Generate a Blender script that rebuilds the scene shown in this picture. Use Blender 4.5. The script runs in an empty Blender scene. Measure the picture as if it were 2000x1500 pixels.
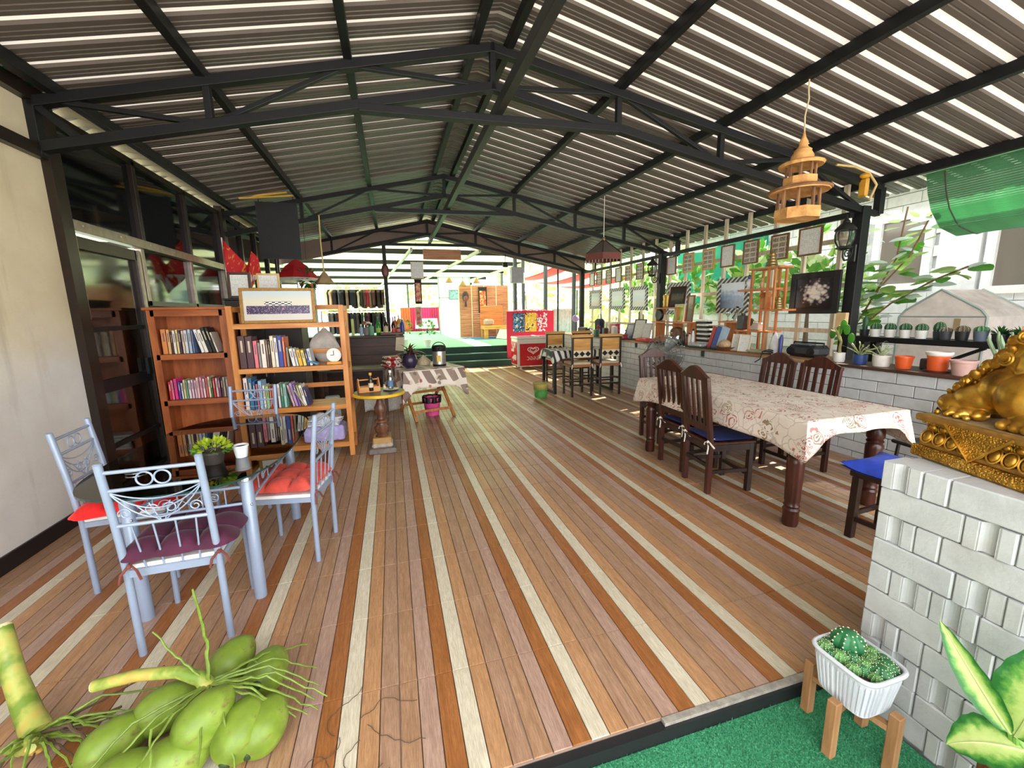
import bpy, math, random
from math import sin, cos, pi, radians, sqrt, atan2
from mathutils import Vector, Matrix, Euler
random.seed(7)
scene = bpy.context.scene
COL = scene.collection

# ---------------------------------------------------------------- camera
cam_data = bpy.data.cameras.new('camera'); cam_data.sensor_width = 36.0
cam_data.sensor_fit = 'HORIZONTAL'; cam_data.lens = 810.9 / 2000.0 * 36.0
cam_data.clip_start = 0.05; cam_data.clip_end = 300
cam = bpy.data.objects.new('camera', cam_data); COL.objects.link(cam)
cam.location = (0, 0, 1.55); cam.rotation_euler = (1.4, 0.0172, -0.279)
scene.camera = cam
# ---------------------------------------------------------------- sky, sun, exposure
world = bpy.data.worlds.new('sky'); scene.world = world; world.use_nodes = True
wn = world.node_tree.nodes['Background']
wn.inputs[0].default_value = (0.98, 0.98, 1.0, 1); wn.inputs[1].default_value = 1.25
sun_d = bpy.data.lights.new('sun', 'SUN'); sun_d.energy = 5.0; sun_d.angle = radians(0.6)
sun_d.color = (1.0, 0.95, 0.86)
sun_o = bpy.data.objects.new('sun', sun_d); COL.objects.link(sun_o)
SUNDIR = Vector((cos(radians(47)) * cos(radians(16)), cos(radians(47)) * sin(radians(16)), sin(radians(47))))
sun_o.rotation_euler = SUNDIR.to_track_quat('Z', 'Y').to_euler(); sun_o.location = (9, 6, 12)
scene.view_settings.view_transform = 'Standard'; scene.view_settings.look = 'None'
scene.view_settings.gamma = 1.0; scene.view_settings.use_curve_mapping = False
scene.view_settings.exposure = 2.25

# ---------------------------------------------------------------- mesh helpers
def V(*a): return Vector(a)
class MB:
    def __init__(s): s.v = []; s.f = []; s.m = []; s.s = []; s.T = None
    def add(s, vs, fs, m=0, sm=False, T=None):
        o = len(s.v)
        for p in vs:
            p = Vector(p)
            if T is not None: p = T @ p
            if s.T is not None: p = s.T @ p
            s.v.append(tuple(p))
        for f in fs:
            s.f.append([i + o for i in f]); s.m.append(m); s.s.append(sm)
        return s
    def bx(s, x0, y0, z0, x1, y1, z1, m=0, T=None):
        vs = [(x0,y0,z0),(x1,y0,z0),(x1,y1,z0),(x0,y1,z0),(x0,y0,z1),(x1,y0,z1),(x1,y1,z1),(x0,y1,z1)]
        return s.add(vs, [(3,2,1,0),(4,5,6,7),(0,1,5,4),(1,2,6,5),(2,3,7,6),(3,0,4,7)], m, False, T)
    def box(s, c, d, m=0, T=None):
        return s.bx(c[0]-d[0]/2, c[1]-d[1]/2, c[2]-d[2]/2, c[0]+d[0]/2, c[1]+d[1]/2, c[2]+d[2]/2, m, T)
    def cbox(s, c, d, b, m=0, T=None):            # box with chamfered edges
        x, y, z = d[0]/2, d[1]/2, d[2]/2; vs = []; idx = {}
        for sx in (-1,1):
            for sy in (-1,1):
                for sz in (-1,1):
                    for a in range(3):
                        p = [sx*x, sy*y, sz*z]
                        for k in range(3):
                            if k != a: p[k] -= (sx, sy, sz)[k]*b
                        idx[(sx,sy,sz,a)] = len(vs); vs.append((p[0]+c[0], p[1]+c[1], p[2]+c[2]))
        fs = []
        for a in range(3):
            o = [k for k in range(3) if k != a]
            for sg in (-1, 1):
                q = []
                for (u, w) in ((-1,-1),(1,-1),(1,1),(-1,1)):
                    t = [0,0,0]; t[a] = sg; t[o[0]] = u; t[o[1]] = w; q.append(idx[(t[0],t[1],t[2],a)])
                fs.append(q)
        for a in range(3):                         # edge along axis a
            o = [k for k in range(3) if k != a]
            for u in (-1,1):
                for w in (-1,1):
                    q = []
                    for (e, ax) in ((-1,o[0]),(1,o[0]),(1,o[1]),(-1,o[1])):
                        t = [0,0,0]; t[a] = e; t[o[0]] = u; t[o[1]] = w; q.append(idx[(t[0],t[1],t[2],ax)])
                    fs.append(q)
        for sx in (-1,1):
            for sy in (-1,1):
                for sz in (-1,1): fs.append([idx[(sx,sy,sz,a)] for a in range(3)])
        return s.add(vs, fs, m, False, T)
    def beam(s, p, q, w, h, m=0, up=(0,0,1)):
        p = Vector(p); q = Vector(q); d = (q-p); L = d.length; d = d.normalized(); up = Vector(up)
        if abs(d.dot(up)) > .98: up = Vector((0,1,0))
        x = d.cross(up).normalized(); z = x.cross(d)
        T = Matrix(((x.x,d.x,z.x,p.x),(x.y,d.y,z.y,p.y),(x.z,d.z,z.z,p.z),(0,0,0,1)))
        return s.bx(-w/2, 0, -h/2, w/2, L, h/2, m, T)
    def tube(s, pts, r, seg=8, m=0, closed=False, sm=True, caps=True):
        pts = [Vector(p) for p in pts]; n = len(pts)
        rs = r if isinstance(r, (list, tuple)) else [r]*n
        vs = []; fs = []; prev = None
        for i, p in enumerate(pts):
            if closed: d = pts[(i+1) % n] - pts[i-1]
            else: d = pts[min(i+1, n-1)] - pts[max(i-1, 0)]
            if d.length < 1e-9: d = Vector((0,0,1))
            d.normalize()
            if prev is None:
                a = Vector((0,0,1)) if abs(d.z) < .9 else Vector((1,0,0)); x = d.cross(a).normalized()
            else:
                x = prev - d*prev.dot(d)
                x = x.normalized() if x.length > 1e-6 else d.orthogonal().normalized()
            prev = x; y = d.cross(x)
            for k in range(seg):
                t = 2*pi*k/seg; vs.append(p + (x*cos(t) + y*sin(t))*rs[i])
        for i in range(n if closed else n-1):
            j = (i+1) % n
            for k in range(seg):
                k2 = (k+1) % seg; fs.append((i*seg+k, i*seg+k2, j*seg+k2, j*seg+k))
        s.add(vs, fs, m, sm)
        if caps and not closed:
            o = len(s.v) - len(vs)
            s.f.append([o+k for k in reversed(range(seg))]); s.m.append(m); s.s.append(False)
            s.f.append([o+(n-1)*seg+k for k in range(seg)]); s.m.append(m); s.s.append(False)
        return s
    def lathe(s, prof, seg=16, c=(0,0,0), m=0, T=None, sm=True, cap=True, sq=1.0):
        vs = []; fs = []
        for (r, z) in prof:
            for k in range(seg):
                t = 2*pi*k/seg; vs.append((c[0]+r*cos(t), c[1]+r*sin(t)*sq, c[2]+z))
        n = len(prof)
        for i in range(n-1):
            for k in range(seg):
                k2 = (k+1) % seg; fs.append((i*seg+k, i*seg+k2, (i+1)*seg+k2, (i+1)*seg+k))
        if cap:
            if prof[0][0] > 1e-5: fs.append([k for k in reversed(range(seg))])
            if prof[-1][0] > 1e-5: fs.append([(n-1)*seg+k for k in range(seg)])
        return s.add(vs, fs, m, sm, T)
    def ell(s, c, r, seg=12, rings=8, m=0, T=None):
        if not isinstance(r, (tuple, list)): r = (r,r,r)
        vs = [(c[0],c[1],c[2]-r[2])]; fs = []
        for i in range(1, rings):
            a = -pi/2 + pi*i/rings
            for k in range(seg):
                t = 2*pi*k/seg; vs.append((c[0]+r[0]*cos(a)*cos(t), c[1]+r[1]*cos(a)*sin(t), c[2]+r[2]*sin(a)))
        vs.append((c[0],c[1],c[2]+r[2])); last = len(vs)-1
        for k in range(seg): fs.append((0, 1+(k+1) % seg, 1+k))
        for i in range(rings-2):
            for k in range(seg):
                k2 = (k+1) % seg; a = 1+i*seg; fs.append((a+k, a+k2, a+seg+k2, a+seg+k))
        a = 1+(rings-2)*seg
        for k in range(seg): fs.append((a+k, a+(k+1) % seg, last))
        return s.add(vs, fs, m, True, T)
    def prism(s, poly, d0, d1, m=0, T=None, sm=False):   # polygon in XZ, extruded along Y
        n = len(poly); vs = [(p[0], d0, p[1]) for p in poly] + [(p[0], d1, p[1]) for p in poly]
        fs = [list(range(n)), list(reversed(range(n, 2*n)))]
        s.add(vs, fs, m, False, T)
        o = len(s.v) - 2*n
        for i in range(n):
            j = (i+1) % n; s.f.append([o+j, o+i, o+n+i, o+n+j]); s.m.append(m); s.s.append(sm)
        return s
    def grid(s, fn, nu, nv, m=0, sm=True, T=None):
        vs = [fn(i/nu, j/nv) for j in range(nv+1) for i in range(nu+1)]; fs = []
        for j in range(nv):
            for i in range(nu):
                a = j*(nu+1)+i; fs.append((a, a+1, a+nu+2, a+nu+1))
        return s.add(vs, fs, m, sm, T)
    def mesh(s, name, mats):
        me = bpy.data.meshes.new(name); me.from_pydata(s.v, [], s.f)
        if not isinstance(mats, (list, tuple)): mats = [mats]
        for mt in mats: me.materials.append(mt)
        me.polygons.foreach_set('material_index', s.m); me.polygons.foreach_set('use_smooth', s.s)
        me.update()
        if any(s.s): me.set_sharp_from_angle(angle=radians(42))
        return me
    def build(s, name, mats, parent=None, loc=(0,0,0), rot=(0,0,0), bevel=0, solid=0, sub=0):
        o = bpy.data.objects.new(name, s.mesh(name, mats)); COL.objects.link(o)
        o.parent = parent; o.location = loc; o.rotation_euler = rot
        if solid:
            md = o.modifiers.new('thick', 'SOLIDIFY'); md.thickness = solid; md.offset = 0
        if sub:
            md = o.modifiers.new('sub', 'SUBSURF'); md.levels = sub; md.render_levels = sub
        if bevel:
            md = o.modifiers.new('bevel', 'BEVEL'); md.width = bevel; md.segments = 2; md.limit_method = 'ANGLE'
        return o
def inst(name, me, parent=None, loc=(0,0,0), rot=(0,0,0), scale=(1,1,1)):
    o = bpy.data.objects.new(name, me); COL.objects.link(o); o.parent = parent
    o.location = loc; o.rotation_euler = rot; o.scale = scale
    return o
def tag(o, label=None, cat=None, group=None, kind=None):
    if label: o['label'] = label
    if cat: o['category'] = cat
    if group: o['group'] = group
    if kind: o['kind'] = kind
    return o
def struct(o, label, cat='structure'):
    o['label'] = label; o['category'] = cat; o['kind'] = 'structure'; return o
def thing(name, label, cat, loc=(0,0,0), rz=0.0, group=None):
    o = bpy.data.objects.new(name, None); COL.objects.link(o); o.empty_display_size = .1
    o.location = loc; o.rotation_euler = (0,0,rz)
    return tag(o, label, cat, group)
def kids(o): return [c for c in COL.objects if c.parent == o]
def dup(root, loc, rz, label, group=None):
    r = root.copy(); COL.objects.link(r); r.location = loc; r.rotation_euler = (0,0,rz); r['label'] = label
    if group: r['group'] = group
    for ch in root.children:
        c = ch.copy(); COL.objects.link(c); c.parent = r
        for g in ch.children:
            d = g.copy(); COL.objects.link(d); d.parent = c
    return r
ORD = ['first','second','third','fourth','fifth','sixth','seventh','eighth','ninth','tenth','eleventh','twelfth','thirteenth','fourteenth','fifteenth','sixteenth','seventeenth','eighteenth','nineteenth','twentieth','twenty-first','twenty-second','twenty-third','twenty-fourth','twenty-fifth','twenty-sixth','twenty-seventh','twenty-eighth','twenty-ninth','thirtieth']

# ---------------------------------------------------------------- material helpers
def lin(c):
    return tuple(((x/255)/12.92 if x/255 <= .04045 else ((x/255+.055)/1.055)**2.4) for x in c) + (1,)
def mul(c, k): return tuple(min(1, x*k) for x in c[:3]) + (1,)
class NT:
    def __init__(s, name):
        s.m = bpy.data.materials.new(name); s.m.use_nodes = True; s.t = s.m.node_tree
        s.b = s.t.nodes['Principled BSDF']; s.out = s.t.nodes['Material Output']
    def n(s, typ, **kw):
        nd = s.t.nodes.new(typ)
        for k, v in kw.items(): setattr(nd, k, v)
        return nd
    def l(s, a, b): s.t.links.new(a, b)
    def coord(s, kind='Object', scale=(1,1,1), rot=(0,0,0)):
        if kind == 'World': src = s.n('ShaderNodeNewGeometry').outputs['Position']
        else: src = s.n('ShaderNodeTexCoord').outputs[kind]
        mp = s.n('ShaderNodeMapping'); mp.inputs['Scale'].default_value = scale; mp.inputs['Rotation'].default_value = rot
        s.l(src, mp.inputs[0]); return mp.outputs[0]
    def noise(s, co, scale=5, detail=4, rough=.55):
        nd = s.n('ShaderNodeTexNoise'); nd.inputs['Scale'].default_value = scale
        nd.inputs['Detail'].default_value = detail; nd.inputs['Roughness'].default_value = rough
        if co is not None: s.l(co, nd.inputs['Vector'])
        return nd.outputs['Fac']
    def ramp(s, fac, stops, interp='LINEAR'):
        nd = s.n('ShaderNodeValToRGB'); cr = nd.color_ramp; cr.interpolation = interp
        while len(cr.elements) < len(stops): cr.elements.new(.5)
        for e, (p, c) in zip(cr.elements, stops): e.position = p; e.color = c
        s.l(fac, nd.inputs[0]); return nd.outputs[0]
    def mix(s, fac, a, b, mode='MIX'):
        nd = s.n('ShaderNodeMix', data_type='RGBA', blend_type=mode)
        for i, x in ((0, fac), (6, a), (7, b)):
            if hasattr(x, 'is_linked'): s.l(x, nd.inputs[i])
            else: nd.inputs[i].default_value = x
        return nd.outputs[2]
    def math(s, op, a, b=0.0):
        nd = s.n('ShaderNodeMath', operation=op)
        for i, x in ((0, a), (1, b)):
            if hasattr(x, 'is_linked'): s.l(x, nd.inputs[i])
            else: nd.inputs[i].default_value = x
        return nd.outputs[0]
    def bump(s, h, strength=.3, dist=.01):
        nd = s.n('ShaderNodeBump'); nd.inputs['Strength'].default_value = strength; nd.inputs['Distance'].default_value = dist
        s.l(h, nd.inputs['Height']); s.l(nd.outputs[0], s.b.inputs['Normal'])
    def fin(s, col=None, rough=.5, metal=0, spec=None):
        if col is not None:
            if hasattr(col, 'is_linked'): s.l(col, s.b.inputs['Base Color'])
            else: s.b.inputs['Base Color'].default_value = col
        if hasattr(rough, 'is_linked'): s.l(rough, s.b.inputs['Roughness'])
        else: s.b.inputs['Roughness'].default_value = rough
        s.b.inputs['Metallic'].default_value = metal
        if spec is not None: s.b.inputs['Specular IOR Level'].default_value = spec
        return s.m
MC = {}
def mat(name, c, rough=.5, metal=0, var=.12, scale=9, bump=0, spec=None, coord='Object'):
    if name in MC: return MC[name]
    t = NT(name); L = lin(c); co = t.coord(coord); f = t.noise(co, scale, 4)
    col = t.ramp(f, [(.3, mul(L, 1-var)), (.7, mul(L, 1+var))])
    if bump: t.bump(t.noise(co, scale*6, 3), bump, .005)
    MC[name] = t.fin(col, rough, metal, spec); return MC[name]
def wood(name, c1, c2, axis='z', scale=1.0, rough=.45, grain=14, dark=.55, coord='Object'):
    if name in MC: return MC[name]
    t = NT(name); sc = {'x': (1.2, grain, grain), 'y': (grain, 1.2, grain), 'z': (grain, grain, 1.2)}[axis]
    co = t.coord(coord, tuple(q*scale for q in sc)); f = t.noise(co, 1.6, 6, .62)
    a, b = lin(c1), lin(c2)
    col = t.ramp(f, [(.25, mul(a, dark)), (.42, a), (.62, b), (.8, mul(b, 1.08))])
    t.bump(f, .15, .004)
    MC[name] = t.fin(col, rough); return MC[name]
def glassmat(name, c=(255,255,255), rough=.02, alpha=.25, ior=1.45):
    """thin clear sheet: mostly transparent with a glossy surface"""
    if name in MC: return MC[name]
    t = NT(name); tr = t.n('ShaderNodeBsdfTransparent'); tr.inputs[0].default_value = lin(c)
    gl = t.n('ShaderNodeBsdfGlossy'); gl.inputs['Roughness'].default_value = rough
    fr = t.n('ShaderNodeFresnel'); fr.inputs[0].default_value = ior
    f2 = t.math('MULTIPLY_ADD', fr.outputs[0], 1.0); f2.node.inputs[2].default_value = alpha*.2
    mx = t.n('ShaderNodeMixShader'); t.l(f2, mx.inputs[0]); t.l(tr.outputs[0], mx.inputs[1]); t.l(gl.outputs[0], mx.inputs[2])
    t.l(mx.outputs[0], t.out.inputs[0]); MC[name] = t.m; return t.m
def transl(name, c, fac=.5, rough=.5, var=.15, scale=6, c2=None):
    """leaf / thin sheet: diffuse + translucent"""
    if name in MC: return MC[name]
    t = NT(name); L = lin(c); co = t.coord('Object'); f = t.noise(co, scale, 3)
    col = t.ramp(f, [(.3, mul(L, 1-var)), (.7, lin(c2) if c2 else mul(L, 1+var))])
    t.fin(col, rough); ts = t.n('ShaderNodeBsdfTranslucent'); t.l(col, ts.inputs[0])
    mx = t.n('ShaderNodeMixShader'); mx.inputs[0].default_value = fac
    t.l(t.b.outputs[0], mx.inputs[1]); t.l(ts.outputs[0], mx.inputs[2]); t.l(mx.outputs[0], t.out.inputs[0])
    MC[name] = t.m; return t.m
BLACKM = mat('black_painted_steel', (19,19,21), .5, 0, .12, 6, 0, .35)
# ================================================================ THE SETTING
# ---- floor: square tiles, each printed as six boards
def plankmat(name, c1, c2, dark):
    t = NT(name); oi = t.n('ShaderNodeObjectInfo'); g = t.n('ShaderNodeNewGeometry')
    rnd = t.n('ShaderNodeCombineXYZ'); k = t.math('MULTIPLY', oi.outputs['Random'], 37.0)
    t.l(k, rnd.inputs[0]); t.l(k, rnd.inputs[1])
    ad = t.n('ShaderNodeVectorMath', operation='ADD'); t.l(g.outputs['Position'], ad.inputs[0]); t.l(rnd.outputs[0], ad.inputs[1])
    mp = t.n('ShaderNodeMapping'); mp.inputs['Scale'].default_value = (34, 2.4, 8); t.l(ad.outputs[0], mp.inputs[0])
    f = t.noise(mp.outputs[0], 1.5, 6, .65)
    mp2 = t.n('ShaderNodeMapping'); mp2.inputs['Scale'].default_value = (9, 4, 4); t.l(ad.outputs[0], mp2.inputs[0])
    f2 = t.noise(mp2.outputs[0], 1.1, 3, .5)
    a, b = lin(c1), lin(c2)
    col = t.ramp(f, [(.22, mul(a, dark)), (.42, a), (.66, b)])
    col = t.mix(t.math('MULTIPLY', f2, .55), col, mul(a, .62))
    wear = t.ramp(t.noise(g.outputs['Position'], 1.3, 4), [(.35, (.3,.3,.3,1)), (.7, (.5,.5,.5,1))])
    fine = t.noise(mp.outputs[0], 7, 4, .7); col = t.mix(t.ramp(fine, [(.42,(.5,.5,.5,1)),(.56,(0,0,0,1))]), col, mul(a, .5))
    t.bump(f, .12, .003)
    return t.fin(col, wear, 0, .45)
PL = [plankmat('floor_board_brown', (168,129,98), (192,153,120), .62),
      plankmat('floor_board_rose', (176,142,124), (196,164,146), .66),
      plankmat('floor_board_rust', (156,98,52), (182,120,70), .58),
      plankmat('floor_board_cream', (214,203,178), (230,221,200), .86),
      plankmat('floor_board_honey', (184,137,96), (206,160,118), .62),
      plankmat('floor_board_taupe', (168,131,104), (190,154,127), .62)]
GROUT = mat('tile_joint', (132,112,98), .8); BGAP = mat('board_gap', (70,52,42), .8)
TX0, TY0, TS = -0.5165, 1.155, 0.45
def tile_mesh(name, cells):
    m = MB()
    for (cx, cy, x_hi, y_lo) in cells:
        for k in range(6):
            x0 = k*.075 + (.0018 if k == 0 else .0009); x1 = (k+1)*.075 - (.0018 if k == 5 else .0009)
            if x1 > x_hi: x1 = x_hi
            if x1 - x0 < .01: continue
            b = .0016; z0, z1 = -.006, 0.0; y0, y1 = y_lo + .0018, TS - .0018
            vs = [(x0,y0,z0),(x1,y0,z0),(x1,y1,z0),(x0,y1,z0),(x0+b,y0+b,z1),(x1-b,y0+b,z1),(x1-b,y1-b,z1),(x0+b,y1-b,z1)]
            m.add([(p[0]+cx, p[1]+cy, p[2]) for p in vs], [(4,5,6,7),(0,1,5,4),(1,2,6,5),(2,3,7,6),(3,0,4,7)], k)
        m.add([(cx+.003,cy+y_lo+.003,-.0035),(cx+min(.447,x_hi),cy+y_lo+.003,-.0035),(cx+min(.447,x_hi),cy+.447,-.0035),(cx+.003,cy+.447,-.0035)], [(0,1,2,3)], 6)
    return m.mesh(name, PL+[BGAP])
fl = MB().bx(-2.42, 1.155, -.14, 4.6, 11.75, -.005).build('floor', GROUT)
struct(fl, 'tiled floor printed with brown, rust and cream board stripes', 'floor')
tm = tile_mesh('floor_tile', [(0, 0, .46, 0)])
cells = []
for i in range(-5, 12):
    for j in range(0, 24):
        x, y = TX0 + i*TS, TY0 + j*TS
        if x < -2.9 or x > 4.55 or y > 11.7: continue
        cells.append((x, y))
cells.sort(key=lambda c: (c[0]+.2)**2*.6 + c[1]**2)
inner = [c for c in cells if c[0] > -2.42 and c[0]+TS < 4.6]
edge = [c for c in cells if not (c[0] > -2.42 and c[0]+TS < 4.6)]
for c in inner[:298]: inst('floor_tile', tm, fl, (c[0], c[1], 0))
rest = inner[298:]
far = bpy.data.objects.new('far_floor_tiles', tile_mesh('far_floor_tiles', [(c[0], c[1], .46, 0) for c in rest] +
      [(c[0], c[1], 4.6 - c[0], 0) for c in edge if c[0] > 0])); COL.objects.link(far); far.parent = fl; far['kind'] = 'stuff'
lm = MB()
for c in edge:
    if c[0] < 0:
        for k in range(6):
            x0, x1 = max(c[0]+k*.075+.001, -2.42), c[0]+(k+1)*.075-.001
            if x1-x0 > .01: lm.bx(x0, c[1]+.0018, -.006, x1, c[1]+TS-.0018, 0, k)
o = lm.build('cut_floor_tiles', PL, fl); o['kind'] = 'stuff'
# nosing strip between tiles and turf
struct(MB().bx(-2.41, 1.118, -.16, 1.74, 1.152, -.012).build('trim_1', mat('black_rubber_nosing', (22,24,26), .55)), 'black edge strip between the tiled floor and the green turf', 'trim')
struct(MB().bx(.9, 1.128, -.011, 1.74, 1.153, .003).build('trim_2', mat('worn_alloy_edge', (165,160,150), .5, .3, .3, 30)), 'worn pale metal edge along the tile border', 'trim')
# ---- ground outside and the turf in front
struct(MB().bx(-40, -12, -.6, 60, 70, -.17).build('ground', mat('pale_dusty_ground', (190,186,170), .9, 0, .2, 1.5)), 'pale bare ground around the pavilion', 'ground')
def turfmat():
    t = NT('green_turf'); co = t.coord('World'); f = t.noise(co, 150, 3); f2 = t.noise(co, 2.5, 4)
    col = t.ramp(f, [(.3, lin((36,116,78))), (.55, lin((64,158,112))), (.75, lin((132,198,156)))])
    col = t.mix(t.math('MULTIPLY', f2, .4), col, lin((20,92,52))); t.bump(f, .6, .01)
    return t.fin(col, .75)
TURF = turfmat()
tb = MB().bx(-2.4, -.6, -.17, 1.755, 1.117, -.068).build('turf_carpet', TURF)
tag(tb, 'green artificial turf carpet in front of the tiled floor', 'carpet')
rng = random.Random(3); bl = MB()
vs, fs = [], []
for i in range(42000):
    x = rng.uniform(0.05, 1.75); y = rng.uniform(.45, 1.115)
    a = rng.uniform(0, 2*pi); h = rng.uniform(.006, .013); w = .0014; lx, ly = rng.uniform(-.005,.005), rng.uniform(-.005,.005)
    k = len(vs); vs += [(x-w*cos(a), y-w*sin(a), -.068), (x+w*cos(a), y+w*sin(a), -.068), (x+lx, y+ly, -.068+h)]; fs.append((k, k+1, k+2))
bl.add(vs, fs); o = bl.build('turf_blades', TURF, tb); o['kind'] = 'stuff'

# ---- left wall with door and dark window wall
def stuccomat():
    t = NT('stained_stucco'); co = t.coord('World'); a, b = lin((228,215,184)), lin((208,193,160))
    f = t.noise(co, 1.1, 6, .6); col = t.ramp(f, [(.3, b), (.6, a)])
    sz = t.n('ShaderNodeSeparateXYZ'); t.l(t.coord('World'), sz.inputs[0]); low = t.math('ADD', sz.outputs['Z'], t.math('MULTIPLY', t.noise(co, 1.6, 3), .9)); col = t.mix(t.ramp(t.math('MULTIPLY', low, .4), [(.6,(1,1,1,1)),(.84,(0,0,0,1))]), col, t.ramp(f, [(.3, lin((206,200,192))), (.6, lin((228,225,220)))]))
    co2 = t.coord('World', (3, 3, .35)); s = t.noise(co2, 1.6, 4); col = t.mix(t.ramp(s, [(.55, (0,0,0,1)), (.75, (.55,.55,.55,1))]), col, lin((140,124,100)))
    f3 = t.noise(co, 40, 4); t.bump(f3, .25, .004)
    return t.fin(col, .85)
STUC = stuccomat()
XL = -2.42
DBROWN = mat('dark_bronze_aluminium', (46,36,30), .35, .4, .15, 12)
SILV = mat('worn_alloy_rail', (150,138,126), .35, .7, .2, 14)
DGL = NT('dark_window_glass').fin(lin((9,11,12)), .06, 0, .6)
wl = MB().bx(XL-.16, -1.5, -.17, XL, 4.13, 3.12).build('wall_left', STUC)
struct(wl, 'weathered beige plaster wall on the left', 'wall')
struct(MB().bx(XL, 1.155, 0, XL+.014, 4.13, .11).build('baseboard_left', mat('black_skirting', (20,20,22), .4)), 'black skirting along the beige wall', 'baseboard')
struct(MB().bx(XL-.02, -1.5, 2.72, XL+.05, 4.13, 2.81, 0).build('trim_3', DBROWN), 'dark steel beam crossing the beige wall', 'beam')
struct(MB().bx(XL-.02, -1.5, 3.1, XL+.06, 4.13, 3.2, 0).build('trim_4', DBROWN), 'dark steel beam on top of the beige wall', 'beam')
struct(MB().bx(XL-.05, 4.13, 0, XL+.06, 4.25, 3.2, 0).build('trim_5', DBROWN), 'dark bronze corner post between plaster wall and screen door', 'post')
struct(MB().bx(XL-.03, 7.5, 0, XL+.07, 7.64, 3.25, 0).build('trim_6', DBROWN), 'dark bronze post at the end of the left window wall', 'post')
# door
dr = thing('door_1', 'dark sliding screen door with a pale curtain behind', 'door', (XL, 4.72, 0)); dr['kind'] = 'structure'
m = MB(); m.bx(-.04,-.47,0,.02,-.40,2.22); m.bx(-.04,.40,0,.02,.47,2.22); m.bx(-.04,-.47,2.12,.02,.47,2.22); m.bx(-.04,-.47,0,.02,.47,.12); m.build('door_frame', DBROWN, dr, bevel=.003)
m = MB(); m.bx(.02,-.47,1.55,.035,-.42,2.22); m.build('jamb_cover', SILV, dr); MB().bx(.02,.42,1.5,.035,.46,2.22).build('jamb_cover', SILV, dr)
for z in (.42, .92, 1.45): MB().bx(-.035,-.4,z,.0,.4,z+(.11 if z == .92 else .04)).build('door_rail', BLACKM, dr)
MB().bx(-.02,-.4,.12,-.014,.4,2.12).build('screen_pane', glassmat('smoked_screen', (210,205,196), .08, .4), dr)
def curt(u, v): return (-.12 + .018*sin(u*34) + .01*sin(u*13+1), -.22+.5*u, .12 + 1.95*v)
MB().grid(curt, 60, 4).build('curtain', transl('beige_curtain', (196,184,150), .3), dr, solid=.003)
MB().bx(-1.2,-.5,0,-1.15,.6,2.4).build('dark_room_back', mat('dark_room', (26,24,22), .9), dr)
MB().bx(.005,.3,1.0,.03,.36,1.16).build('door_latch', BLACKM, dr)
# window wall beyond the door
lw = thing('window_1', 'dark glazed window wall with bronze frames beside the bookcases', 'window', (XL, 5.2, 0)); lw['kind'] = 'structure'
MB().bx(-.05,0,0,-.02,2.3,1.72).build('lower_panel', mat('dark_lower_panel', (30,26,23), .5), lw)
m = MB().bx(-.03,-1.0,2.25,.06,2.35,2.335); m.build('track_rail', SILV, lw, bevel=.004)
for i in range(6): MB().lathe([(.0,0),(.008,0),(.008,.004)], 8, T=Matrix.Translation((.06, -.85+i*.5, 2.3)) @ Matrix.Rotation(pi/2, 4, 'Y')).build('rail_screw', mat('bright_screw', (210,205,195), .3, .8), lw)
for y in (.02, 1.12, 2.22): MB().bx(-.04,y,1.68,.03,y+.06,2.25).build('window_mullion', SILV, lw, bevel=.003)
MB().bx(-.04,.02,1.68,.03,2.28,1.73).build('window_sill', DBROWN, lw)
for y in (.08, 1.18): MB().bx(-.02,y,1.73,-.012,y+1.04,2.25).build('window_pane', DGL, lw)
for y in (-.95, .12, 1.2, 2.26): MB().bx(-.04,y-.03,2.335,.03,y+.03,3.1).build('upper_mullion', DBROWN, lw, bevel=.003)
MB().bx(-.04,-.98,3.06,.03,2.3,3.12).build('upper_frame', DBROWN, lw)
for y0, y1 in ((-.92,.09),(.15,1.17),(1.23,2.23)): MB().bx(-.02,y0,2.335,-.012,y1,3.06).build('upper_pane', DGL, lw)
lw2 = thing('window_2', 'dark glazed wall continuing past the second bronze post', 'window', (XL, 7.64, 0)); lw2['kind'] = 'structure'
MB().bx(-.05,0,0,-.02,3.3,1.7).build('lower_panel', mat('dark_lower_panel', (30,26,23), .5), lw2)
for y in (.03, .8, 1.6, 2.4, 3.25):
    MB().bx(-.04,y-.03,1.7,.03,y+.03,3.15).build('window_mullion', DBROWN, lw2)
for y in (.06,.83,1.63,2.43): MB().bx(-.02,y,1.7,-.012,y+.76,3.12).build('window_pane', DGL, lw2)
for z in (1.68, 2.28, 3.1): MB().bx(-.03,0,z,.02,3.28,z+.05).build('window_rail', SILV if z == 2.28 else DBROWN, lw2)
# wavy fibre-cement roof edge over the window wall
def wavy(u, v): y = 4.2 + 6.5*u; return (XL - .5 + .62*v, y, 3.19 + .022*sin(y*2*pi/.19) + .03*(1-v))
m = MB().grid(wavy, 340, 2); struct(m.build('trim_7', [mat('cream_fibre_sheet', (196,190,160), .8)], solid=.012), 'wavy cream roof sheet edge above the dark windows', 'roof')
def wavy2(u, v): y = 1.0 + 3.4*u; return (XL - .4 + .5*v, y, 3.24 + .022*sin(y*2*pi/.19) + .03*(1-v))
struct(MB().grid(wavy2, 180, 2).build('trim_8', [mat('green_fibre_sheet', (24,112,74), .6)], solid=.012), 'wavy green roof sheet above the plaster wall', 'roof')

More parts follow.
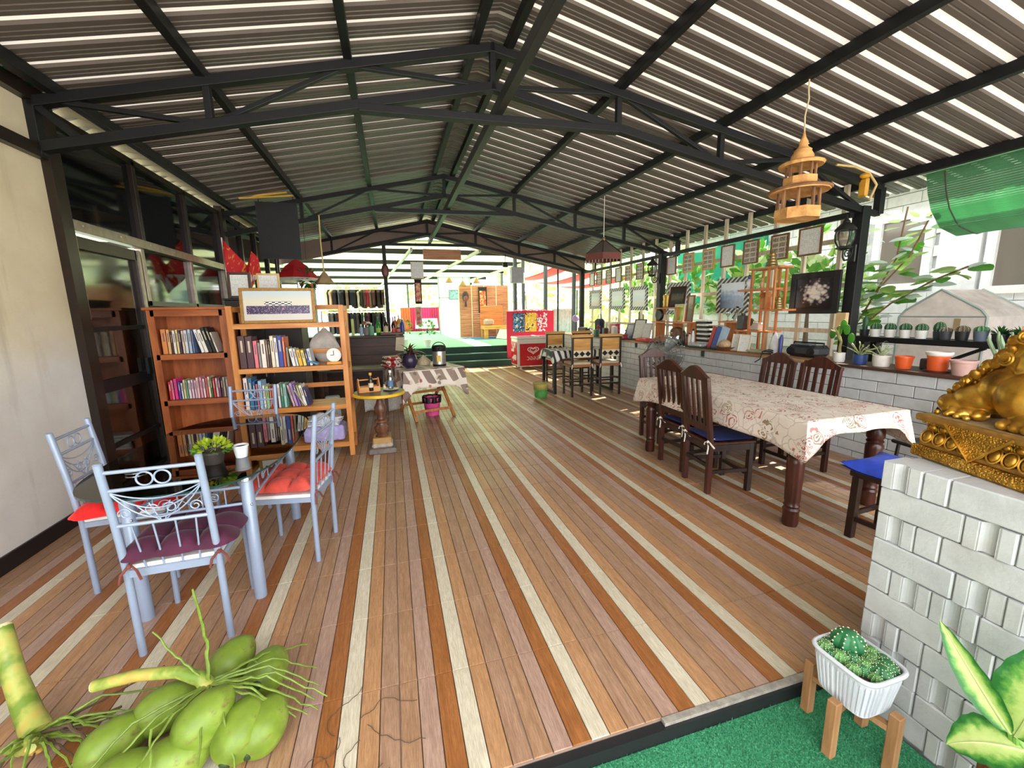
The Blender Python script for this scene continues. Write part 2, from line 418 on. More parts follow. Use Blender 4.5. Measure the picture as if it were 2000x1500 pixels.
# ---- roof
RX = .98
def zroof(x): return 3.80 - .21*abs(x - RX)
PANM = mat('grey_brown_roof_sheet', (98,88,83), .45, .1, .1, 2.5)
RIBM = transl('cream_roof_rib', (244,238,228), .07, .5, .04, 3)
def roof_side(name, x0, x1, label):
    m = MB(); p = .215; y = -.6; prof = []
    while y < 11.6:
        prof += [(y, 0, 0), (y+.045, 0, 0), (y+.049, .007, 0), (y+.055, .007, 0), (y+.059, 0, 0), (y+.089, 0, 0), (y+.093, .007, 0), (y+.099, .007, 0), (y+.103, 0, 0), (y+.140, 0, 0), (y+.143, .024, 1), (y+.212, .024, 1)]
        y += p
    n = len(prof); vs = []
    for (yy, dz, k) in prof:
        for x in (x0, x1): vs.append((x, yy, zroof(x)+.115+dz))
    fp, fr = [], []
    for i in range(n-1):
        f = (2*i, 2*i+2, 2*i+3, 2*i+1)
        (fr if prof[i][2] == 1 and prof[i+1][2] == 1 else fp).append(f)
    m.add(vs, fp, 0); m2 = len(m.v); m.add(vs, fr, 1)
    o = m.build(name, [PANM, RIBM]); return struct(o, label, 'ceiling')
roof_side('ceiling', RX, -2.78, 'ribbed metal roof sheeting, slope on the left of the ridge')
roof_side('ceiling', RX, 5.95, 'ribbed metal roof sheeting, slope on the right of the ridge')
struct(MB().prism([(RX-.2, zroof(RX-.2)+.15), (RX, zroof(RX)+.18), (RX+.2, zroof(RX-.2)+.15), (RX+.2, zroof(RX-.2)+.155), (RX, zroof(RX)+.187), (RX-.2, zroof(RX-.2)+.155)], -.6, 11.6).build('trim_9', mat('ridge_cap_metal', (120,116,112), .4, .5)), 'grey metal ridge cap', 'roof')
for i, (x, nm) in enumerate([(-2.24,'lowest purlin above the left wall'), (-1.28,'second purlin from the left wall'), (-.21,'third purlin from the left wall'), (.83,'left ridge purlin'), (1.13,'right ridge purlin'), (2.19,'first purlin right of the ridge'), (3.31,'second purlin right of the ridge, carrying the pagoda lantern'), (4.29,'third purlin right of the ridge'), (5.40,'eave purlin over the right wall')]):
    z = zroof(x) + .07
    o = MB().bx(x-.032, -.6, z-.045, x+.032, 11.3, z+.04).build('roof_purlin', BLACKM, bevel=.004); struct(o, 'black steel ' + nm, 'purlin')
struct(MB().bx(.985, -.6, 3.265, 1.055, 10.9, 3.36).build('ridge_beam', mat('dark_steel_ridge_tube', (40,40,40), .5, .1), bevel=.004), 'long dark steel tube hanging under the ridge', 'beam')
def truss(y, label):
    t = thing('roof_truss', label, 'truss', (RX, y, 0), -.0558); t['kind'] = 'structure'
    zt = lambda x: 3.80 - .21*abs(x); zb = lambda x: 3.50 - .21*abs(x)
    w = .07; xl, xr = -3.38, 4.45
    def b(n, p, q, w=.07, h=.075): MB().beam((p[0],0,p[1]), (q[0],0,q[1]), w, h, up=(0,1,0)).build(n, BLACKM, t, bevel=.004)
    b('top_chord', (xl, zt(xl)), (.02, zt(0))); b('top_chord', (-.02, zt(0)), (xr, zt(xr)))
    b('bottom_chord', (xl, zb(xl)), (.02, zb(0))); b('bottom_chord', (-.02, zb(0)), (4.26, zb(4.26)))
    b('tie_beam', (-1.13, 3.235), (1.2, 3.235), .06, .085)
    for x in (-2.24, .0, 2.33, 3.3): b('web_post', (x, zb(x)), (x, zt(x)), .05, .055)
    b('web_post', (1.2, 3.21), (1.2, zt(1.2)), .05, .055)
    b('end_post', (xl, zb(xl)-.05), (xl, zt(xl)+.06)); b('end_post', (xr, zb(4.26)-.02), (xr, zt(xr)))
    b('end_bracket', (4.2, zb(4.26)+.02), (xr, zb(4.26)-.02), .05, .06)
    for p, q in (((-3.25, zt(-3.25)), (-2.24, zb(-2.24))), ((-2.24, zb(-2.24)), (-1.19, zt(-1.19))), ((-1.19, zt(-1.19)), (-.05, zb(0))), ((.05, zb(0)), (1.2, zt(1.2))), ((1.2, zt(1.2)), (2.33, zb(2.33))), ((2.33, zb(2.33)), (3.3, zt(3.3))), ((3.3, zt(3.3)), (4.24, zb(4.24)))):
        b('web_brace', p, q, .035, .04)
    b('wall_brace', (xl+.02, zt(xl)), (xl+.28, zb(xl)+.06), .05, .05)
truss(3.91, 'nearest black steel roof truss'); truss(7.42, 'middle black steel roof truss'); truss(10.9, 'farthest black steel roof truss, backed by brown board')
# gable board behind the far truss
def gz(x, top): return (3.86 if top else 3.44) - .21*abs(x-RX)
gb = MB().prism([(-2.6, gz(-2.6,0)), (RX, gz(RX,0)), (5.3, gz(5.3,0)), (5.3, gz(5.3,1)), (RX, gz(RX,1)), (-2.6, gz(-2.6,1))], 11.0, 11.03)
struct(gb.build('wall_gable', mat('brown_gable_board', (128,110,98), .7, 0, .12, 2), rot=(0,0,0)), 'brown board closing the gable over the far truss', 'wall')
for (x, y, w, zt_, lb) in [(5.2,3.68,.12,2.66,'thick black steel post by the framed flower painting'), (5.1,7.19,.12,2.66,'black steel post behind the far end of the counter shelf'), (5.06,10.67,.11,2.66,'black steel post at the far right corner of the pavilion'), (-.08,10.96,.09,3.3,'black post rising behind the bar bottles')]:
    struct(MB().bx(x-w/2, y-w/2, -.17, x+w/2, y+w/2, zt_).build('steel_post', BLACKM, bevel=.006), lb, 'post')
struct(MB().bx(5.06, 3.7, 2.545, 5.12, 10.66, 2.605).build('frame_rail', BLACKM, bevel=.003), 'black steel rail from which the framed papers hang', 'rail')

# ---- low brick wall on the right with its counter
def paintwhite(name, c=(206,208,206), bump=.35):
    t = NT(name); co = t.coord('World'); f = t.noise(co, 9, 5, .6); L = lin(c)
    col = t.ramp(f, [(.3, mul(L,.84)), (.6, L)]); s = t.noise(co, 3.1, 5)
    col = t.mix(t.ramp(s, [(.66,(0,0,0,1)),(.8,(.4,.4,.4,1))]), col, lin((150,144,132)))
    t.bump(t.noise(co, 70, 5), bump, .003); return t.fin(col, .7)
WB = paintwhite('white_painted_block', (200,203,206)); JT = mat('dark_block_joint', (92,90,90), .9)
XR = 4.54
rw = MB().bx(XR+.012, .6, -.17, XR+.1, 11.1, .925).build('wall_right', JT)
struct(rw, 'low white painted block wall carrying the counter on the right', 'wall')
bh, bl_, g = .108, .305, .006
bm = MB().cbox((.05, bl_/2, bh/2), (.1, bl_-g, bh-g), .004).mesh('block', WB)
hm = MB().cbox((.05, bl_/4, bh/2), (.1, bl_/2-g, bh-g), .004).mesh('half_block', WB)
bricks = []
for r in range(9):
    z = -.045 + r*bh; y = 1.2 + (r % 2)*bl_/2
    while y < 11.0: bricks.append((y, z)); y += bl_
bricks.sort()
for (y, z) in bricks[:290]: inst('block', bm, rw, (XR, y, z))
m = MB()
for (y, z) in bricks[290:]: m.cbox((XR+.05, y+bl_/2, z+bh/2), (.1, bl_-g, bh-g), .004)
if m.v: o = m.build('far_blocks', WB, rw); o['kind'] = 'stuff'
CT = wood('dark_counter_plank', (60,38,30), (84,54,42), 'y', 1, .5)
CT2 = wood('counter_plank', (150,108,72), (176,132,92), 'y', 1, .5)
tag(MB().bx(XR-.03, .7, .9285, XR+.42, 3.62, .957).build('counter_ledge', CT, bevel=.004), 'dark brown wooden ledge carrying the flower pots', 'ledge')
tag(MB().bx(XR-.03, 3.64, .9285, XR+.6, 11.0, .955).build('ornament_counter', CT2, bevel=.004), 'wooden counter top crowded with ornaments along the block wall', 'counter')
gf = mat('dark_green_felt', (26,74,58), .8); tag(MB().bx(XR-.045, 5.0, .957, XR+.35, 6.9, .962).build('felt_cloth', gf), 'dark green felt strip on the counter behind the fan', 'cloth')
tag(MB().bx(XR-.045, 7.6, .957, XR+.4, 9.6, .962).build('felt_cloth', gf), 'dark green felt strip on the far counter behind the bar chairs', 'cloth')
# ---- cream slat screen behind the framed pictures
CS = wood('cream_slat', (206,190,162), (226,214,190), 'z', 1, .6, 10, .8)
sc = thing('slat_screen', 'open cream timber screen standing behind the framed pictures', 'screen', (5.34, 7.2, 0))
for i in range(15): MB().bx(-.02, -3.25+i*.47, .9, .02, -3.2+i*.47, 2.98).build('slat', CS, sc)
for z in (1.22, 1.78, 2.32): MB().bx(-.018, -3.4, z, .018, 3.5, z+.055).build('cross_rail', CS, sc)
struct(MB().bx(5.75, .5, 2.95, 5.8, 11.3, 3.03).build('trim_10', mat('white_fascia', (225,222,210), .6)), 'white fascia board under the right eave', 'trim')

# ---- neighbouring white house on the right
hs = thing('house', 'white block house next door, seen beyond the plant shelf', 'building', (7.5, 4.5, -.17))
HW = paintwhite('house_wall_white', (226,228,228), .2)
MB().bx(.05, -6.5, 0, 4.5, 5.2, 3.55).build('house_body', mat('house_joint', (196,198,196), .9), hs)
wins = [(-.12, .46, 2.05, 2.98), (-2.6, -.9, 1.95, 3.05)]
k = 0
hbm = MB().cbox((.0, .225, .08), (.1, .445, .153), .006).mesh('wall_block', HW)
for r in range(6, 22):
    for c in range(-6, 11):
        y = c*.45 + (r % 2)*.225; z = r*.16
        if y > 4.75 or any(y+.45 > a-.02 and y < b+.02 and z+.16 > p-.02 and z < q+.02 for (a,b,p,q) in wins): continue
        inst('wall_block', hbm, hs, (.05, y, z))
for (a, b, p, q) in wins:
    w = MB(); w.bx(-.03,a-.1,p-.1,.04,a,q+.1); w.bx(-.03,b,p-.1,.04,b+.1,q+.1); w.bx(-.03,a,q,.04,b,q+.1); w.bx(-.05,a,p-.1,.04,b,p)
    fr = w.build('window_frame', mat('white_window_frame', (235,236,234), .4), hs)
    MB().bx(.02,a,p,.035,b,q).build('window_pane', NT('grey_brown_pane').fin(lin((120,112,104)), .15, 0, .6), fr)
MB().bx(-.03,-.75,0,.05,-.3,3.4).build('house_pilaster', HW, hs)
MB().prism([(-.75, 3.42), (4.6, 5.0), (4.6, 5.06), (-.75, 3.5)], -6.8, 5.4).build('house_roof', mat('white_house_roof', (214,216,210), .5), hs)
MB().bx(-.8,-6.8,3.36,-.72,5.4,3.52).build('fascia', mat('mint_fascia', (206,226,214), .5), hs)

# ---- raised green platform beyond the pavilion
GP = mat('green_stage_carpet', (120,186,158), .85, 0, .1, 3, .2)
DG = mat('dark_green_riser', (14,58,44), .6)
st = thing('stage', 'raised platform laid with pale green carpet, two dark green steps in front', 'platform', (0, 11.75, 0)); st['kind'] = 'structure'
MB().bx(-9, 0, -.17, 4.62, .27, .19).build('step', DG, st); MB().bx(-9, .27, -.17, 4.62, .54, .38).build('step', DG, st)
MB().bx(-9, .54, -.17, 8.5, 16, .555).build('stage_body', DG, st); MB().bx(-9, .53, .555, 8.5, 16, .57).build('stage_carpet', GP, st)
for y, z in ((0,.19),(.27,.38)): MB().bx(-9, y-.012, z-.012, 4.62, y+.02, z+.006).build('step_nosing', mat('pale_nosing', (120,168,148), .5), st)
# ---- roof over the platform: translucent ribbed sheet on dark beams
fr = thing('stage_roof', 'translucent yellow-green ribbed roof over the far platform', 'roof', (0, 0, 0)); fr['kind'] = 'structure'
def fsheet(u, v):
    y = 11.2 + 15.5*v
    return (-10 + 14.9*u, y, 3.42 + .02*(1 if int(y/.09) % 2 else -1))
m = MB(); n = 340
vs = []
for i in range(n):
    y = 11.2 + 15.5*i/n; z = 3.4 + (.03 if (i//3) % 2 else -.03)
    vs += [(-10, y, z), (4.9, y, z)]
m.add(vs, [(2*i, 2*i+1, 2*i+3, 2*i+2) for i in range(n-1)])
m.build('roof_sheet', transl('yellow_green_sheet', (226,230,176), .3, .4, .08, 1.2, (240,243,206)), fr)
for y in (12.6, 15.2, 18.0, 21.5, 25.5): MB().bx(-10, y-.05, 3.24, 4.8, y+.05, 3.37).build('roof_beam', BLACKM, fr)
for x in (-6.5, -3, .6, 2.4, 4.7): MB().beam((x, 11.4, 3.2), (x-1.1, 26, 3.2), .06, .08).build('roof_rafter', mat('pale_steel', (176,176,170), .5, .2), fr)
for (x, y) in ((4.72, 12.6), (4.72, 18), (4.72, 25.5), (1.0, 25.6), (-4, 25.6)): MB().bx(x-.05, y-.05, .57, x+.05, y+.05, 3.3).build('roof_post', mat('slate_steel_post', (74,82,94), .5, .1), fr)
# red and white awning beyond the corner post
aw = MB(); rngA = 7
for k in range(6):
    x0, x1 = 4.95+k*.5, 5.45+k*.5
    aw.grid(lambda u, v, x0=x0, x1=x1: (x0+(x1-x0)*u, 12.2+5*v, 2.95-.16*(x0+(x1-x0)*u-4.95)+.12*sin(v*pi)*-1), 4, 10, k % 2)
awt = thing('awning', 'red and cream striped awning beyond the far right post', 'awning')
aw.build('awning_cloth', [transl('red_awning_cloth', (214,48,62), .45), transl('cream_awning_cloth', (246,232,214), .5)], awt, solid=.004)
for x, y in ((5.0,12.25),(7.9,12.25),(5.0,17.15),(7.9,17.15)): MB().tube([(x,y,-.17),(x,y,2.95-.16*(x-4.95))], .03, 8).build('awning_pole', BLACKM, awt)
# ================================================================ GLASS TABLE SET
BLUEM = mat('blue_grey_enamel', (146,160,184), .3, .15, .06, 8)
CHROME = mat('chrome', (215,215,215), .15, .95, .03)
def ring(c, r, n=20, plane='xz'):
    return [(c[0]+r*cos(2*pi*i/n), c[1], c[2]+r*sin(2*pi*i/n)) for i in range(n)]
def spiral(c, r, turns, flip=1, n=26, ph=0):
    return [(c[0]+flip*r*(1-.75*i/n)*cos(ph+2*pi*turns*i/n), c[1], c[2]+r*(1-.75*i/n)*sin(ph+2*pi*turns*i/n)) for i in range(n+1)]
def cushion_mesh(name, mt, hw=.2, hd=.2, th=.07, tuft=3, scal=.06, frill=True):
    m = MB(); N = 36
    def top(u, v):
        a, b = 2*u-1, 2*v-1
        e = max(abs(a), abs(b)); ang = 3*pi
        s = 1 + scal*(abs(sin(tuft*pi*u))*(abs(b) > .98) + abs(sin(tuft*pi*v))*(abs(a) > .98))
        rc = 1 - .09*(abs(a)**6)*(abs(b)**6)
        pf = (1-e**5)**.45 if e < 1 else 0
        tu = .38 + .62*(abs(sin(tuft*pi*u))*abs(sin(tuft*pi*v)))**.45
        return (a*hw*s*rc, b*hd*s*rc, th*.35 + th*.65*pf*tu)
    m.grid(top, N, N)
    def bot(u, v):
        x, y, z = top(1-u, v); a, b = 1-2*u, 2*v-1; e = max(abs(a), abs(b))
        return (x, y, th*.35*(e**4))
    m.grid(bot, N, N)
    return m.mesh(name, mt)
def velvet(name, c, sheen=1.0):
    if name in MC: return MC[name]
    t = NT(name); L = lin(c); co = t.coord('Object'); f = t.noise(co, 14, 4)
    col = t.ramp(f, [(.3, mul(L, .72)), (.7, mul(L, 1.25))]); t.bump(t.noise(co, 160, 2), .2, .002)
    t.b.inputs['Sheen Weight'].default_value = .15*sheen; t.b.inputs['Sheen Roughness'].default_value = .4
    MC[name] = t.fin(col, .8); return MC[name]
WHITEF = mat('white_foam_pad', (232,232,228), .8)
def metal_chair():
    t = thing('metal_chair', '', 'chair')
    for s in (-1, 1):
        MB().tube([(s*.178,-.185,0),(s*.178,-.19,.44),(s*.178,-.215,.7),(s*.178,-.25,.955)], .0155, 12).ell((s*.178,-.25,.955), (.0155,.0155,.006), 10, 6).build('back_post', BLUEM, t)
        MB().tube([(s*.185,.195,0),(s*.178,.19,.425)], .0135, 12).build('leg', BLUEM, t)
    m = MB(); m.beam((-.178,-.19,.42),(.178,-.19,.42),.02,.035); m.beam((-.178,.19,.42),(.178,.19,.42),.02,.03)
    for s in (-1,1): m.beam((s*.178,-.19,.42),(s*.178,.19,.42),.02,.03)
    m.build('seat_frame', BLUEM, t)
    zb = lambda z: -.19 - max(0, (z-.44))*.115
    for z in (.915, .83, .66): MB().tube([(-.178,zb(z),z),(.178,zb(z),z)], .0085, 8).build('back_rail', BLUEM, t)
    wire = MB()
    for s in (-1, 1): wire.tube(ring((s*.032, zb(.872), .872), .03), .004, 6, closed=True)
    for k in range(3):
        d = .05 + .045*k
        wire.tube([(x, zb(.82)+.002, .825 - d*(1-(x/.172)**2)) for x in [-.172+.344*i/16 for i in range(17)]], .0032, 6)
    for s in (-1, 1):
        wire.tube(spiral((s*.13, zb(.72), .715), .026, 1.4, s), .003, 6)
        wire.tube(spiral((s*.035, zb(.72), .72), .028, 1.3, -s), .003, 6)
        for e in (.03, .07): wire.tube([(s*.005, zb(.66), .66), (s*e*.7, zb(.7), .7), (s*e*1.3, zb(.74), .755)], .003, 6)
    wire.build('scroll_work', BLUEM, t)
    for x in (-.115,-.04,.04,.115): MB().tube([(x*1.05,zb(.66),.66),(x*.9,-.19,.43)], .004, 6).build('back_rod', BLUEM, t)
    MB().cbox((0,0,.445), (.37,.375,.022), .006).build('seat_pad', WHITEF, t)
    return t
CH0 = metal_chair()
def mchair(src, loc, rz, label, cushmat, cname, hw=.2, th=.075):
    if src is None: o = CH0; o.location = loc; o.rotation_euler = (0,0,rz); o['label'] = label
    else: o = dup(CH0, loc, rz, label)
    o['group'] = 'blue-grey metal chairs round the glass table'
    return o
c1 = mchair(None, (-1.045, 2.31, 0), radians(2), 'blue-grey metal chair nearest the coconuts, holding a purple velvet cushion', None, '')
c2 = mchair(1, (-.70, 2.90, 0), radians(80), 'blue-grey metal chair on the open-floor side with a coral cushion', None, '')
c3 = mchair(1, (-1.56, 2.93, 0), radians(-84), 'blue-grey metal chair by the beige wall with a bright red cushion', None, '')
c4 = mchair(1, (-1.23, 3.83, 0), radians(176), 'blue-grey metal chair in front of the bookshelves with a plum cushion', None, '')
def cushion(name, loc, rz, mt, label, hw=.19, th=.07, tie=None):
    t = thing(name, label, 'cushion', loc, rz, 'tufted chair cushions')
    o = bpy.data.objects.new('cushion_pad', cushion_mesh('cushion_pad', mt, hw, hw, th)); COL.objects.link(o); o.parent = t
    if tie:
        for s in (-1, 1):
            m = MB(); x, y = s*.17, -.215
            m.tube([(x-.03*s,y+.04,.02),(x,y,.015),(x+.03,y-.02,-.01),(x+.045,y-.03,-.05)], .006, 6); m.tube([(x,y,.015),(x-.03,y-.02,-.02),(x-.04,y-.02,-.06)], .006, 6); m.ell((x,y-.01,.01), .011, 8, 6)
            m.build('tie', tie, t)
    fl_ = mat('yellow_scrap', (230,190,60), .7)
    return t
cushion('seat_cushion', (-1.035, 2.32, .457), radians(4), velvet('plum_velvet', (72,18,48)), 'purple velvet tufted cushion on the nearest metal chair', .225, .1, velvet('brown_ribbon', (110,52,44)))
cushion('seat_cushion', (-.715, 2.905, .457), radians(80), velvet('coral_velvet', (206,74,60)), 'coral red tufted cushion on the metal chair facing the open floor', .21, .1, velvet('brown_ribbon', (110,52,44)))
cushion('seat_cushion', (-1.55, 2.9, .457), radians(-78), velvet('red_velvet', (226,30,28)), 'bright red tufted cushion on the metal chair by the beige wall', .235, .1)
cushion('seat_cushion', (-1.225, 3.82, .457), radians(176), velvet('dark_plum_velvet', (84,26,50)), 'dark plum tufted cushion on the metal chair before the bookshelves', .19, .06)

gt = thing('glass_table', 'oval glass dining table on four blue-grey steel legs', 'table', (-1.095, 2.92, 0))
lg = [(.29,-.5),(.285,.45),(-.235,-.52),(-.30,.47)]
for (x, y) in lg:
    l = MB().lathe([(.031,0),(.031,.685),(.028,.69)], 16, (x,y,0)).build('leg', BLUEM, gt)
    MB().lathe([(.026,.69),(.02,.72),(.012,.735),(.012,.745),(.022,.75),(.022,.755)], 14, (x,y,0)).build('glass_cup', CHROME, l)
    MB().ell((x+.02,y-.025,.56), .007, 8, 6).build('leg_bolt', CHROME, l)
for (a, b) in ((0,1),(2,3),(0,2),(1,3)):
    p, q = lg[a], lg[b]; m = MB()
    for z in (.655, .56): m.tube([(p[0],p[1],z),(q[0],q[1],z)], .0085, 8)
    L = sqrt((q[0]-p[0])**2+(q[1]-p[1])**2); th = atan2(q[1]-p[1], q[0]-p[0])
    m.T = Matrix.Translation((p[0],p[1],0)) @ Matrix.Rotation(th, 4, 'Z')
    for i in range(1, 5): m.tube([(L*i/5,0,.56),(L*i/5,0,.655)], .0035, 6)
    for i in (.3, .7): m.tube(spiral((L*i,0,.61), .03, 1.4), .003, 6)
    m.tube([(L*.28,0,.6),(L*.4,0,.635),(L*.5,0,.59),(L*.6,0,.635),(L*.72,0,.6)], .003, 6)
    m.build('apron_rail', BLUEM, gt)
m = MB(); m.tube([(lg[0][0],lg[0][1],.6),(lg[3][0],lg[3][1],.6)], .008, 8); m.tube([(lg[1][0],lg[1][1],.6),(lg[2][0],lg[2][1],.6)], .008, 8); m.build('cross_brace', BLUEM, gt)
n = 72; rim = []
for i in range(n):
    a = 2*pi*i/n; e = 2/3.0
    rim.append((.465*(abs(cos(a))**e)*(1 if cos(a) >= 0 else -1), .79*(abs(sin(a))**e)*(1 if sin(a) >= 0 else -1)))
m = MB(); m.add([(x,y,.756) for x,y in rim]+[(x,y,.766) for x,y in rim], [list(reversed(range(n))), list(range(n,2*n))], 0)
m.add([(x,y,.756) for x,y in rim]+[(x,y,.766) for x,y in rim], [(i,(i+1)%n,n+(i+1)%n,n+i) for i in range(n)], 1)
m.build('glass_top', [glassmat('table_glass', (214,226,222), .01, .5), mat('dark_glass_edge', (28,58,54), .1)], gt)

# ================================================================ LONG DINING TABLE SET
MAHO = wood('dark_mahogany', (52,24,17), (76,37,26), 'z', 1, .3, 12, .4)
MAHO2 = wood('near_black_wood', (34,20,17), (50,30,24), 'z', 1, .32, 12, .5)
dt = thing('dining_table', 'long dark wooden dining table with thick turned legs', 'table', (3.11, 3.0, 0))
for (x, y) in ((-.43,-.86),(-.43,.86),(.42,-.8),(.42,.86)):
    prof = [(.046,0),(.052,.02),(.05,.1),(.056,.115),(.046,.13),(.054,.145),(.046,.16),(.05,.18),(.056,.44),(.056,.46),(.047,.475),(.057,.49),(.047,.505),(.058,.52),(.058,.57),(.045,.60),(.062,.64),(.062,.7)]
    MB().lathe([(r_, z_*1.07) for r_, z_ in prof], 20, (x,y,0)).build('leg', MAHO, dt)
m = MB(); m.bx(-.43,-.88,.7,.43,-.84,.765); m.bx(-.43,.86,.7,.43,.9,.765); m.bx(-.47,-.86,.7,-.43,.86,.765); m.bx(.43,-.86,.7,.47,.86,.765); m.build('apron', MAHO, dt)
MB().cbox((-.01,.03,.782), (.93,1.94,.034), .006).build('table_top', MAHO, dt)
def tcloth_mat():
    t = NT('printed_tablecloth'); co = t.coord('Object')
    base = t.ramp(t.noise(co, 5, 2), [(.3, lin((208,194,180))), (.7, lin((222,210,199)))])
    wn_ = t.n('ShaderNodeTexNoise'); wn_.inputs['Scale'].default_value = 9; t.l(co, wn_.inputs['Vector'])
    mxv = t.n('ShaderNodeMix', data_type='VECTOR'); mxv.inputs[0].default_value = .07; t.l(co, mxv.inputs[4]); t.l(wn_.outputs['Color'], mxv.inputs[5])
    v = t.n('ShaderNodeTexVoronoi', feature='F1'); v.inputs['Scale'].default_value = 9; t.l(mxv.outputs[1], v.inputs['Vector'])
    hs = t.n('ShaderNodeSeparateColor'); t.l(v.outputs['Color'], hs.inputs[0])
    hue = t.ramp(hs.outputs[0], [(0, lin((140,52,44))), (.22, lin((104,96,48))), (.42, lin((166,80,72))), (.62, lin((128,88,58))), (.8, lin((150,60,56)))], 'CONSTANT')
    rings = t.math('SINE', t.math('MULTIPLY', v.outputs['Distance'], t.math('ADD', 26, t.math('MULTIPLY', hs.outputs[1], 40))))
    ln = t.math('MULTIPLY', t.math('GREATER_THAN', rings, .05), t.math('LESS_THAN', v.outputs['Distance'], .5))
    w = t.n('ShaderNodeTexNoise'); w.inputs['Scale'].default_value = 34; w.inputs['Detail'].default_value = 2; t.l(co, w.inputs['Vector'])
    brk = t.math('GREATER_THAN', w.outputs['Fac'], .46)
    col = t.mix(t.math('MULTIPLY', t.math('MULTIPLY', ln, brk), .85), base, hue)
    e = t.n('ShaderNodeTexVoronoi', feature='DISTANCE_TO_EDGE'); e.inputs['Scale'].default_value = 9; t.l(mxv.outputs[1], e.inputs['Vector'])
    return t.fin(t.mix(t.ramp(e.outputs['Distance'], [(.012,(.4,.4,.4,1)),(.03,(0,0,0,1))]), col, lin((120,96,84))), .6)
TC = tcloth_mat()
def drape(hx, hy, zt, drop, wav=.02, corner=.1, N=28, flare=.04, drops=None):
    """cloth over a rectangular top: centre grid, then four hanging sides meeting at drooping corners"""
    m = MB(); m.bx(-hx,-hy,zt-.001,hx,hy,zt+.001)
    per = []; nseg = 26
    for (a, b) in (((-hx,-hy),(hx,-hy)),((hx,-hy),(hx,hy)),((hx,hy),(-hx,hy)),((-hx,hy),(-hx,-hy))):
        for i in range(nseg): per.append((a[0]+(b[0]-a[0])*i/nseg, a[1]+(b[1]-a[1])*i/nseg, i/nseg))
    n = len(per); rows = 8; vs = []
    for r in range(rows+1):
        f = r/rows
        for i, (x, y, u) in enumerate(per):
            e = min(u, 1-u)*2; cd = (1-e)**6
            sd_ = drops[i//nseg] if drops else drop; d = f*(sd_*(1-cd) + (drop+corner)*cd)
            L = sqrt(x*x+y*y); nx, ny = (x/hx if abs(x) >= hx-1e-6 else 0), (y/hy if abs(y) >= hy-1e-6 else 0)
            o = .006 + f*flare*(1-.6*cd) + wav*f*sin(u*17+i*.02)*(1-cd)
            if cd > .3: o += f*.03*cd
            vs.append((x+nx*o, y+ny*o, zt - d - (.002 if r else 0)))
    fs = []
    for r in range(rows):
        for i in range(n):
            j = (i+1) % n; fs.append((r*n+i, (r+1)*n+i, (r+1)*n+j, r*n+j))
    m.add(vs, fs, 0, True); return m
tag(drape(.475, .985, .8015, .2, .012, .07, drops=(.1,.2,.15,.2)).build('tablecloth', TC, loc=(3.10,3.03,0), solid=.003), 'cream tablecloth printed with flowers and vegetables over the long table', 'tablecloth')
def dchair(name='dining_chair', back=True):
    t = thing(name, '', 'chair')
    for s in (-1, 1):
        MB().beam((s*.175,-.185,0),(s*.175,-.185,.46),.042,.042).beam((s*.175,-.185,.455),(s*.175,-.25,1.0),.042,.036).build('back_post', MAHO, t, bevel=.004)
        MB().beam((s*.175,.185,0),(s*.175,.185,.43),.042,.042).build('leg', MAHO2, t, bevel=.004)
        MB().beam((s*.175,-.185,.19),(s*.175,.185,.19),.022,.03).build('side_stretcher', MAHO2, t)
    MB().beam((-.175,.185,.15),(.175,.185,.15),.022,.03).build('front_stretcher', MAHO2, t); MB().beam((-.175,-.185,.24),(.175,-.185,.24),.022,.03).build('back_stretcher', MAHO2, t)
    m = MB(); m.bx(-.175,.165,.375,.175,.195,.43); m.bx(-.175,-.2,.375,.175,-.17,.43); m.bx(-.195,-.185,.375,-.165,.185,.43); m.bx(.165,-.185,.375,.195,.185,.43); m.build('seat_apron', MAHO2, t)
    MB().cbox((0,.0,.443),(.41,.43,.026),.006).build('seat', MAHO, t)
    T = Matrix.Translation((0,-.252,1.0)) @ Matrix.Rotation(radians(6.8), 4, 'X')
    pts = [(-.2,-.03)] + [(-.2+.4*i/14, .0 + .085*max(0, sin(pi*i/14))**1.6) for i in range(15)] + [(.2,-.03)]
    MB().prism(pts, -.018, .018, T=T).build('top_rail', MAHO, t, bevel=.004)
    MB().beam((-.175,-.2,.56),(.175,-.2,.56),.026,.05).build('lower_rail', MAHO, t)
    for i in range(4):
        x = -.115+.23*i/3; MB().beam((x,-.2,.56),(x,-.252,.99),.032,.014).build('back_slat', MAHO, t)
    return t
DC0 = dchair(); G = 'dark slat-back dining chairs'
DC0.location = (2.70,2.90,0); DC0.rotation_euler = (0,0,radians(-98)); tag(DC0, 'dark wooden slat-back chair with blue pad, nearest on the open-floor side', None, G)
DCB = dup(DC0, (2.80,3.40,0), radians(-91), 'dark wooden slat-back chair with blue pad, second along the open-floor side', G)
dup(DC0, (3.1,4.22,0), radians(180), 'reddish slat-back chair at the far end of the long table', G)
dup(DC0, (3.68,3.44,0), radians(90), 'dark slat-back chair on the wall side, nearer the fan', G)
dup(DC0, (3.68,2.98,0), radians(91), 'dark slat-back chair on the wall side, nearer the flower pots', G)
BLUEC = velvet('royal_blue_cloth', (30,52,140), .4); BLUED = velvet('navy_cloth', (22,36,92), .3); STR = mat('white_string', (232,228,218), .8)
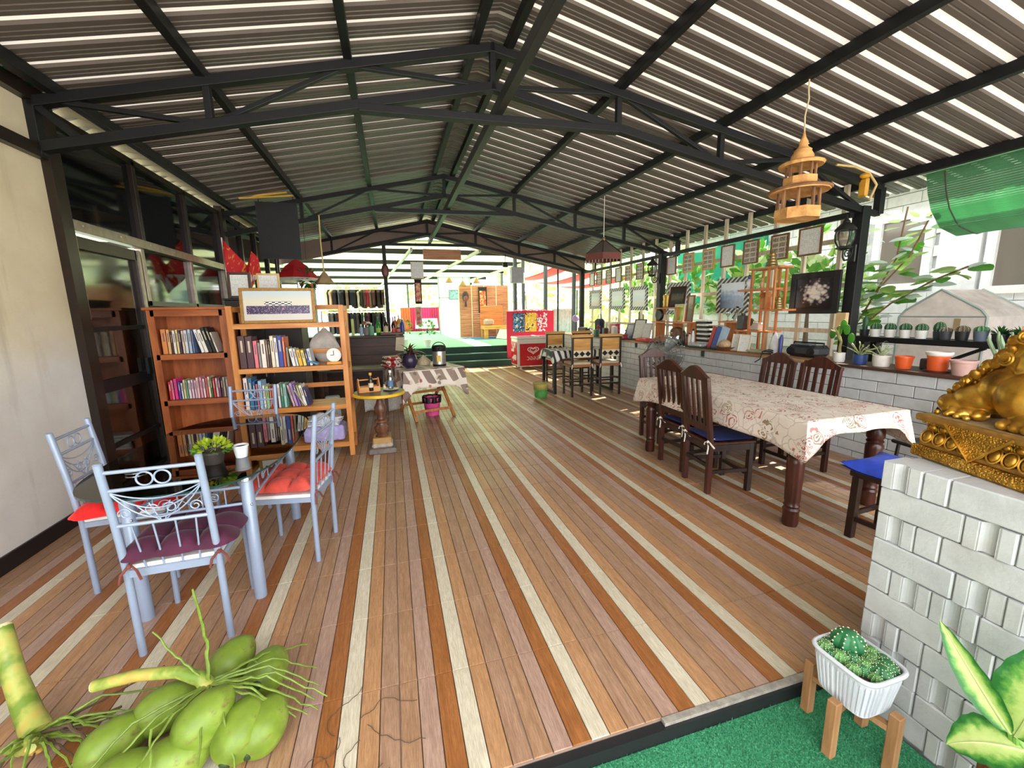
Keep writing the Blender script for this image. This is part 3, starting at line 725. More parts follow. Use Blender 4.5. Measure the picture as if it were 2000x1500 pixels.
def pad(loc, rz, mt, label, hw, th=.04, tie=True):
    t = thing('seat_pad', label, 'cushion', loc, rz, 'blue seat pads')
    o = bpy.data.objects.new('pad', cushion_mesh('pad', mt, hw, hw, th, 1, 0)); COL.objects.link(o); o.parent = t
    if tie:
        for s in (-1, 1):
            m = MB(); x, y = s*.175, -.212
            m.tube([(x,y+.05,.02),(x,y-.005,.005),(x+.05,y-.012,-.012),(x+.085,y-.008,-.03)], .007, 6); m.tube([(x,y,.0),(x-.03,y-.015,-.01),(x-.05,y-.01,-.035)], .007, 6); m.tube([(x,y-.01,.0),(x+.02,y-.02,-.05),(x+.01,y-.02,-.1)], .006, 6); m.ell((x,y-.01,0), .014, 8, 6)
            m.build('tie', STR, t)
    return t
pad((2.715,2.897,.457), radians(-98), BLUED, 'blue seat pad tied with white bows on the nearest slat-back chair', .2)
pad((2.815,3.40,.457), radians(-91), BLUED, 'blue seat pad tied with white bows on the second slat-back chair', .2)
st_ = thing('stool', 'dark wooden stool by the white block pillar under a blue cushion', 'stool', (3.08,1.75,0), radians(4))
for sx in (-1,1):
    for sy in (-1,1): MB().beam((sx*.155,sy*.155,0),(sx*.15,sy*.15,.44),.045,.045).build('leg', MAHO2, st_, bevel=.004)
    MB().beam((sx*.155,-.155,.14),(sx*.155,.155,.14),.022,.03).build('stretcher', MAHO2, st_)
    MB().beam((-.155,sx*.155,.17),(.155,sx*.155,.17),.022,.03).build('stretcher', MAHO2, st_)
MB().cbox((0,0,.455),(.37,.37,.04),.006).build('seat', MAHO2, st_)
sq = thing('stool_cushion', 'bright blue square cushion on the stool with upturned corners', 'cushion', (3.08,1.76,.477), radians(6))
def sc_(u, v):
    a, b = 2*u-1, 2*v-1; e = max(abs(a),abs(b)); c = (abs(a)*abs(b))**3
    return (a*.225*(1-.05*(1-abs(b))*abs(a)), b*.225*(1-.05*(1-abs(a))*abs(b)), .012 + .095*(1-e**3)*(.6+.4*max(abs(a),abs(b))*1.2) + .04*c)
m = MB().grid(sc_, 24, 24); m.grid(lambda u, v: (sc_(1-u,v)[0], sc_(1-u,v)[1], .004+.03*(abs(1-2*u)*abs(2*v-1))**3), 24, 24); m.build('cushion_pad', velvet('bright_blue_cloth', (34,64,178), .4), sq)
MB().ell((0,0,.068),(.012,.012,.006),8,6).build('tuft_button', velvet('royal_blue_cloth', (30,52,140), .4), sq)

# ================================================================ BAR TABLE AND CHAIRS
OAK = wood('yellow_oak_panel', (196,140,66), (220,168,92), 'x', 1, .4, 9, .6)
CUSH = mat('beige_seat_cloth', (206,186,152), .8); CREAM = mat('cream_paint', (220,206,176), .5)
def bchair():
    t = thing('bar_chair', '', 'chair')
    for s in (-1, 1):
        MB().beam((s*.19,-.19,0),(s*.19,-.19,1.1),.035,.035).build('back_post', MAHO2, t, bevel=.003)
        MB().beam((s*.19,.19,0),(s*.19,.19,.56),.035,.035).build('leg', MAHO2, t, bevel=.003)
        for z in (.18,.3): MB().beam((s*.19,-.19,z),(s*.19,.19,z),.02,.025).build('stretcher', MAHO2, t)
    for s, z in ((-1,.22),(1,.22),(-1,.33)): MB().beam((-.19,s*.19,z),(.19,s*.19,z),.02,.025).build('stretcher', MAHO2, t)
    MB().cbox((0,0,.565),(.43,.42,.04),.005).build('seat', wood('seat_wood', (150,98,56), (172,116,70), 'x'), t)
    MB().cbox((0,.005,.605),(.40,.39,.05),.018).build('seat_cushion', CUSH, t)
    MB().cbox((0,-.19,1.11),(.44,.05,.05),.006).build('top_rail', OAK, t)
    MB().cbox((0,-.19,.965),(.33,.02,.23),.004).build('back_panel', OAK, t)
    MB().cbox((0,-.19,1.075),(.345,.035,.024),.003).build('panel_edge', MAHO2, t)
    MB().cbox((0,-.19,.785),(.345,.014,.13),.002).build('diamond_strip', CREAM, t)
    for x in (-.115,0,.115):
        for s in (-1,1): MB().prism([(x-.055,.785),(x,.735),(x+.055,.785),(x,.835)], -.19+s*.008-.003, -.19+s*.008+.003).build('diamond', BLACKM, t)
    for s in (-1,1): MB().tube([(s*.19,-.2,.6),(s*.2,-.215,.58),(s*.21,-.215,.52)], .008, 6).build('tie', STR, t)
    return t
B0 = bchair(); Gb = 'oak panel bar chairs'
B0.location = (3.275,7.06,0); tag(B0, 'oak-backed bar chair with black diamonds, nearest beside the green bucket', None, Gb); B0['category'] = 'chair'
dup(B0, (3.86,7.05,0), radians(-5), 'oak-backed bar chair with black diamonds, second from the green bucket', Gb)
dup(B0, (3.32,8.1,0), radians(180), 'oak-backed bar chair behind the bar table, in front of the freezer', Gb)
dup(B0, (3.9,8.05,0), radians(180), 'oak-backed bar chair behind the bar table, by the counter', Gb)
bt = thing('bar_table', 'black framed bar table with a black and white patterned cloth', 'table', (3.5,7.55,0))
for x in (-.6,.6):
    m = MB(); m.beam((x,-.3,.02),(x,.3,.02),.05,.04); m.beam((x,-.3,0),(x,-.3,.8),.05,.05); m.beam((x,.3,0),(x,.3,.8),.05,.05); m.build('leg_frame', BLACKM, bt)
MB().bx(-.62,-.32,.79,.62,.32,.82).build('table_top', MAHO2, bt)
def zig():
    t = NT('zigzag_cloth'); co = t.coord('Object'); w = t.n('ShaderNodeTexWave', wave_profile='TRI'); w.inputs['Scale'].default_value = 3; w.inputs['Distortion'].default_value = 5; t.l(co, w.inputs['Vector'])
    return t.fin(t.ramp(w.outputs['Fac'], [(.3, lin((30,34,38))), (.42, lin((90,120,124))), (.55, lin((226,220,210)))]), .7)
tag(drape(.63,.33,.824,.13,.01,.1).build('table_runner', [zig()], loc=(3.5,7.55,0), solid=.003), 'black and white zigzag cloth on the bar table', 'tablecloth')
bk = thing('bucket', 'small green and straw coloured bucket on the tiles', 'bucket', (2.56,7.1,0))
MB().lathe([(.0,.006),(.105,.0),(.112,.02),(.128,.15)], 24, cap=False).build('bucket_body', transl('green_plastic', (96,176,84), .3), bk, solid=.005)
MB().lathe([(.128,.15),(.14,.24),(.146,.245),(.146,.255)], 24, cap=False).build('bucket_band', mat('straw_band', (186,176,96), .7), bk, solid=.006)
MB().tube([(.146*cos(a), .02*sin(a), .25+.045*sin(a)) for a in [pi*i/14 for i in range(15)]], .005, 6).build('bucket_handle', mat('straw_band2', (150,140,80), .7), bk)

# ================================================================ FREEZER AND RED BOARD
FW = mat('freezer_white', (222,220,210), .35, 0, .03); FR = mat('freezer_red', (196,24,36), .35, 0, .04)
fz = thing('ice_cream_freezer', 'red and white ice cream chest freezer with a heart logo', 'freezer', (3.85,11.12,0))
MB().cbox((0,0,.46),(1.24,.62,.76),.03).build('body', FW, fz)
MB().cbox((.0,-.313,.40),(1.1,.012,.6),.004).build('front_panel', FR, fz)
MB().cbox((-.622,-.0,.44),(.012,.56,.62),.004).build('side_panel', FR, fz)
sp = MB(); rg = random.Random(5)
for i in range(9): sp.cbox((-.63, rg.uniform(-.2,.2), rg.uniform(.22,.66)), (.006, rg.uniform(.04,.12), rg.uniform(.05,.16)), .002)
sp.build('side_print', mat('pale_print', (226,214,220), .4), fz)
MB().cbox((0,0,.855),(1.26,.64,.05),.015).build('top_rim', FW, fz)
for s in (-1,1): MB().bx(s*.31-.29,-.28,.875,s*.31+.29,.28,.885).build('sliding_lid', NT('lid_glass').fin(lin((120,136,150)), .08, 0, .7), fz)
MB().bx(-.02,-.29,.88,.02,.29,.9).build('lid_bar', FW, fz)
for x in (-.5,.5):
    for y in (-.22,.22): MB().lathe([(.03,0),(.03,.05),(.012,.055),(.012,.085)], 10, (x,y,0)).build('caster', FW, fz)
WHITE = mat('white_print', (244,240,232), .5, 0, .02)
# heart logo made of nested swirls
lo = MB()
def heart(s, k0, k1, dx=0):
    pts = []
    for i in range(k0, k1+1):
        t = 2*pi*i/60; pts.append((s*16*sin(t)**3, 0, s*(13*cos(t)-5*cos(2*t)-2*cos(3*t)-cos(4*t))))
    return pts
for sc2, r in ((.0078,.012),(.0047,.01)): 
    pts = heart(sc2, 0, 60); lo.tube([(p[0]*1.25,p[1],p[2]*.8) for p in pts], r, 6)
lo.build('heart_logo', WHITE, fz, loc=(-.17,-.325,.52))
def text(body, size, mt, parent, loc, rot, name='lettering', ext=.002, align='CENTER'):
    cu = bpy.data.curves.new(name, 'FONT'); cu.body = body; cu.size = size; cu.extrude = ext; cu.align_x = align
    tmp = bpy.data.objects.new('tmp_text', cu); COL.objects.link(tmp)
    dg = bpy.context.evaluated_depsgraph_get(); me = bpy.data.meshes.new_from_object(tmp.evaluated_get(dg))
    bpy.data.objects.remove(tmp); me.materials.clear(); me.materials.append(mt)
    o = bpy.data.objects.new(name, me); COL.objects.link(o); o.parent = parent; o.location = loc; o.rotation_euler = rot
    return o
text('วอลล์', .17, WHITE, fz, (-.17,-.322,.25), (pi/2,0,0))
rb = thing('poster_board', 'crimson advertising board with three bright posters behind the freezer', 'board', (4.02,12.02,.19))
MB().cbox((0,0,.7),(1.5,.05,1.4),.01).build('board', mat('crimson_board', (206,26,62), .5, 0, .04), rb)
def poster(c1, c2, c3, nm):
    t = NT(nm); co = t.coord('Object'); f = t.noise(co, 9, 3); v = t.n('ShaderNodeTexVoronoi'); v.inputs['Scale'].default_value = 11; t.l(co, v.inputs['Vector'])
    col = t.ramp(f, [(.4, lin(c1)), (.5, lin(c2)), (.6, lin(c3))], 'CONSTANT'); return t.fin(t.mix(t.ramp(v.outputs['Distance'], [(.2,(.6,.6,.6,1)),(.3,(0,0,0,1))]), col, lin(c3)), .4)
for x, w, p in ((-.38,.36,poster((70,130,170),(40,40,60),(190,216,226),'blue_poster')), (.0,.36,poster((226,184,56),(240,210,110),(70,50,40),'yellow_poster')), (.36,.32,poster((206,30,70),(240,220,224),(120,20,50),'pink_poster'))):
    MB().bx(x-w/2,-.033,.78,x+w/2,-.026,1.34).build('poster', p, rb)
MB().tube([(-.5+.1*i, -.02, 1.4+.03*(i%2)) for i in range(11)], .018, 6).build('paper_trim', mat('pink_trim', (236,120,150), .6), rb)

# ================================================================ BOOKCASES
TEAK = wood('brown_teak', (150,78,36), (178,100,52), 'z', 1, .4, 8, .6)
TEAKX = wood('brown_teak_boards', (150,78,36), (178,100,52), 'x', 1, .4, 8, .6)
PINE = wood('orange_pine', (190,118,52), (214,146,76), 'z', 1, .42, 9, .7); PINEX = wood('orange_pine_boards', (190,118,52), (214,146,76), 'x', 1, .42, 9, .7)
bc = thing('bookcase', 'brown closed-back wooden bookcase beside the dark window', 'bookcase', (-1.985,5.15,0))
for s in (-1,1): MB().bx(s*.32-.013,-.15,0,s*.32+.013,.15,1.63).build('side_panel', TEAK, bc)
MB().bx(-.32,.13,0,.32,.145,1.63).build('back_panel', TEAK, bc); MB().cbox((0,-.01,1.645),(.74,.34,.03),.006).build('top', TEAKX, bc)
for s in (-1,1): MB().bx(s*.31-.03,-.165,0,s*.31+.03,-.15,1.63).build('face_stile', TEAK, bc)
for z in (1.165,.69,.22): MB().bx(-.307,-.15,z,.307,.13,z+.022).build('shelf', TEAKX, bc); MB().bx(-.31,-.165,z-.03,.31,-.15,z+.022).build('shelf_lip', TEAKX, bc)
MB().bx(-.31,-.165,1.57,.31,-.15,1.63).build('head_rail', TEAKX, bc); MB().bx(-.31,-.16,0,.31,-.14,.1).build('plinth', TEAKX, bc)
ls = thing('ladder_bookshelf', 'orange pine open bookshelf holding books and a panorama photo', 'bookshelf', (-1.035,4.99,0))
for s in (-1,1):
    for y in (-.18,.18): MB().cbox((s*.52,y,.83),(.055,.035,1.66),.004).build('post', PINE, ls)
    for z in (.14,.56,.99,1.45,1.62): MB().bx(s*.52-.02,-.165,z-.02,s*.52+.02,.165,z+.03).build('side_rail', PINEX, ls)
for z in (.155,.585,1.02,1.475):
    MB().bx(-.5,-.2,z-.045,.5,-.17,z+.005).build('front_rail', PINEX, ls); MB().bx(-.5,.17,z-.045,.5,.2,z+.005).build('back_rail', PINEX, ls)
    for k in range(4): MB().bx(-.53,-.168+k*.085,z-.012,.53,-.09+k*.085,z+.004).build('shelf_slat', PINEX, ls)
for z in (.74,1.13,1.62): MB().bx(-.5,.175,z,.5,.195,z+.05).build('back_rail', PINEX, ls)
PAPER = mat('book_pages', (232,224,204), .8)
def book(x, y, z, w, h, d, c, lean, label, group, n=[0]):
    n[0] += 1; t = thing('book', label, 'book', (x, y, z), 0, group); t.rotation_euler = (0, lean, 0)
    key = 'cover_%02x%02x%02x' % c
    cm = mat(key, c, .45, 0, .05, 20)
    m = MB(); m.bx(0,0,0,w,.003,h); m.bx(0,0,0,.003,d,h); m.bx(w-.003,0,0,w,d,h); m.build('cover', cm, t)
    MB().bx(.003,.003,.003,w-.003,d-.004,h-.004).build('pages', PAPER, t)
    lum = sum(c)/3; tc = (206,190,160) if lum < 130 else (130,104,110)
    MB().bx(w*.36,-.0006,h*.5,w*.64,.001,h*.86).build('spine_print', mat('print_%d' % (lum < 130), tc, .5), t)
    return t
CN = {}
def cname(c):
    import colorsys
    r, g, b = [q/255 for q in c]; h, l, s = colorsys.rgb_to_hls(r, g, b)
    if l < .17: return 'black'
    if s < .16: return 'white' if l > .8 else 'pale grey' if l > .6 else 'grey'
    hue = h*360
    nm = 'red' if hue < 14 or hue > 345 else 'orange' if hue < 34 else 'tan' if hue < 44 and s < .6 else 'yellow' if hue < 66 else 'green' if hue < 160 else 'teal' if hue < 195 else 'blue' if hue < 245 else 'purple' if hue < 295 else 'pink'
    return ('pale ' if l > .78 else 'dark ' if l < .33 else '') + nm
def bookrow(x, xe, y, z, d, cols, hs, ws, where, group, lean=0.0):
    tot = sum(ws); k = (xe-x)/tot; rg = random.Random(len(cols)); i0 = int(len(cols)*.72)
    for i, (c, h, w) in enumerate(zip(cols, hs, ws)):
        w *= k; ln = lean if lean and i >= i0 else 0
        if ln and i == i0: x += h*sin(ln)*1.02; k /= cos(ln)
        if ln: w /= cos(ln)
        book(x, y + rg.uniform(0,.012), z, (w-.0015)*(cos(ln) if ln else 1), h*(1+rg.uniform(-.02,.02)), d, c, -ln, '%s book, %s from the left %s' % (cname(c), ORD[i], where), group); x += w
O = [(222,140,80),(226,170,110),(80,60,80),(232,222,200),(230,206,140),(70,50,84),(220,196,160),(206,212,216),(168,190,206),(112,130,170),(236,234,224),(236,232,218),(30,36,34),(28,30,30),(232,222,200)]
bookrow(-2.265,-1.83, 5.04, 1.19, .17, O, [.255,.25,.23,.235,.24,.24,.235,.24,.24,.235,.245,.24,.27,.26,.21], [2,1.3,.7,1.2,1,1,1,1.3,1.2,.8,1.4,1.4,1.4,1.2,.8], 'on the upper shelf of the closed bookcase', 'books on the upper shelf of the closed bookcase', .22)
P = [(206,50,70),(232,120,150),(226,50,130),(80,80,170),(236,230,224),(214,206,150),(110,170,130),(226,214,220),(232,196,206),(214,176,196),(236,190,180),(226,150,180),(230,206,196),(206,90,96),(226,206,170),(60,120,80),(206,60,60),(226,190,200),(120,70,100),(80,56,50),(176,160,140),(120,112,120)]
bookrow(-2.27,-1.72, 5.04, .715, .15, P, [.19,.2,.22,.18,.17,.2,.19,.19,.2,.19,.22,.215,.2,.21,.22,.2,.2,.2,.2,.2,.21,.21], [1.2,1,1.3,1,.8,1,.9,1.1,1,1,1.1,1.1,1,1,1,.8,1,1,1,.9,1,1.2], 'on the lower shelf of the closed bookcase', 'books on the lower shelf of the closed bookcase')
Q = [(84,52,58),(80,50,58),(226,120,132),(150,140,140),(232,226,214),(140,104,100),(76,60,56),(232,222,190),(226,226,226),(52,74,160),(206,84,50),(150,140,110),(226,228,222),(210,214,206),(226,176,46),(220,206,110),(54,66,110),(206,216,226)]
bookrow(-1.525,-.87, 4.84, 1.026, .18, Q, [.33,.33,.28,.26,.29,.28,.27,.32,.31,.325,.31,.2,.19,.18,.17,.165,.15,.18], [2.5,2.5,1.5,1,1.8,.8,.8,1.4,1.2,1.7,1,1,1.4,1,1.5,1.3,1,1.2], 'on the upper row of the pine bookshelf', 'books on the upper row of the pine bookshelf', .14)
S = [(236,220,216),(48,112,150),(46,90,150),(190,110,120),(150,190,226),(232,232,228),(150,196,110),(196,70,64),(228,120,96),(60,50,60),(232,226,226),(64,130,110),(150,206,190),(206,166,180),(176,150,196),(130,90,160),(150,150,84),(234,230,220),(50,56,110)]
bookrow(-1.525,-.96, 4.84, .591, .17, S, [.33,.33,.29,.27,.3,.25,.24,.23,.22,.23,.25,.25,.25,.24,.26,.24,.23,.23,.2], [1.6,1.6,1,.9,1.4,1,1.3,.8,1.3,.8,1,1.1,1.2,1,1.1,1,1,1.2,1], 'on the middle row of the pine bookshelf', 'books on the middle row of the pine bookshelf', .2)
book(-.96, 4.83, .591, .014, .2, .14, (226,220,214), -.5, 'pale grey book leaning at the right end of the middle pine shelf', 'books on the middle row of the pine bookshelf')
book(-.80, 4.84, 1.03, .02, .1, .1, (70,150,190), -1.2, 'small blue book fallen flat on the upper row of the pine bookshelf', 'books on the upper row of the pine bookshelf')
mg = thing('magazine_stack', 'stack of pale magazines on the bottom shelf of the closed bookcase', 'magazines', (-2.1,5.08,.243))
for i in range(9): MB().bx(-.12,-.08,i*.016,.12,.09,i*.016+.014).build('magazine', mat('magazine_%d' % (i % 4), [(226,222,216),(190,176,160),(206,212,216),(150,140,136)][i % 4], .5), mg, rot=(0,0,random.uniform(-.12,.12)))
# clutter at the bottom of the pine shelf
bx_ = thing('paper_stack', 'untidy stack of white papers on the bottom pine shelf', 'papers', (-.8,4.98,.345))
rg = random.Random(9)
for i in range(7): MB().bx(-.16,-.12,i*.012,.16,.12,i*.012+.009).build('sheet_bundle', mat('paper_%d' % (i % 2), (228-12*(i%2),228-12*(i%2),230), .8), bx_, rot=(0,0,rg.uniform(-.4,.4)))
MB().grid(lambda u, v: (-.12+.3*u, -.16+.1*v, .09+.06*sin(u*5)*v), 10, 4).build('curled_sheet', mat('paper_0', (228,228,230), .8), bx_, solid=.002)
tag(MB().cbox((0,0,.09),(.42,.26,.17),.02).grid(lambda u, v: (-.2+.4*u, -.132, .02+.15*v+.006*sin(u*40)), 40, 4).build('plastic_wrapped_pack', mat('lilac_plastic_pack', (172,164,214), .25, 0, .2, 14), loc=(-.8,4.98,.163)), 'lilac plastic-wrapped pack under the papers on the bottom pine shelf', 'pack')
tag(MB().cbox((0,0,.13),(.38,.22,.26),.008).build('white_box', mat('white_carton', (226,226,230), .6), loc=(-1.28,4.98,.163)), 'white carton on the bottom pine shelf seen through the glass table', 'box')
wc = thing('cloth_sack', 'crumpled grey cloth bag hanging behind the pine shelf', 'bag', (-.76,5.235,1.1))
def bag(u, v):
    a = 2*pi*u; r = (.02 + .13*sin(pi*min(1, v*1.05))**.7)*(1+.12*sin(a*3+v*7)); return (r*cos(a)*1.05, r*sin(a)*.35, -.13+.44*v)
MB().grid(bag, 36, 16).build('bag_cloth', mat('grey_sack_cloth', (186,180,172), .9, 0, .2, 12, .3), wc)
MB().tube([(0,0,.29),(-.01,-.02,.42),(0,-.04,.5)], .008, 6).build('drawstring', STR, wc)
tm_ = thing('round_clock', 'small white round clock on an orange stand, right end of the pine shelf', 'clock', (-.63,4.87,1.026))
MB().cbox((0,0,.015),(.15,.05,.03),.004).build('clock_stand', mat('orange_straw', (222,160,70), .7), tm_)
MB().lathe([(0,0),(.072,0),(.075,.008),(.075,.018),(.068,.02),(.0,.02)], 28, T=Matrix.Translation((0,.012,.1)) @ Matrix.Rotation(pi/2,4,'X')).build('clock_case', mat('white_clock_face', (238,238,234), .4), tm_)
m = MB().bx(-.003,-.012,.1,.003,-.01,.15); m.bx(-.035,-.012,.097,0,-.01,.103); m.build('clock_hands', BLACKM, tm_)
# framed panorama and certificates
GOLDF = mat('antique_gold_frame', (150,112,56), .4, .5, .25, 40, .4)
def panorama():
    t = NT('panorama_print'); co = t.coord('Generated'); sp_ = t.n('ShaderNodeSeparateXYZ'); t.l(co, sp_.inputs[0])
    sky = t.ramp(sp_.outputs['Z'], [(0, lin((206,200,190))), (.3, lin((202,200,196))), (.62, lin((214,208,186))), (1, lin((186,204,214)))])
    v = t.n('ShaderNodeTexVoronoi'); v.inputs['Scale'].default_value = 30; mp = t.coord('Generated', (2.3,1,1)); t.l(mp, v.inputs['Vector'])
    crowd = t.ramp(v.outputs['Distance'], [(.2, lin((216,190,196))), (.34, lin((72,44,110))), (.6, lin((40,26,66)))])
    zc = t.math('ABSOLUTE', t.math('SUBTRACT', sp_.outputs['Z'], .36)); xc = t.math('ABSOLUTE', t.math('SUBTRACT', sp_.outputs['X'], .5))
    msk = t.math('MULTIPLY', t.math('LESS_THAN', zc, .14), t.math('LESS_THAN', xc, .46))
    col = t.mix(msk, sky, crowd)
    zc2 = t.math('ABSOLUTE', t.math('SUBTRACT', sp_.outputs['Z'], .58)); bm_ = t.math('MULTIPLY', t.math('LESS_THAN', zc2, .07), t.math('LESS_THAN', xc, .2))
    bk_ = t.n('ShaderNodeTexChecker'); bk_.inputs['Scale'].default_value = 22; t.l(co, bk_.inputs['Vector']); bc_ = t.ramp(bk_.outputs['Fac'], [(.4, lin((60,50,56))), (.6, lin((232,230,224)))])
    return t.fin(t.mix(bm_, col, bc_), .25)
def picframe(name, label, cat, loc, rz, w, h, fw, fm, pm, tilt=0, group=None, depth=.025, mount=None):
    t = thing(name, label, cat, loc, rz, group); t.rotation_euler = (tilt, 0, rz)
    m = MB(); m.bx(-w/2,-depth,0,-w/2+fw,0,h); m.bx(w/2-fw,-depth,0,w/2,0,h); m.bx(-w/2+fw,-depth,0,w/2-fw,0,fw); m.bx(-w/2+fw,-depth,h-fw,w/2-fw,0,h); m.build('frame', fm, t, bevel=.003)
    if mount: MB().bx(-w/2+fw,-depth*.5,fw,w/2-fw,-depth*.3,h-fw).build('mount', mount, t); q = fw + .12*min(w,h)
    else: q = fw
    MB().bx(-w/2+q,-depth*.55,q,w/2-q,-depth*.4,h-q).build('picture', pm, t)
    return t
picframe('panorama_picture', 'gold framed panorama photo of a purple-clad group on the pine shelf', 'picture', (-1.12,4.87,1.48), 0, .70, .36, .03, GOLDF, panorama(), radians(-5))
CAB = mat('dark_cabinet', (34,26,22), .5); 
cb = thing('dark_cabinet', 'tall dark cabinet standing behind the pine bookshelf', 'cabinet', (-1.42,5.68,0))
MB().bx(-.38,-.2,0,.38,.2,1.74).build('cabinet_body', CAB, cb, bevel=.005); MB().cbox((0,0,1.75),(.8,.44,.02),.004).build('cabinet_top', CAB, cb)
for s in (-1,1): d_ = MB().bx(s*.19-.18,-.215,.06,s*.19+.18,-.2,1.7).build('cabinet_door', CAB, cb); MB().cbox((s*.04,-.225,.9),(.015,.02,.1),.004).build('door_handle', CHROME, d_)
def cert():
    t = NT('certificate_print'); co = t.coord('Generated'); w = t.n('ShaderNodeTexWave', bands_direction='Z'); w.inputs['Scale'].default_value = 5.5; w.inputs['Distortion'].default_value = 0; t.l(co, w.inputs['Vector'])
    ns = t.noise(t.coord('Generated', (18,1,7)), 1, 1); k = t.math('MULTIPLY', t.math('GREATER_THAN', w.outputs['Fac'], .72), t.math('GREATER_THAN', ns, .5))
    return t.fin(t.mix(t.math('MULTIPLY', k, .5), lin((226,226,220)), lin((110,110,116))), .3)
CERT = cert()
picframe('framed_certificate', 'dark brown framed certificate on the cabinet, beside the red flag', 'certificate', (-1.635,5.5,1.76), 0, .235, .29, .028, mat('dark_brown_frame', (66,38,28), .4), CERT, radians(-4))
picframe('framed_certificate', 'pale gold framed certificate on the cabinet, right of the dark one', 'certificate', (-1.34,5.5,1.76), 0, .235, .28, .02, mat('pale_gold_frame', (196,166,104), .4, .3), CERT, radians(-4))
# ================================================================ SMALL BUILDERS
def cyl_bottle(name, label, loc, prof, mt, capm, labelm=None, lz=(0,0), group=None, cat='bottle', seg=18):
    t = thing(name, label, cat, loc, 0, group)
    MB().lathe(prof, seg).build('glass_body', mt, t)
    r, z = prof[-1]; MB().lathe([(r+.003,z-.015),(r+.004,z),(r+.004,z+.012),(r*.6,z+.016),(0,z+.016)], 12).build('cap', capm, t)
    if labelm:
        rr = max(p[0] for p in prof)+.0012; MB().lathe([(rr,lz[0]),(rr,lz[1])], seg, cap=False).build('paper_label', labelm, t)
    return t
def bprof(r, h, neck=.35, rn=.012): return [(r*.92,0),(r,.008),(r,h*(1-neck)),(r*.8,h*(1-neck*.8)),(rn*1.15,h*(1-neck*.5)),(rn,h*.93),(rn,h)]
def leafq(m, base, d, up, L, w, mi=0, curl=.15, seg=3):
    """pointed leaf strip from base along d"""
    d = Vector(d).normalized(); up = Vector(up); s = d.cross(up)
    s = s.normalized() if s.length > 1e-4 else d.orthogonal().normalized(); n = s.cross(d); vs = []; base = Vector(base)
    for i in range(seg+1):
        t = i/seg; ww = w*sin(pi*min(.98, .12+.86*t))**.8; p = base + d*(L*t) + n*(curl*L*(t - t*t*1.9))
        vs += [p - s*ww/2, p + s*ww/2]
    m.add(vs, [(2*i,2*i+1,2*i+3,2*i+2) for i in range(seg)], mi, True)
def rnddir(rg, zmin=-1, zmax=1):
    z = rg.uniform(zmin, zmax); a = rg.uniform(0, 2*pi); r = sqrt(max(0,1-z*z)); return Vector((r*cos(a), r*sin(a), z))
SOIL = mat('dark_soil', (48,36,28), .95, 0, .3, 40, .5)
def pot(name, label, loc, r, h, mt, group=None, taper=.75, cat='pot', rim=True):
    t = thing(name, label, cat, loc, 0, group)
    p = [(0,.004),(r*taper,0),(r*(taper+.1),h*.3),(r*.97,h*.86)]
    if rim: p += [(r*1.05,h*.86),(r*1.05,h)]
    else: p += [(r,h)]
    p += [(r*.9,h),(r*.88,h*.84)]
    MB().lathe(p, 24, cap=False).build('pot_body', mt, t)
    MB().lathe([(0,h*.86),(r*.9,h*.85)], 20, cap=False).build('soil', SOIL, t)
    return t
def cactus_ball(parent, r, mt, c=(0,0,0), ribs=11, tall=1.0, spine=None, name='cactus', seed=1):
    m = MB()
    def f(u, v):
        a = 2*pi*u; e = -pi/2 + pi*v; q = r*(1 + .10*cos(ribs*a)); return (c[0]+q*cos(e)*cos(a), c[1]+q*cos(e)*sin(a), c[2]+r*tall*(sin(e)*.95+.72))
    m.grid(f, ribs*4, 12); o = m.build(name, mt, parent)
    if spine:
        s = MB(); rg = random.Random(seed)
        for k in range(ribs):
            a = 2*pi*k/ribs
            for j in range(2, 9):
                e = -pi/2 + pi*(j+.5)/10; q = r*1.1; p = Vector((c[0]+q*cos(e)*cos(a), c[1]+q*cos(e)*sin(a), c[2]+r*tall*(sin(e)*.95+.72)))
                s.ell(p, r*.06, 5, 4)
        x = s.build('spine_tufts', spine, o); x['kind'] = 'stuff'
    return o
GCAC = mat('cactus_green', (52,110,62), .5, 0, .25, 30); GCAC2 = mat('cactus_deep_green', (40,84,52), .5, 0, .25, 30); SPN = mat('pale_spines', (222,220,190), .8)
LEAFA = transl('leaf_mid_green', (84,150,52), .4, .45, .25, 7); LEAFB = transl('leaf_dark_green', (44,100,44), .35, .45, .25, 7); LEAFY = transl('leaf_yellow_green', (176,196,48), .4, .45, .2, 7); LEAFL = transl('leaf_sunny_green', (160,192,96), .4, .45, .25, 7)
TERRA = mat('orange_plastic_pot', (222,92,36), .45, 0, .06); WPOT = mat('white_pot', (232,230,224), .4, 0, .05); BPOT = mat('navy_blue_pot', (44,72,128), .4); PPOT = mat('dusty_pink_pot', (200,160,152), .5); TPOT = mat('turquoise_pot', (70,150,176), .4); DPOT = mat('dark_grey_pot', (62,66,72), .5)

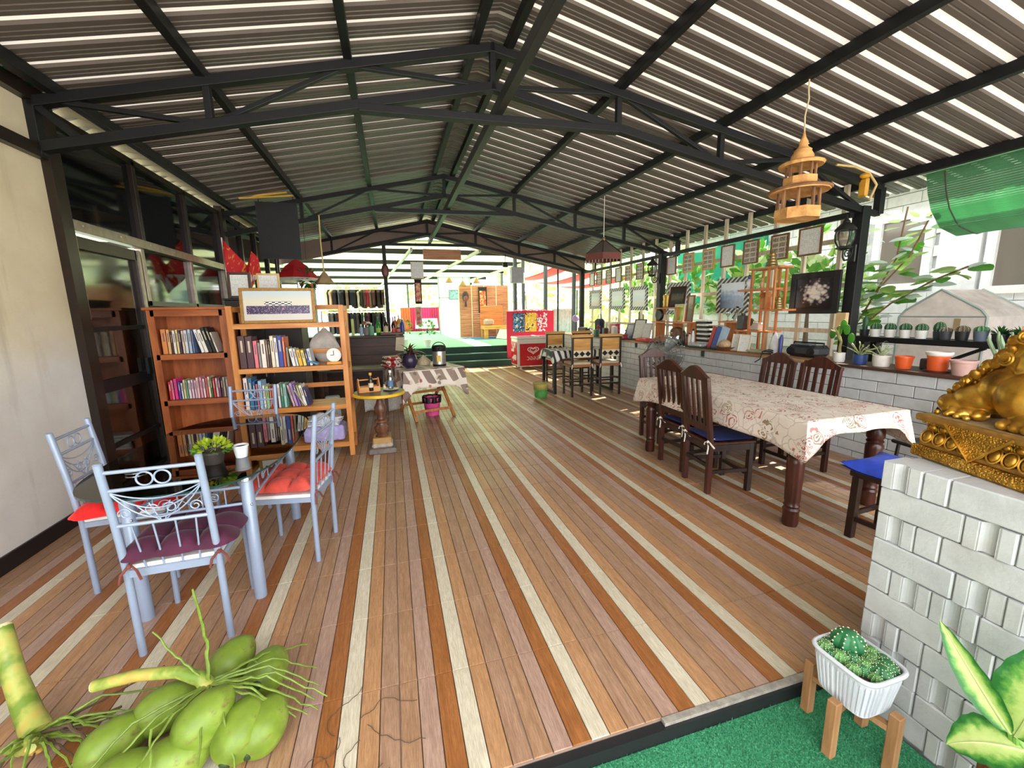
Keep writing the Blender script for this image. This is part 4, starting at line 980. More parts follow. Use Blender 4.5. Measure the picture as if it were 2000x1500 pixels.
# ---- plant on the glass table
tp = pot('table_plant', 'yellow-green leafy plant in a low pot on the glass table', (-.98,2.53,.767), .055, .07, mat('dark_low_pot', (50,44,40), .5), cat='plant')
rg = random.Random(2); m = MB()
for i in range(170):
    d = rnddir(rg, -.1, 1); b = Vector((0,0,.07)) + Vector((d.x*.075, d.y*.075, d.z*.055)); leafq(m, b, d + Vector((rg.uniform(-.4,.4),rg.uniform(-.4,.4),.1)), rnddir(rg,.2,1), rg.uniform(.02,.034), .016, 0 if d.z > .25 else 1)
o = m.build('leaves', [LEAFY, LEAFA], tp); o['kind'] = 'stuff'
wp = pot('white_square_pot', 'small white square pot beside the leafy plant on the glass table', (-.87,2.6,.767), .038, .07, mat('white_ceramic', (226,228,232), .3), cat='pot')
tag(MB().lathe([(.03,0),(.045,.004),(.046,.01),(.0,.012)], 20).build('chrome_coaster', CHROME, loc=(-1.32,2.5,.767)), 'small chrome disc on the glass table edge', 'coaster')

# ================================================================ ROUND SIDE TABLE WITH CADDY
sd = thing('side_table', 'round side table with a yellow rim on a turned pedestal', 'table', (-.19,4.86,0))
STONE = mat('mottled_stone', (176,164,148), .7, 0, .3, 18, .4)
MB().cbox((0,0,.03),(.30,.30,.06),.01).build('plinth', mat('grey_stone_plinth', (120,110,104), .7, 0, .3, 14, .4), sd); MB().cbox((0,0,.085),(.23,.23,.05),.018).build('plinth_step', STONE, sd); MB().cbox((0,0,.14),(.2,.2,.07),.006).build('base_block', mat('yellowed_wood_block', (176,140,84), .6), sd)
MB().lathe([(.075,.175),(.06,.19),(.05,.2),(.075,.24),(.08,.28),(.055,.31),(.05,.33),(.075,.345),(.075,.365),(.05,.38),(.045,.42),(.065,.47),(.07,.51),(.045,.56),(.035,.6),(.045,.64),(.06,.655)], 20).build('pedestal', wood('bronze_wood', (84,52,38), (120,82,60), 'z', 1, .35, 10, .5), sd)
MB().lathe([(.0,.652),(.27,.655),(.285,.665),(.285,.69),(.275,.695)], 36, cap=False).build('rim', mat('yellow_rim', (226,178,40), .4, 0, .25, 6), sd)
MB().lathe([(.276,.694),(.0,.697)], 36, cap=False).build('table_top', mat('dark_painted_top', (72,64,40), .35, 0, .5, 9), sd)
cd = thing('condiment_caddy', 'wooden condiment caddy on the round side table', 'caddy', (-.30,4.88,.698), radians(15))
OAKC = wood('caddy_wood', (196,130,66), (216,156,92), 'x')
MB().bx(-.11,-.06,0,.11,.06,.012).build('caddy_base', OAKC, cd)
for s in (-1,1): MB().prism([(-.06,0),(.06,0),(.06,.06),(.02,.15),(-.02,.15),(-.06,.06)], s*.11-.005, s*.11+.005, T=Matrix.Rotation(pi/2,4,'Z')).build('caddy_end', OAKC, cd)
for s in (-1,1): MB().bx(-.105,s*.06-.004,.0,.105,s*.06+.004,.06).build('caddy_side', OAKC, cd)
MB().tube([(-.11,0,.135),(.11,0,.135)], .008, 8).build('caddy_handle', OAKC, cd)
cyl_bottle('sauce_bottle', 'brown soy sauce bottle with yellow cap standing in the caddy', (-.27,4.83,.712), bprof(.026,.19), mat('dark_soy_glass', (40,20,16), .1), mat('yellow_cap', (226,176,50), .4), mat('cream_label', (226,214,180), .6), (.04,.09), 'condiment bottles')
cyl_bottle('vinegar_bottle', 'clear glass bottle with white cap on the round side table', (-.06,4.9,.71), bprof(.03,.2), glassmat('clear_bottle_glass', (228,236,236), .04, 1.2), mat('white_cap', (236,236,232), .4), mat('blue_label', (90,120,160), .5), (.03,.1), 'condiment bottles')
tag(MB().lathe([(0,.004),(.06,.0),(.085,.012),(.088,.014),(.06,.005),(0,.008)], 24, cap=False).build('dish', mat('white_dish', (232,222,210), .3), loc=(-.06,4.9,.698)), 'white dish under the clear bottle on the side table', 'dish')
tag(MB().ell((0,0,.02),(.02,.02,.02),10,8).lathe([(.012,.03),(.014,.05),(.008,.055)],10).build('garlic_pot', mat('cream_pot', (226,206,160), .5), loc=(-.13,4.97,.698)), 'little cream jar behind the caddy on the side table', 'jar')

# ================================================================ FOLDING TABLE
ft = thing('folding_table', 'square folding table with crossed wooden legs near the bar', 'table', (.42,6.5,0), radians(17))
TKL = wood('teak_leg', (176,112,58), (196,134,78), 'z')
for x in (-.3,.3):
    MB().beam((x,-.42,0),(x,.3,.72),.045,.03).build('leg', TKL, ft, bevel=.003); MB().beam((x*.85,.42,0),(x*.85,-.3,.72),.045,.03).build('leg', TKL, ft, bevel=.003)
for (y, z) in ((-.3,.12),(.3,.12),(0,.36)): MB().beam((-.3,y,z),(.3,y,z),.025,.04).build('leg_rail', TKL, ft)
MB().bx(-.45,-.45,.735,.45,.45,.757).build('table_top', TKL, ft)
def patch():
    t = NT('patchwork_print'); co = t.coord('Object'); bk = t.n('ShaderNodeTexBrick'); bk.inputs['Scale'].default_value = 5.5; bk.inputs['Mortar Size'].default_value = .16; bk.inputs['Brick Width'].default_value = .9; bk.inputs['Row Height'].default_value = .8
    bk.inputs['Color1'].default_value = lin((170,150,132)); bk.inputs['Color2'].default_value = lin((120,96,86)); bk.inputs['Mortar'].default_value = lin((232,220,206)); mp = t.coord('Object', (1,1,1), (.7,.5,0)); t.l(mp, bk.inputs['Vector'])
    v = t.n('ShaderNodeTexVoronoi'); v.inputs['Scale'].default_value = 8; t.l(co, v.inputs['Vector']); c2 = t.ramp(v.outputs['Distance'], [(.22,(1,1,1,1)),(.27,(0,0,0,1))])
    col = t.mix(t.math('MULTIPLY', c2, .8), bk.outputs['Color'], t.ramp(t.noise(co, 5, 1), [(.42, lin((170,60,50))), (.5, lin((214,196,180))), (.58, lin((110,96,80)))], 'CONSTANT'))
    return t.fin(col, .55)
tag(drape(.465,.465,.761,.26,.02,.2).build('patchwork_cloth', patch(), loc=(.42,6.5,0), rot=(0,0,radians(17)), solid=.003), 'patchwork printed cloth on the folding table', 'tablecloth')
jp = thing('hot_water_pot', 'silver electric hot-water pot with black lid on the folding table', 'appliance', (.66,6.38,.765))
MB().lathe([(.1,0),(.105,.03)],24).build('base', BLACKM, jp); MB().lathe([(.1,.03),(.1,.2),(.098,.23)],24).build('steel_body', mat('brushed_steel', (190,186,178), .3, .8, .05), jp)
MB().lathe([(.104,.225),(.108,.27),(.1,.3),(.07,.315),(0,.32)],24).build('lid', BLACKM, jp); MB().cbox((0,-.12,.265),(.05,.06,.04),.012).build('spout', BLACKM, jp)
MB().cbox((-.02,-.1,.12),(.06,.02,.09),.006).build('sticker', mat('yellow_sticker', (222,186,70), .5), jp); MB().tube([(.104*cos(a),0,.26+.1*sin(a)) for a in [pi*i/10 for i in range(11)]], .008, 6).build('carry_handle', BLACKM, jp)
vs_ = thing('plant_vase', 'dark purple vase with a spiky bromeliad on the folding table', 'plant', (.22,6.33,.765))
MB().lathe([(.07,0),(.1,.04),(.12,.1),(.1,.16),(.085,.2),(.1,.22)],20,cap=False).build('vase', mat('dark_purple_glaze', (48,38,62), .25, 0, .3, 14), vs_)
rg = random.Random(4); m = MB()
for i in range(46):
    d = rnddir(rg, .1, 1); leafq(m, (d.x*.03,d.y*.03,.2), d, (0,0,1), rg.uniform(.12,.24), .035, i % 3, .5, 4)
m.build('spiky_leaves', [mat('maroon_leaf', (74,34,36), .4), mat('dark_leaf', (40,52,34), .4), mat('red_leaf', (120,48,44), .4)], vs_)
tw = thing('folded_textile', 'red and white folded textile on the left of the folding table', 'textile', (-.03,6.5,.765), radians(20))
for k in range(3): MB().cbox((0,0,.03+.055*k),(.3-.03*k,.24,.05),.02).build('fold', poster((150,30,34),(226,210,196),(90,24,26),'red_textile_%d' % k), tw)
wk = tag(MB().lathe([(.0,0),(.1,0),(.11,.06),(.0,.16)],18).build('woven_cover', mat('pale_wicker', (196,180,146), .8, 0, .3, 50, .5), loc=(.44,6.62,.765)), 'pale woven food cover behind the vase on the folding table', 'basket')
bn = thing('waste_bin', 'pink waste bin lined with a black bag under the folding table', 'bin', (.52,6.42,0))
MB().lathe([(0,.005),(.1,0),(.135,.27),(.14,.275)],24,cap=False).build('bin_body', mat('pink_plastic', (226,84,150), .4), bn, solid=.004); MB().grid(lambda u,v: ((.14+.012*sin(u*50))*cos(2*pi*u)*(1+.03*v),(.14+.012*sin(u*50))*sin(2*pi*u)*(1+.03*v),.2+.1*v), 60, 3).build('bin_bag', mat('black_bag', (24,24,26), .3), bn)
tag(MB().grid(lambda u, v: (-.55+.6*u, .02*sin(u*14), .02+.34*v+.02*sin(u*9)), 30, 6).build('newspaper_sheet', mat('newsprint', (206,204,194), .9, 0, .25, 60), loc=(.05,6.85,0), rot=(radians(8),0,0), solid=.004), 'newspaper-print sheet hanging low behind the folding table', 'paper')

# ================================================================ BAR AT THE BACK LEFT
DW = wood('dark_bar_wood', (58,36,28), (80,52,40), 'x', .6, .45, 6, .6)
br = thing('bar_counter', 'dark wooden bar counter behind the folding table', 'counter', (-1.02,8.5,0))
MB().bx(-1.25,-.18,0,1.15,.2,1.12).build('bar_core', DW, br)
for k in range(7): MB().bx(-1.25,-.2,.02+k*.157,1.15,-.18,.17+k*.157).build('front_plank', DW, br)
MB().cbox((-.03,0,1.14),(2.5,.5,.04),.008).build('bar_top', DW, br); MB().cbox((1.0,-.02,1.19),(.42,.4,.05),.01).build('raised_tray', wood('tray_wood', (96,60,42),(120,80,56),'x'), br)
tag(MB().bx(-.08,0,-.3,.08,.004,0).build('hanging_menu', mat('beige_menu_paper', (216,198,168), .8), loc=(.14,8.27,1.16), rot=(0,radians(6),0)), 'beige menu sheet hanging at the end of the bar', 'paper')
zb_ = 1.163
BR = mat('brown_beer_glass', (52,22,14), .08); LBL = mat('cream_bottle_label', (222,206,160), .6); RLB = mat('red_bottle_label', (206,90,84), .6)
cyl_bottle('green_bottle', 'bright green glass bottle on the bar', (-.26,8.45,zb_), bprof(.042,.34,.45), transl('bright_green_glass', (44,170,52), .35, .1), mat('green_cap', (60,140,60), .4), mat('lime_label', (176,206,90), .5), (.05,.14))
cyl_bottle('beer_bottle', 'tall brown beer bottle with a cream label on the bar', (-.12,8.42,zb_), bprof(.046,.35,.45), BR, mat('white_foil', (226,222,214), .4), LBL, (.03,.17))
cyl_bottle('beer_bottle', 'brown bottle with a pink-red label on the bar, right of the tall one', (.02,8.45,zb_), bprof(.042,.33,.45), BR, mat('silver_foil', (190,186,180), .3, .6), RLB, (.03,.13))
cyl_bottle('jar', 'small pink jar with dark lid between the bar bottles', (.11,8.42,zb_), [(.04,0),(.042,.01),(.042,.1),(.03,.12)], mat('pink_jar', (196,110,116), .4), BLACKM, None, cat='jar')
cyl_bottle('spray_bottle', 'blue and white bottle on the bar', (.19,8.48,zb_), bprof(.038,.3,.35,.014), mat('blue_bottle', (40,76,170), .3), WPOT, mat('green_label', (60,110,70), .5), (.02,.07))
cyl_bottle('amber_bottle', 'red and amber bottle on the raised end of the bar', (.06,8.6,1.218), bprof(.04,.28,.4), mat('amber_red', (196,84,34), .2), mat('red_cap', (196,50,40), .4), mat('gold_label', (206,170,90), .5), (.02,.1))
cyl_bottle('whisky_bottle', 'golden square-shouldered bottle on the raised end of the bar', (.13,8.58,1.218), bprof(.042,.3,.3), mat('golden_liquor', (206,146,60), .15), mat('gold_cap', (196,160,80), .3, .6), LBL, (.05,.14))
cyl_bottle('mint_bottle', 'mint green frosted bottle left of the bright green one', (-.385,8.44,zb_), bprof(.044,.22,.3), transl('mint_glass', (150,206,176), .4, .2), WPOT, None)
cyl_bottle('water_bottle', 'small white and blue bottle at the left of the bar bottles', (-.57,8.44,zb_), bprof(.032,.2,.3), mat('pale_blue_plastic', (176,190,222), .3), WPOT, None)
vf = thing('flower_vase', 'grey vase with orange and white flowers on the bar', 'vase', (-.48,8.5,zb_))
MB().lathe([(.045,0),(.06,.03),(.05,.12),(.055,.15)],18,cap=False).build('vase', mat('grey_stoneware', (150,142,132), .6), vf)
m = MB(); rg = random.Random(6)
for i in range(34):
    d = rnddir(rg, 0, 1); m.ell((d.x*.09,d.y*.09,.17+d.z*.09), .02, 6, 5, i % 3)
m.build('flowers', [mat('white_petal', (236,232,222), .7), mat('orange_petal', (196,92,50), .7), LEAFB], vf)
tag(MB().cbox((0,0,.16),(.05,.06,.32),.01).build('yellow_carton', mat('pale_yellow_carton', (222,222,140), .6), loc=(-.72,8.45,zb_)), 'pale yellow carton at the left end of the bar bottles', 'carton')
# goods seen through the pine shelf, on a low back table
tb2 = thing('back_table', 'dark low table with appliances behind the pine bookshelf', 'table', (-.62,6.95,0))
MB().bx(-.5,-.25,.7,.5,.25,.73).build('table_top', DW, tb2)
for sx in (-1,1):
    for sy in (-1,1): MB().bx(sx*.46-.025,sy*.21-.025,0,sx*.46+.025,sy*.21+.025,.7).build('leg', DW, tb2)
tag(MB().cbox((0,0,.14),(.3,.2,.28),.02).cbox((0,-.11,.15),(.22,.03,.18),.01).build('coffee_machine', mat('black_appliance', (30,30,32), .3), loc=(-.82,6.95,.732)), 'black machine on the back table behind the bookshelf', 'appliance')
tag(MB().cbox((0,0,.2),(.2,.16,.4),.02).build('pale_panel_box', mat('pale_grey_box', (196,206,204), .5), loc=(-.9,6.4,.0), rot=(0,0,.1)), 'pale grey box on the floor behind the bookshelf', 'box')

# ---- clothes rails on the platform
rk = thing('clothes_rack', 'two-tier clothes rail on the platform behind the bar', 'clothes rack', (-.95,12.75,.57))
for x in (-.78,.78): MB().tube([(x,0,0),(x,0,1.78)], .014, 8).build('upright', CHROME, rk); MB().tube([(x,-.22,.02),(x,.22,.02)], .014, 8).build('foot', CHROME, rk)
for z in (1.74,1.1): MB().tube([(-.78,0,z),(.78,0,z)], .012, 8).build('rail', CHROME, rk)
GC = [(206,206,176),(30,32,36),(196,170,140),(34,30,32),(96,100,104),(24,26,30),(20,20,22),(120,104,84),(26,30,38),(30,36,40),(28,30,34),(38,52,50),(190,186,150),(70,64,48),(110,40,52),(150,36,50),(120,96,76),(84,60,54),(52,38,36),(60,44,42),(70,52,46)]
def garment(x, z, h, w, c, label, grp):
    t = thing('garment', label, 'clothing', (-.95+x,12.75,.57+z), radians(90)+random.uniform(-.4,.4), grp)
    cm = mat('cloth_%02x%02x%02x' % c, c, .9, 0, .2, 10)
    poly = [(-w*.42,-h),(w*.45,-h+.02),(w*.4,-.2),(w*.5,-.1),(w*.12,-.01),(-w*.12,-.01),(-w*.5,-.1),(-w*.4,-.2)]
    MB().prism(poly, -.036, .036).build('cloth', cm, t, bevel=.012); MB().tube([(-w*.12,0,-.02),(0,0,.0),(0,0,.03),(.012,0,.045),(0,0,.055),(-.012,0,.04)], .003, 5).build('hanger', CHROME, t)
for i, c in enumerate(GC): garment(-.74+1.48*i/20, 1.70, .5+.05*sin(i*2.1), .42, c, '%s garment, %s from the left on the upper clothes rail' % (cname(c), ORD[i]), 'garments on the upper clothes rail')
GC2 = [(60,64,60),(90,90,86),(44,46,50),(150,40,44),(34,40,46),(120,120,112),(40,36,60),(30,34,36),(64,60,52),(50,60,60),(28,30,34),(80,30,36),(36,34,40),(56,50,48),(70,72,80),(30,30,32)]
for i, c in enumerate(GC2): garment(-.72+1.44*i/15, 1.06, .6, .42, c, '%s garment, %s from the left on the lower clothes rail' % (cname(c), ORD[i]), 'garments on the lower clothes rail')
# ---- flag, black panel, hanging things on the left
fg = thing('flag', 'red flag with white and gold print on a slim pole by the dark windows', 'flag', (-2.2,6.95,0))
MB().lathe([(.12,0),(.12,.03),(.02,.05)],16).build('pole_foot', BLACKM, fg); MB().tube([(0,0,0),(-.02,0,2.65)], .012, 8).build('flag_pole', mat('alloy_pole', (176,172,164), .35, .7), fg)
def flagf(u, v): top = 2.63-.42*min(u,.62)/.62*.85 + (.2*max(0,u-.62)/.2 if u < .82 else .2-.5*(u-.82)); return (-.0+.42*u, -.02-.04*sin(u*9+v*3), top - (.46-.1*u)*v)
def flagm():
    t = NT('red_flag_cloth'); co = t.coord('Generated'); f = t.noise(co, 7, 3); s = t.n('ShaderNodeSeparateXYZ'); t.l(co, s.inputs[0])
    col = t.mix(t.math('GREATER_THAN', f, .6), lin((206,28,34)), lin((226,150,60))); w = t.math('MULTIPLY', t.math('LESS_THAN', s.outputs['Z'], .35), t.math('GREATER_THAN', t.noise(co, 4, 1), .5))
    return t.fin(t.mix(w, col, lin((230,222,206))), .7)
MB().grid(flagf, 30, 12).build('flag_cloth', flagm(), fg, solid=.003)
pn = thing('black_board', 'large black board hung under the middle truss', 'board', (-1.59,7.5,2.44)); MB().bx(-.3,-.01,0,.28,.01,.84).build('board', mat('matt_black_board', (26,27,28), .6), pn)
for x in (-.25,.23): MB().tube([(x,0,.84),(x,0,.93)], .006, 6).build('hanger_wire', BLACKM, pn)
um = thing('red_parasol', 'folded-down red parasol canopy behind the black board', 'parasol', (-1.78,9.5,0))
MB().lathe([(.42,2.3),(.36,2.36),(.2,2.55),(.05,2.66),(0,2.68)],8,cap=False,sm=False).build('canopy', transl('red_canopy', (214,36,52), .4), um); MB().tube([(0,0,0),(0,0,2.67)], .02, 8).build('pole', CHROME, um)
MB().lathe([(.42,2.24),(.42,2.3)],8,cap=False).build('white_valance', transl('white_valance', (236,236,232), .5), um)
hp = thing('hanging_plant', 'green hanging plant with pink flowers beside the red parasol', 'plant', (-1.25,7.5,1.95))
rg = random.Random(8); m = MB()
for i in range(60):
    d = rnddir(rg,-1,.8); leafq(m, (d.x*.12,d.y*.12,.2+d.z*.14), d, (0,0,1), .09, .05, 0 if i % 6 else 1)
m.build('leaves', [LEAFB, mat('coral_flower', (214,96,76), .6)], hp); MB().tube([(0,0,.25),(0,0,1.08)], .004, 5).build('cord', BLACKM, hp)
cl = thing('cone_lamp', 'woven cone lampshade hanging on a bamboo stick left of the bar', 'lamp', (-1.0,7.45,2.06))
MB().lathe([(.15,0),(.1,.07),(.03,.17),(.012,.19)],6,cap=False,sm=False).build('shade', transl('woven_shade', (206,180,136), .4), cl, solid=.004); MB().tube([(0,0,.18),(-.01,0,.6),(0,0,1.05)], .011, 8).build('bamboo_stick', mat('bamboo', (206,180,120), .6), cl)
bs = thing('bamboo_stick_pair', 'pair of yellow bamboo sticks resting on the truss above the black board', 'bamboo', (-1.75,7.33,3.27))
for k, (a, b) in enumerate((((-.3,0,0),(.45,.06,.1)),((-.28,.05,.03),(.35,.0,.12)))): MB().tube([a, b], .014, 8).build('stick', mat('yellow_bamboo', (206,164,60), .5), bs)
# signs and scrolls under the far truss
sg = thing('wooden_sign', 'plain wooden signboard hung under the far truss', 'sign', (1.31,10.8,2.87)); MB().cbox((0,0,.13),(.94,.03,.25),.006).build('board', wood('sign_wood',(170,112,66),(192,134,84),'x'), sg)
for x in (-.4,.4): MB().tube([(x,0,.25),(x,0,.36)], .006, 6).build('hook', BLACKM, sg)
sg = thing('yellow_sign', 'pale yellow square notice hung under the far truss', 'sign', (.68,10.82,2.43)); MB().cbox((0,0,.19),(.29,.012,.38),.003).build('board', CERT, sg); MB().cbox((0,.008,.19),(.31,.008,.4),.003).build('backing', mat('pale_yellow_board', (220,204,140), .6), sg); MB().tube([(0,0,.38),(0,0,.85)], .005, 6).build('cord', BLACKM, sg)
def scroll(lbl, x, y, z, w, h):
    t = thing('wall_scroll', lbl, 'scroll', (x,y,z)); MB().bx(-w/2,-.006,0,w/2,.006,h).build('border', mat('black_scroll_cloth', (34,28,28), .8), t); MB().bx(-w*.36,-.009,h*.1,w*.36,-.006,h*.86).build('painting', poster((196,64,40),(226,150,90),(236,206,170),'scroll_red_print'), t); MB().tube([(-w*.55,0,h),(w*.55,0,h)], .012, 8).build('rod', MAHO2, t); MB().tube([(0,0,h),(0,0,h+.9)], .003, 4).build('cord', BLACKM, t)
scroll('upper red and black scroll hanging below the yellow notice', .68, 10.84, 1.8, .17, .59); 
t = thing('wall_scroll', 'lower red scroll hanging under the first one behind the bar', 'scroll', (.66,10.84,1.27)); MB().bx(-.075,-.005,0,.075,.005,.46).build('border', mat('pale_scroll_cloth', (226,206,186), .8), t); MB().bx(-.05,-.008,.03,.05,-.005,.43).build('painting', poster((176,50,36),(226,120,70),(226,200,180),'scroll_red_print'), t); MB().tube([(0,0,.46),(0,0,.54)], .004, 4).build('cord', BLACKM, t)
t = thing('oval_mirror', 'dark oval plaque on the black post behind the bar', 'plaque', (-.08,10.9,2.6)); MB().ell((0,0,0),(.09,.02,.17),18,10).build('plaque', MAHO, t); MB().ell((0,-.015,0),(.06,.012,.13),18,10).build('inset', mat('dull_red_inset', (110,50,40), .4), t)
t = thing('wall_speaker', 'grey box speaker hung by the far post', 'speaker', (3.36,11.2,2.34)); MB().cbox((0,0,.21),(.34,.2,.42),.012).build('cabinet', mat('grey_speaker', (176,178,184), .6), t); MB().tube([(0,0,.42),(0,0,1.02)], .01, 6).build('bracket', BLACKM, t)
tag(MB().cbox((0,0,0),(.14,.12,.12),.02).cbox((0,-.08,0),(.07,.05,.07),.01).tube([(0,0,.05),(0,0,.36)], .01, 6).build('spot_lamp', BLACKM, loc=(2.95,10.85,2.78)), 'black camera-like lamp under the far truss', 'lamp')

# ================================================================ FAR PLATFORM
scn = thing('wood_screen', 'tall brown slatted wooden screen on the far platform', 'screen', (3.6,16.6,.57))
SW = wood('red_brown_slat', (170,104,72), (196,134,100), 'x', 1, .45)
for p in range(4):
    for k in range(24): MB().bx(-1.0+p*.5,-.01,.02+k*.085,-.5+p*.5,.01,.104+k*.085).build('slat', SW, scn)
for p in range(5): MB().bx(-1.02+p*.5,-.02,0,-.99+p*.5,.02,2.08).build('upright', CREAM, scn)
scroll('tall red and gold scroll on the brown screen', 3.53, 16.52, 1.55, .34, 1.0)
t = thing('dark_mask', 'dark carved mask on the left panel of the brown screen', 'mask', (2.84,16.5,2.1)); MB().ell((0,0,.1),(.13,.06,.2),14,10).build('hair', mat('dark_mask_wood', (46,28,34), .5), t); MB().ell((0,-.03,.02),(.09,.05,.13),14,10).build('face', mat('mask_face', (120,64,60), .5), t); MB().lathe([(.05,-.3),(.03,-.1)],10).build('neck', mat('dark_mask_wood', (46,28,34), .5), t)
bn2 = thing('daybed', 'honey coloured wooden daybed in front of the brown screen', 'bench', (4.0,15.9,.57))
MB().cbox((0,0,.42),(1.3,.7,.14),.01).build('seat', OAK, bn2)
for sx in (-1,1):
    for sy in (-1,1): MB().cbox((sx*.56,sy*.28,.18),(.14,.12,.36),.006).build('leg', OAK, bn2)
MB().cbox((-.2,.32,.85),(.9,.05,.8),.01).build('back_board', wood('daybed_back', (190,110,60),(206,130,76),'x'), bn2)
tag(MB().prism([(-.18,0),(.18,0),(0,.34)], -.3, .3).build('triangle_pillow', mat('white_dotted_cloth', (232,216,206), .8, 0, .25, 30), loc=(4.05,15.2,.59), rot=(0,0,.4)), 'white patterned triangular pillow below the daybed', 'pillow')
tag(MB().cbox((0,0,.12),(.4,.2,.24),.06).build('grey_cushion', mat('grey_pink_cushion', (176,150,140), .9), loc=(3.6,15.85,1.07)), 'greyish cushion heap on the daybed', 'cushion')
tag(MB().bx(-.9,-.7,0,.9,.7,.012).build('blue_rug', mat('blue_rug', (70,110,170), .9, 0, .15, 6), loc=(3.6,16.0,.572), rot=(0,0,.1)), 'blue rug on the pale green platform carpet', 'rug')
ac = thing('armchair', 'brown leather armchair with dark legs at the back of the platform', 'armchair', (2.74,22,.57))
LEA = mat('brown_leather', (96,58,48), .4, 0, .2, 8)
MB().cbox((0,0,.38),(.62,.56,.14),.05).build('seat', LEA, ac); MB().cbox((0,.26,.72),(.62,.12,.6),.05,T=None).build('backrest', LEA, ac)
for s in (-1,1):
    MB().cbox((s*.34,0,.58),(.06,.5,.05),.015).build('armrest', MAHO2, ac)
    for y in (-.24,.26): MB().beam((s*.32,y,0),(s*.33,y,.58),.045,.045).build('leg', MAHO2, ac)
rt = thing('draped_round_table', 'round table draped with a white cloth at the back of the platform', 'table', (1.75,22.3,.57)); MB().tube([(0,0,0),(0,0,.7)], .05, 10).build('pedestal', MAHO2, rt); MB().grid(lambda u,v: ((.05+.5*min(1,v*2)+.04*max(0,v-.5)*2*(1+.6*sin(u*50)))*cos(2*pi*u),(.05+.5*min(1,v*2)+.04*max(0,v-.5)*2*(1+.6*sin(u*50)))*sin(2*pi*u),.74-.5*max(0,v-.5)*2), 60, 10).build('white_cloth', mat('white_cloth', (226,230,232), .8), rt)
bw = thing('fabric_backdrop', 'low wall hung with orange, magenta and teal cloth at the back', 'backdrop', (2.4,24.6,.57))
for k, c in enumerate([(206,96,60),(196,40,90),(206,44,110),(170,36,84),(60,150,140),(40,140,170),(50,120,160)]): MB().grid(lambda u, v, k=k: (-1.9+.55*k+.55*u, .03*sin(u*26+k), 1.35*v), 20, 3).build('cloth_panel', mat('backdrop_%d' % k, c, .8), bw, solid=.01)
picframe('blue_picture', 'grey-framed blue landscape picture at the back of the platform', 'picture', (2.98,20.3,2.2), 0, .58, .46, .04, mat('grey_frame', (110,116,122), .5), poster((140,160,176),(120,150,176),(96,110,110),'grey_landscape'))
t = thing('window_3', 'white framed glazed panel at the back of the platform', 'window', (2.98,20.4,.57)); t['kind'] = 'structure'
for x in (-.75,.75): MB().bx(x-.03,-.02,0,x+.03,.03,2.7).build('jamb', mat('grey_alu', (150,156,162), .5), t)
for z in (1.7,2.65): MB().bx(-.75,-.02,z,.75,.03,z+.05).build('cross_bar', mat('grey_alu', (150,156,162), .5), t)
MB().bx(-.72,.0,0,.72,.01,2.65).build('white_pane', transl('white_pane', (240,244,246), .6), t)
for (x, y, h, lb) in ((1.0,12.75,.55,'pot of white flowers on the platform edge, right of the bar'), (.35,13.2,.6,'bunch of red and pink flowers behind the bar'), (3.25,18.4,1.1,'tall leafy house plant beside the brown screen')):
    t = thing('flower_pot', lb, 'plant', (x,y,.572)); MB().lathe([(.1,0),(.13,.22)],16).build('pot', WPOT, t); rg = random.Random(int(x*9)); m = MB()
    for i in range(90):
        d = rnddir(rg,-.3,1); q = Vector((d.x*.2,d.y*.2,.22+h*.45+d.z*h*.5)); leafq(m, q, d, rnddir(rg), .09, .05, 0 if i % 3 else 1)
    m.build('foliage', [LEAFB if x > 3 else LEAFA, LEAFA if x > 3 else mat('white_petal', (236,232,222), .7) if x > .5 else mat('crimson_petal', (206,40,70), .6)], t)
for (x, z, lb) in ((2.02,2.62,'left small cone lamp over the far platform'),(2.5,2.5,'middle small cone lamp over the far platform'),(3.0,2.6,'small cone lamp over the far platform, nearest the brown screen')):
    t = thing('small_cone_lamp', lb, 'lamp', (x,15,z)); MB().lathe([(.13,0),(.03,.17),(.01,.19)],12,cap=False).build('shade', transl('tan_lamp_shade', (206,166,110), .4), t, solid=.004); MB().tube([(0,0,.18),(0,0,3.37-z)], .006, 6).build('cable', BLACKM, t)
gw = tag(MB().grid(lambda u, v: (5.5+.9*u, 14.0+.02*sin(u*90), .2+1.45*v), 120, 1).build('corrugated_fence', mat('grey_tin', (196,202,202), .5, .3), solid=.01), 'pale corrugated tin fence panel beyond the far post', 'fence')
for (x, y, lb) in ((3.65,12.35,'slate post standing beside the freezer board'), (4.3,13.6,'thin slate post right of the freezer board'), (5.15,11.4,'slate post just beyond the far corner post')): struct(MB().bx(x-.045,y-.045,-.17,x+.045,y+.045,3.3).build('stage_post', mat('slate_steel_post', (74,82,94), .5, .1)), lb, 'post')
tag(MB().bx(-.06,-.01,0,.06,.01,.34).build('post_notice', CERT, loc=(4.28,13.54,2.5)), 'small framed notice on the thin slate post', 'notice')
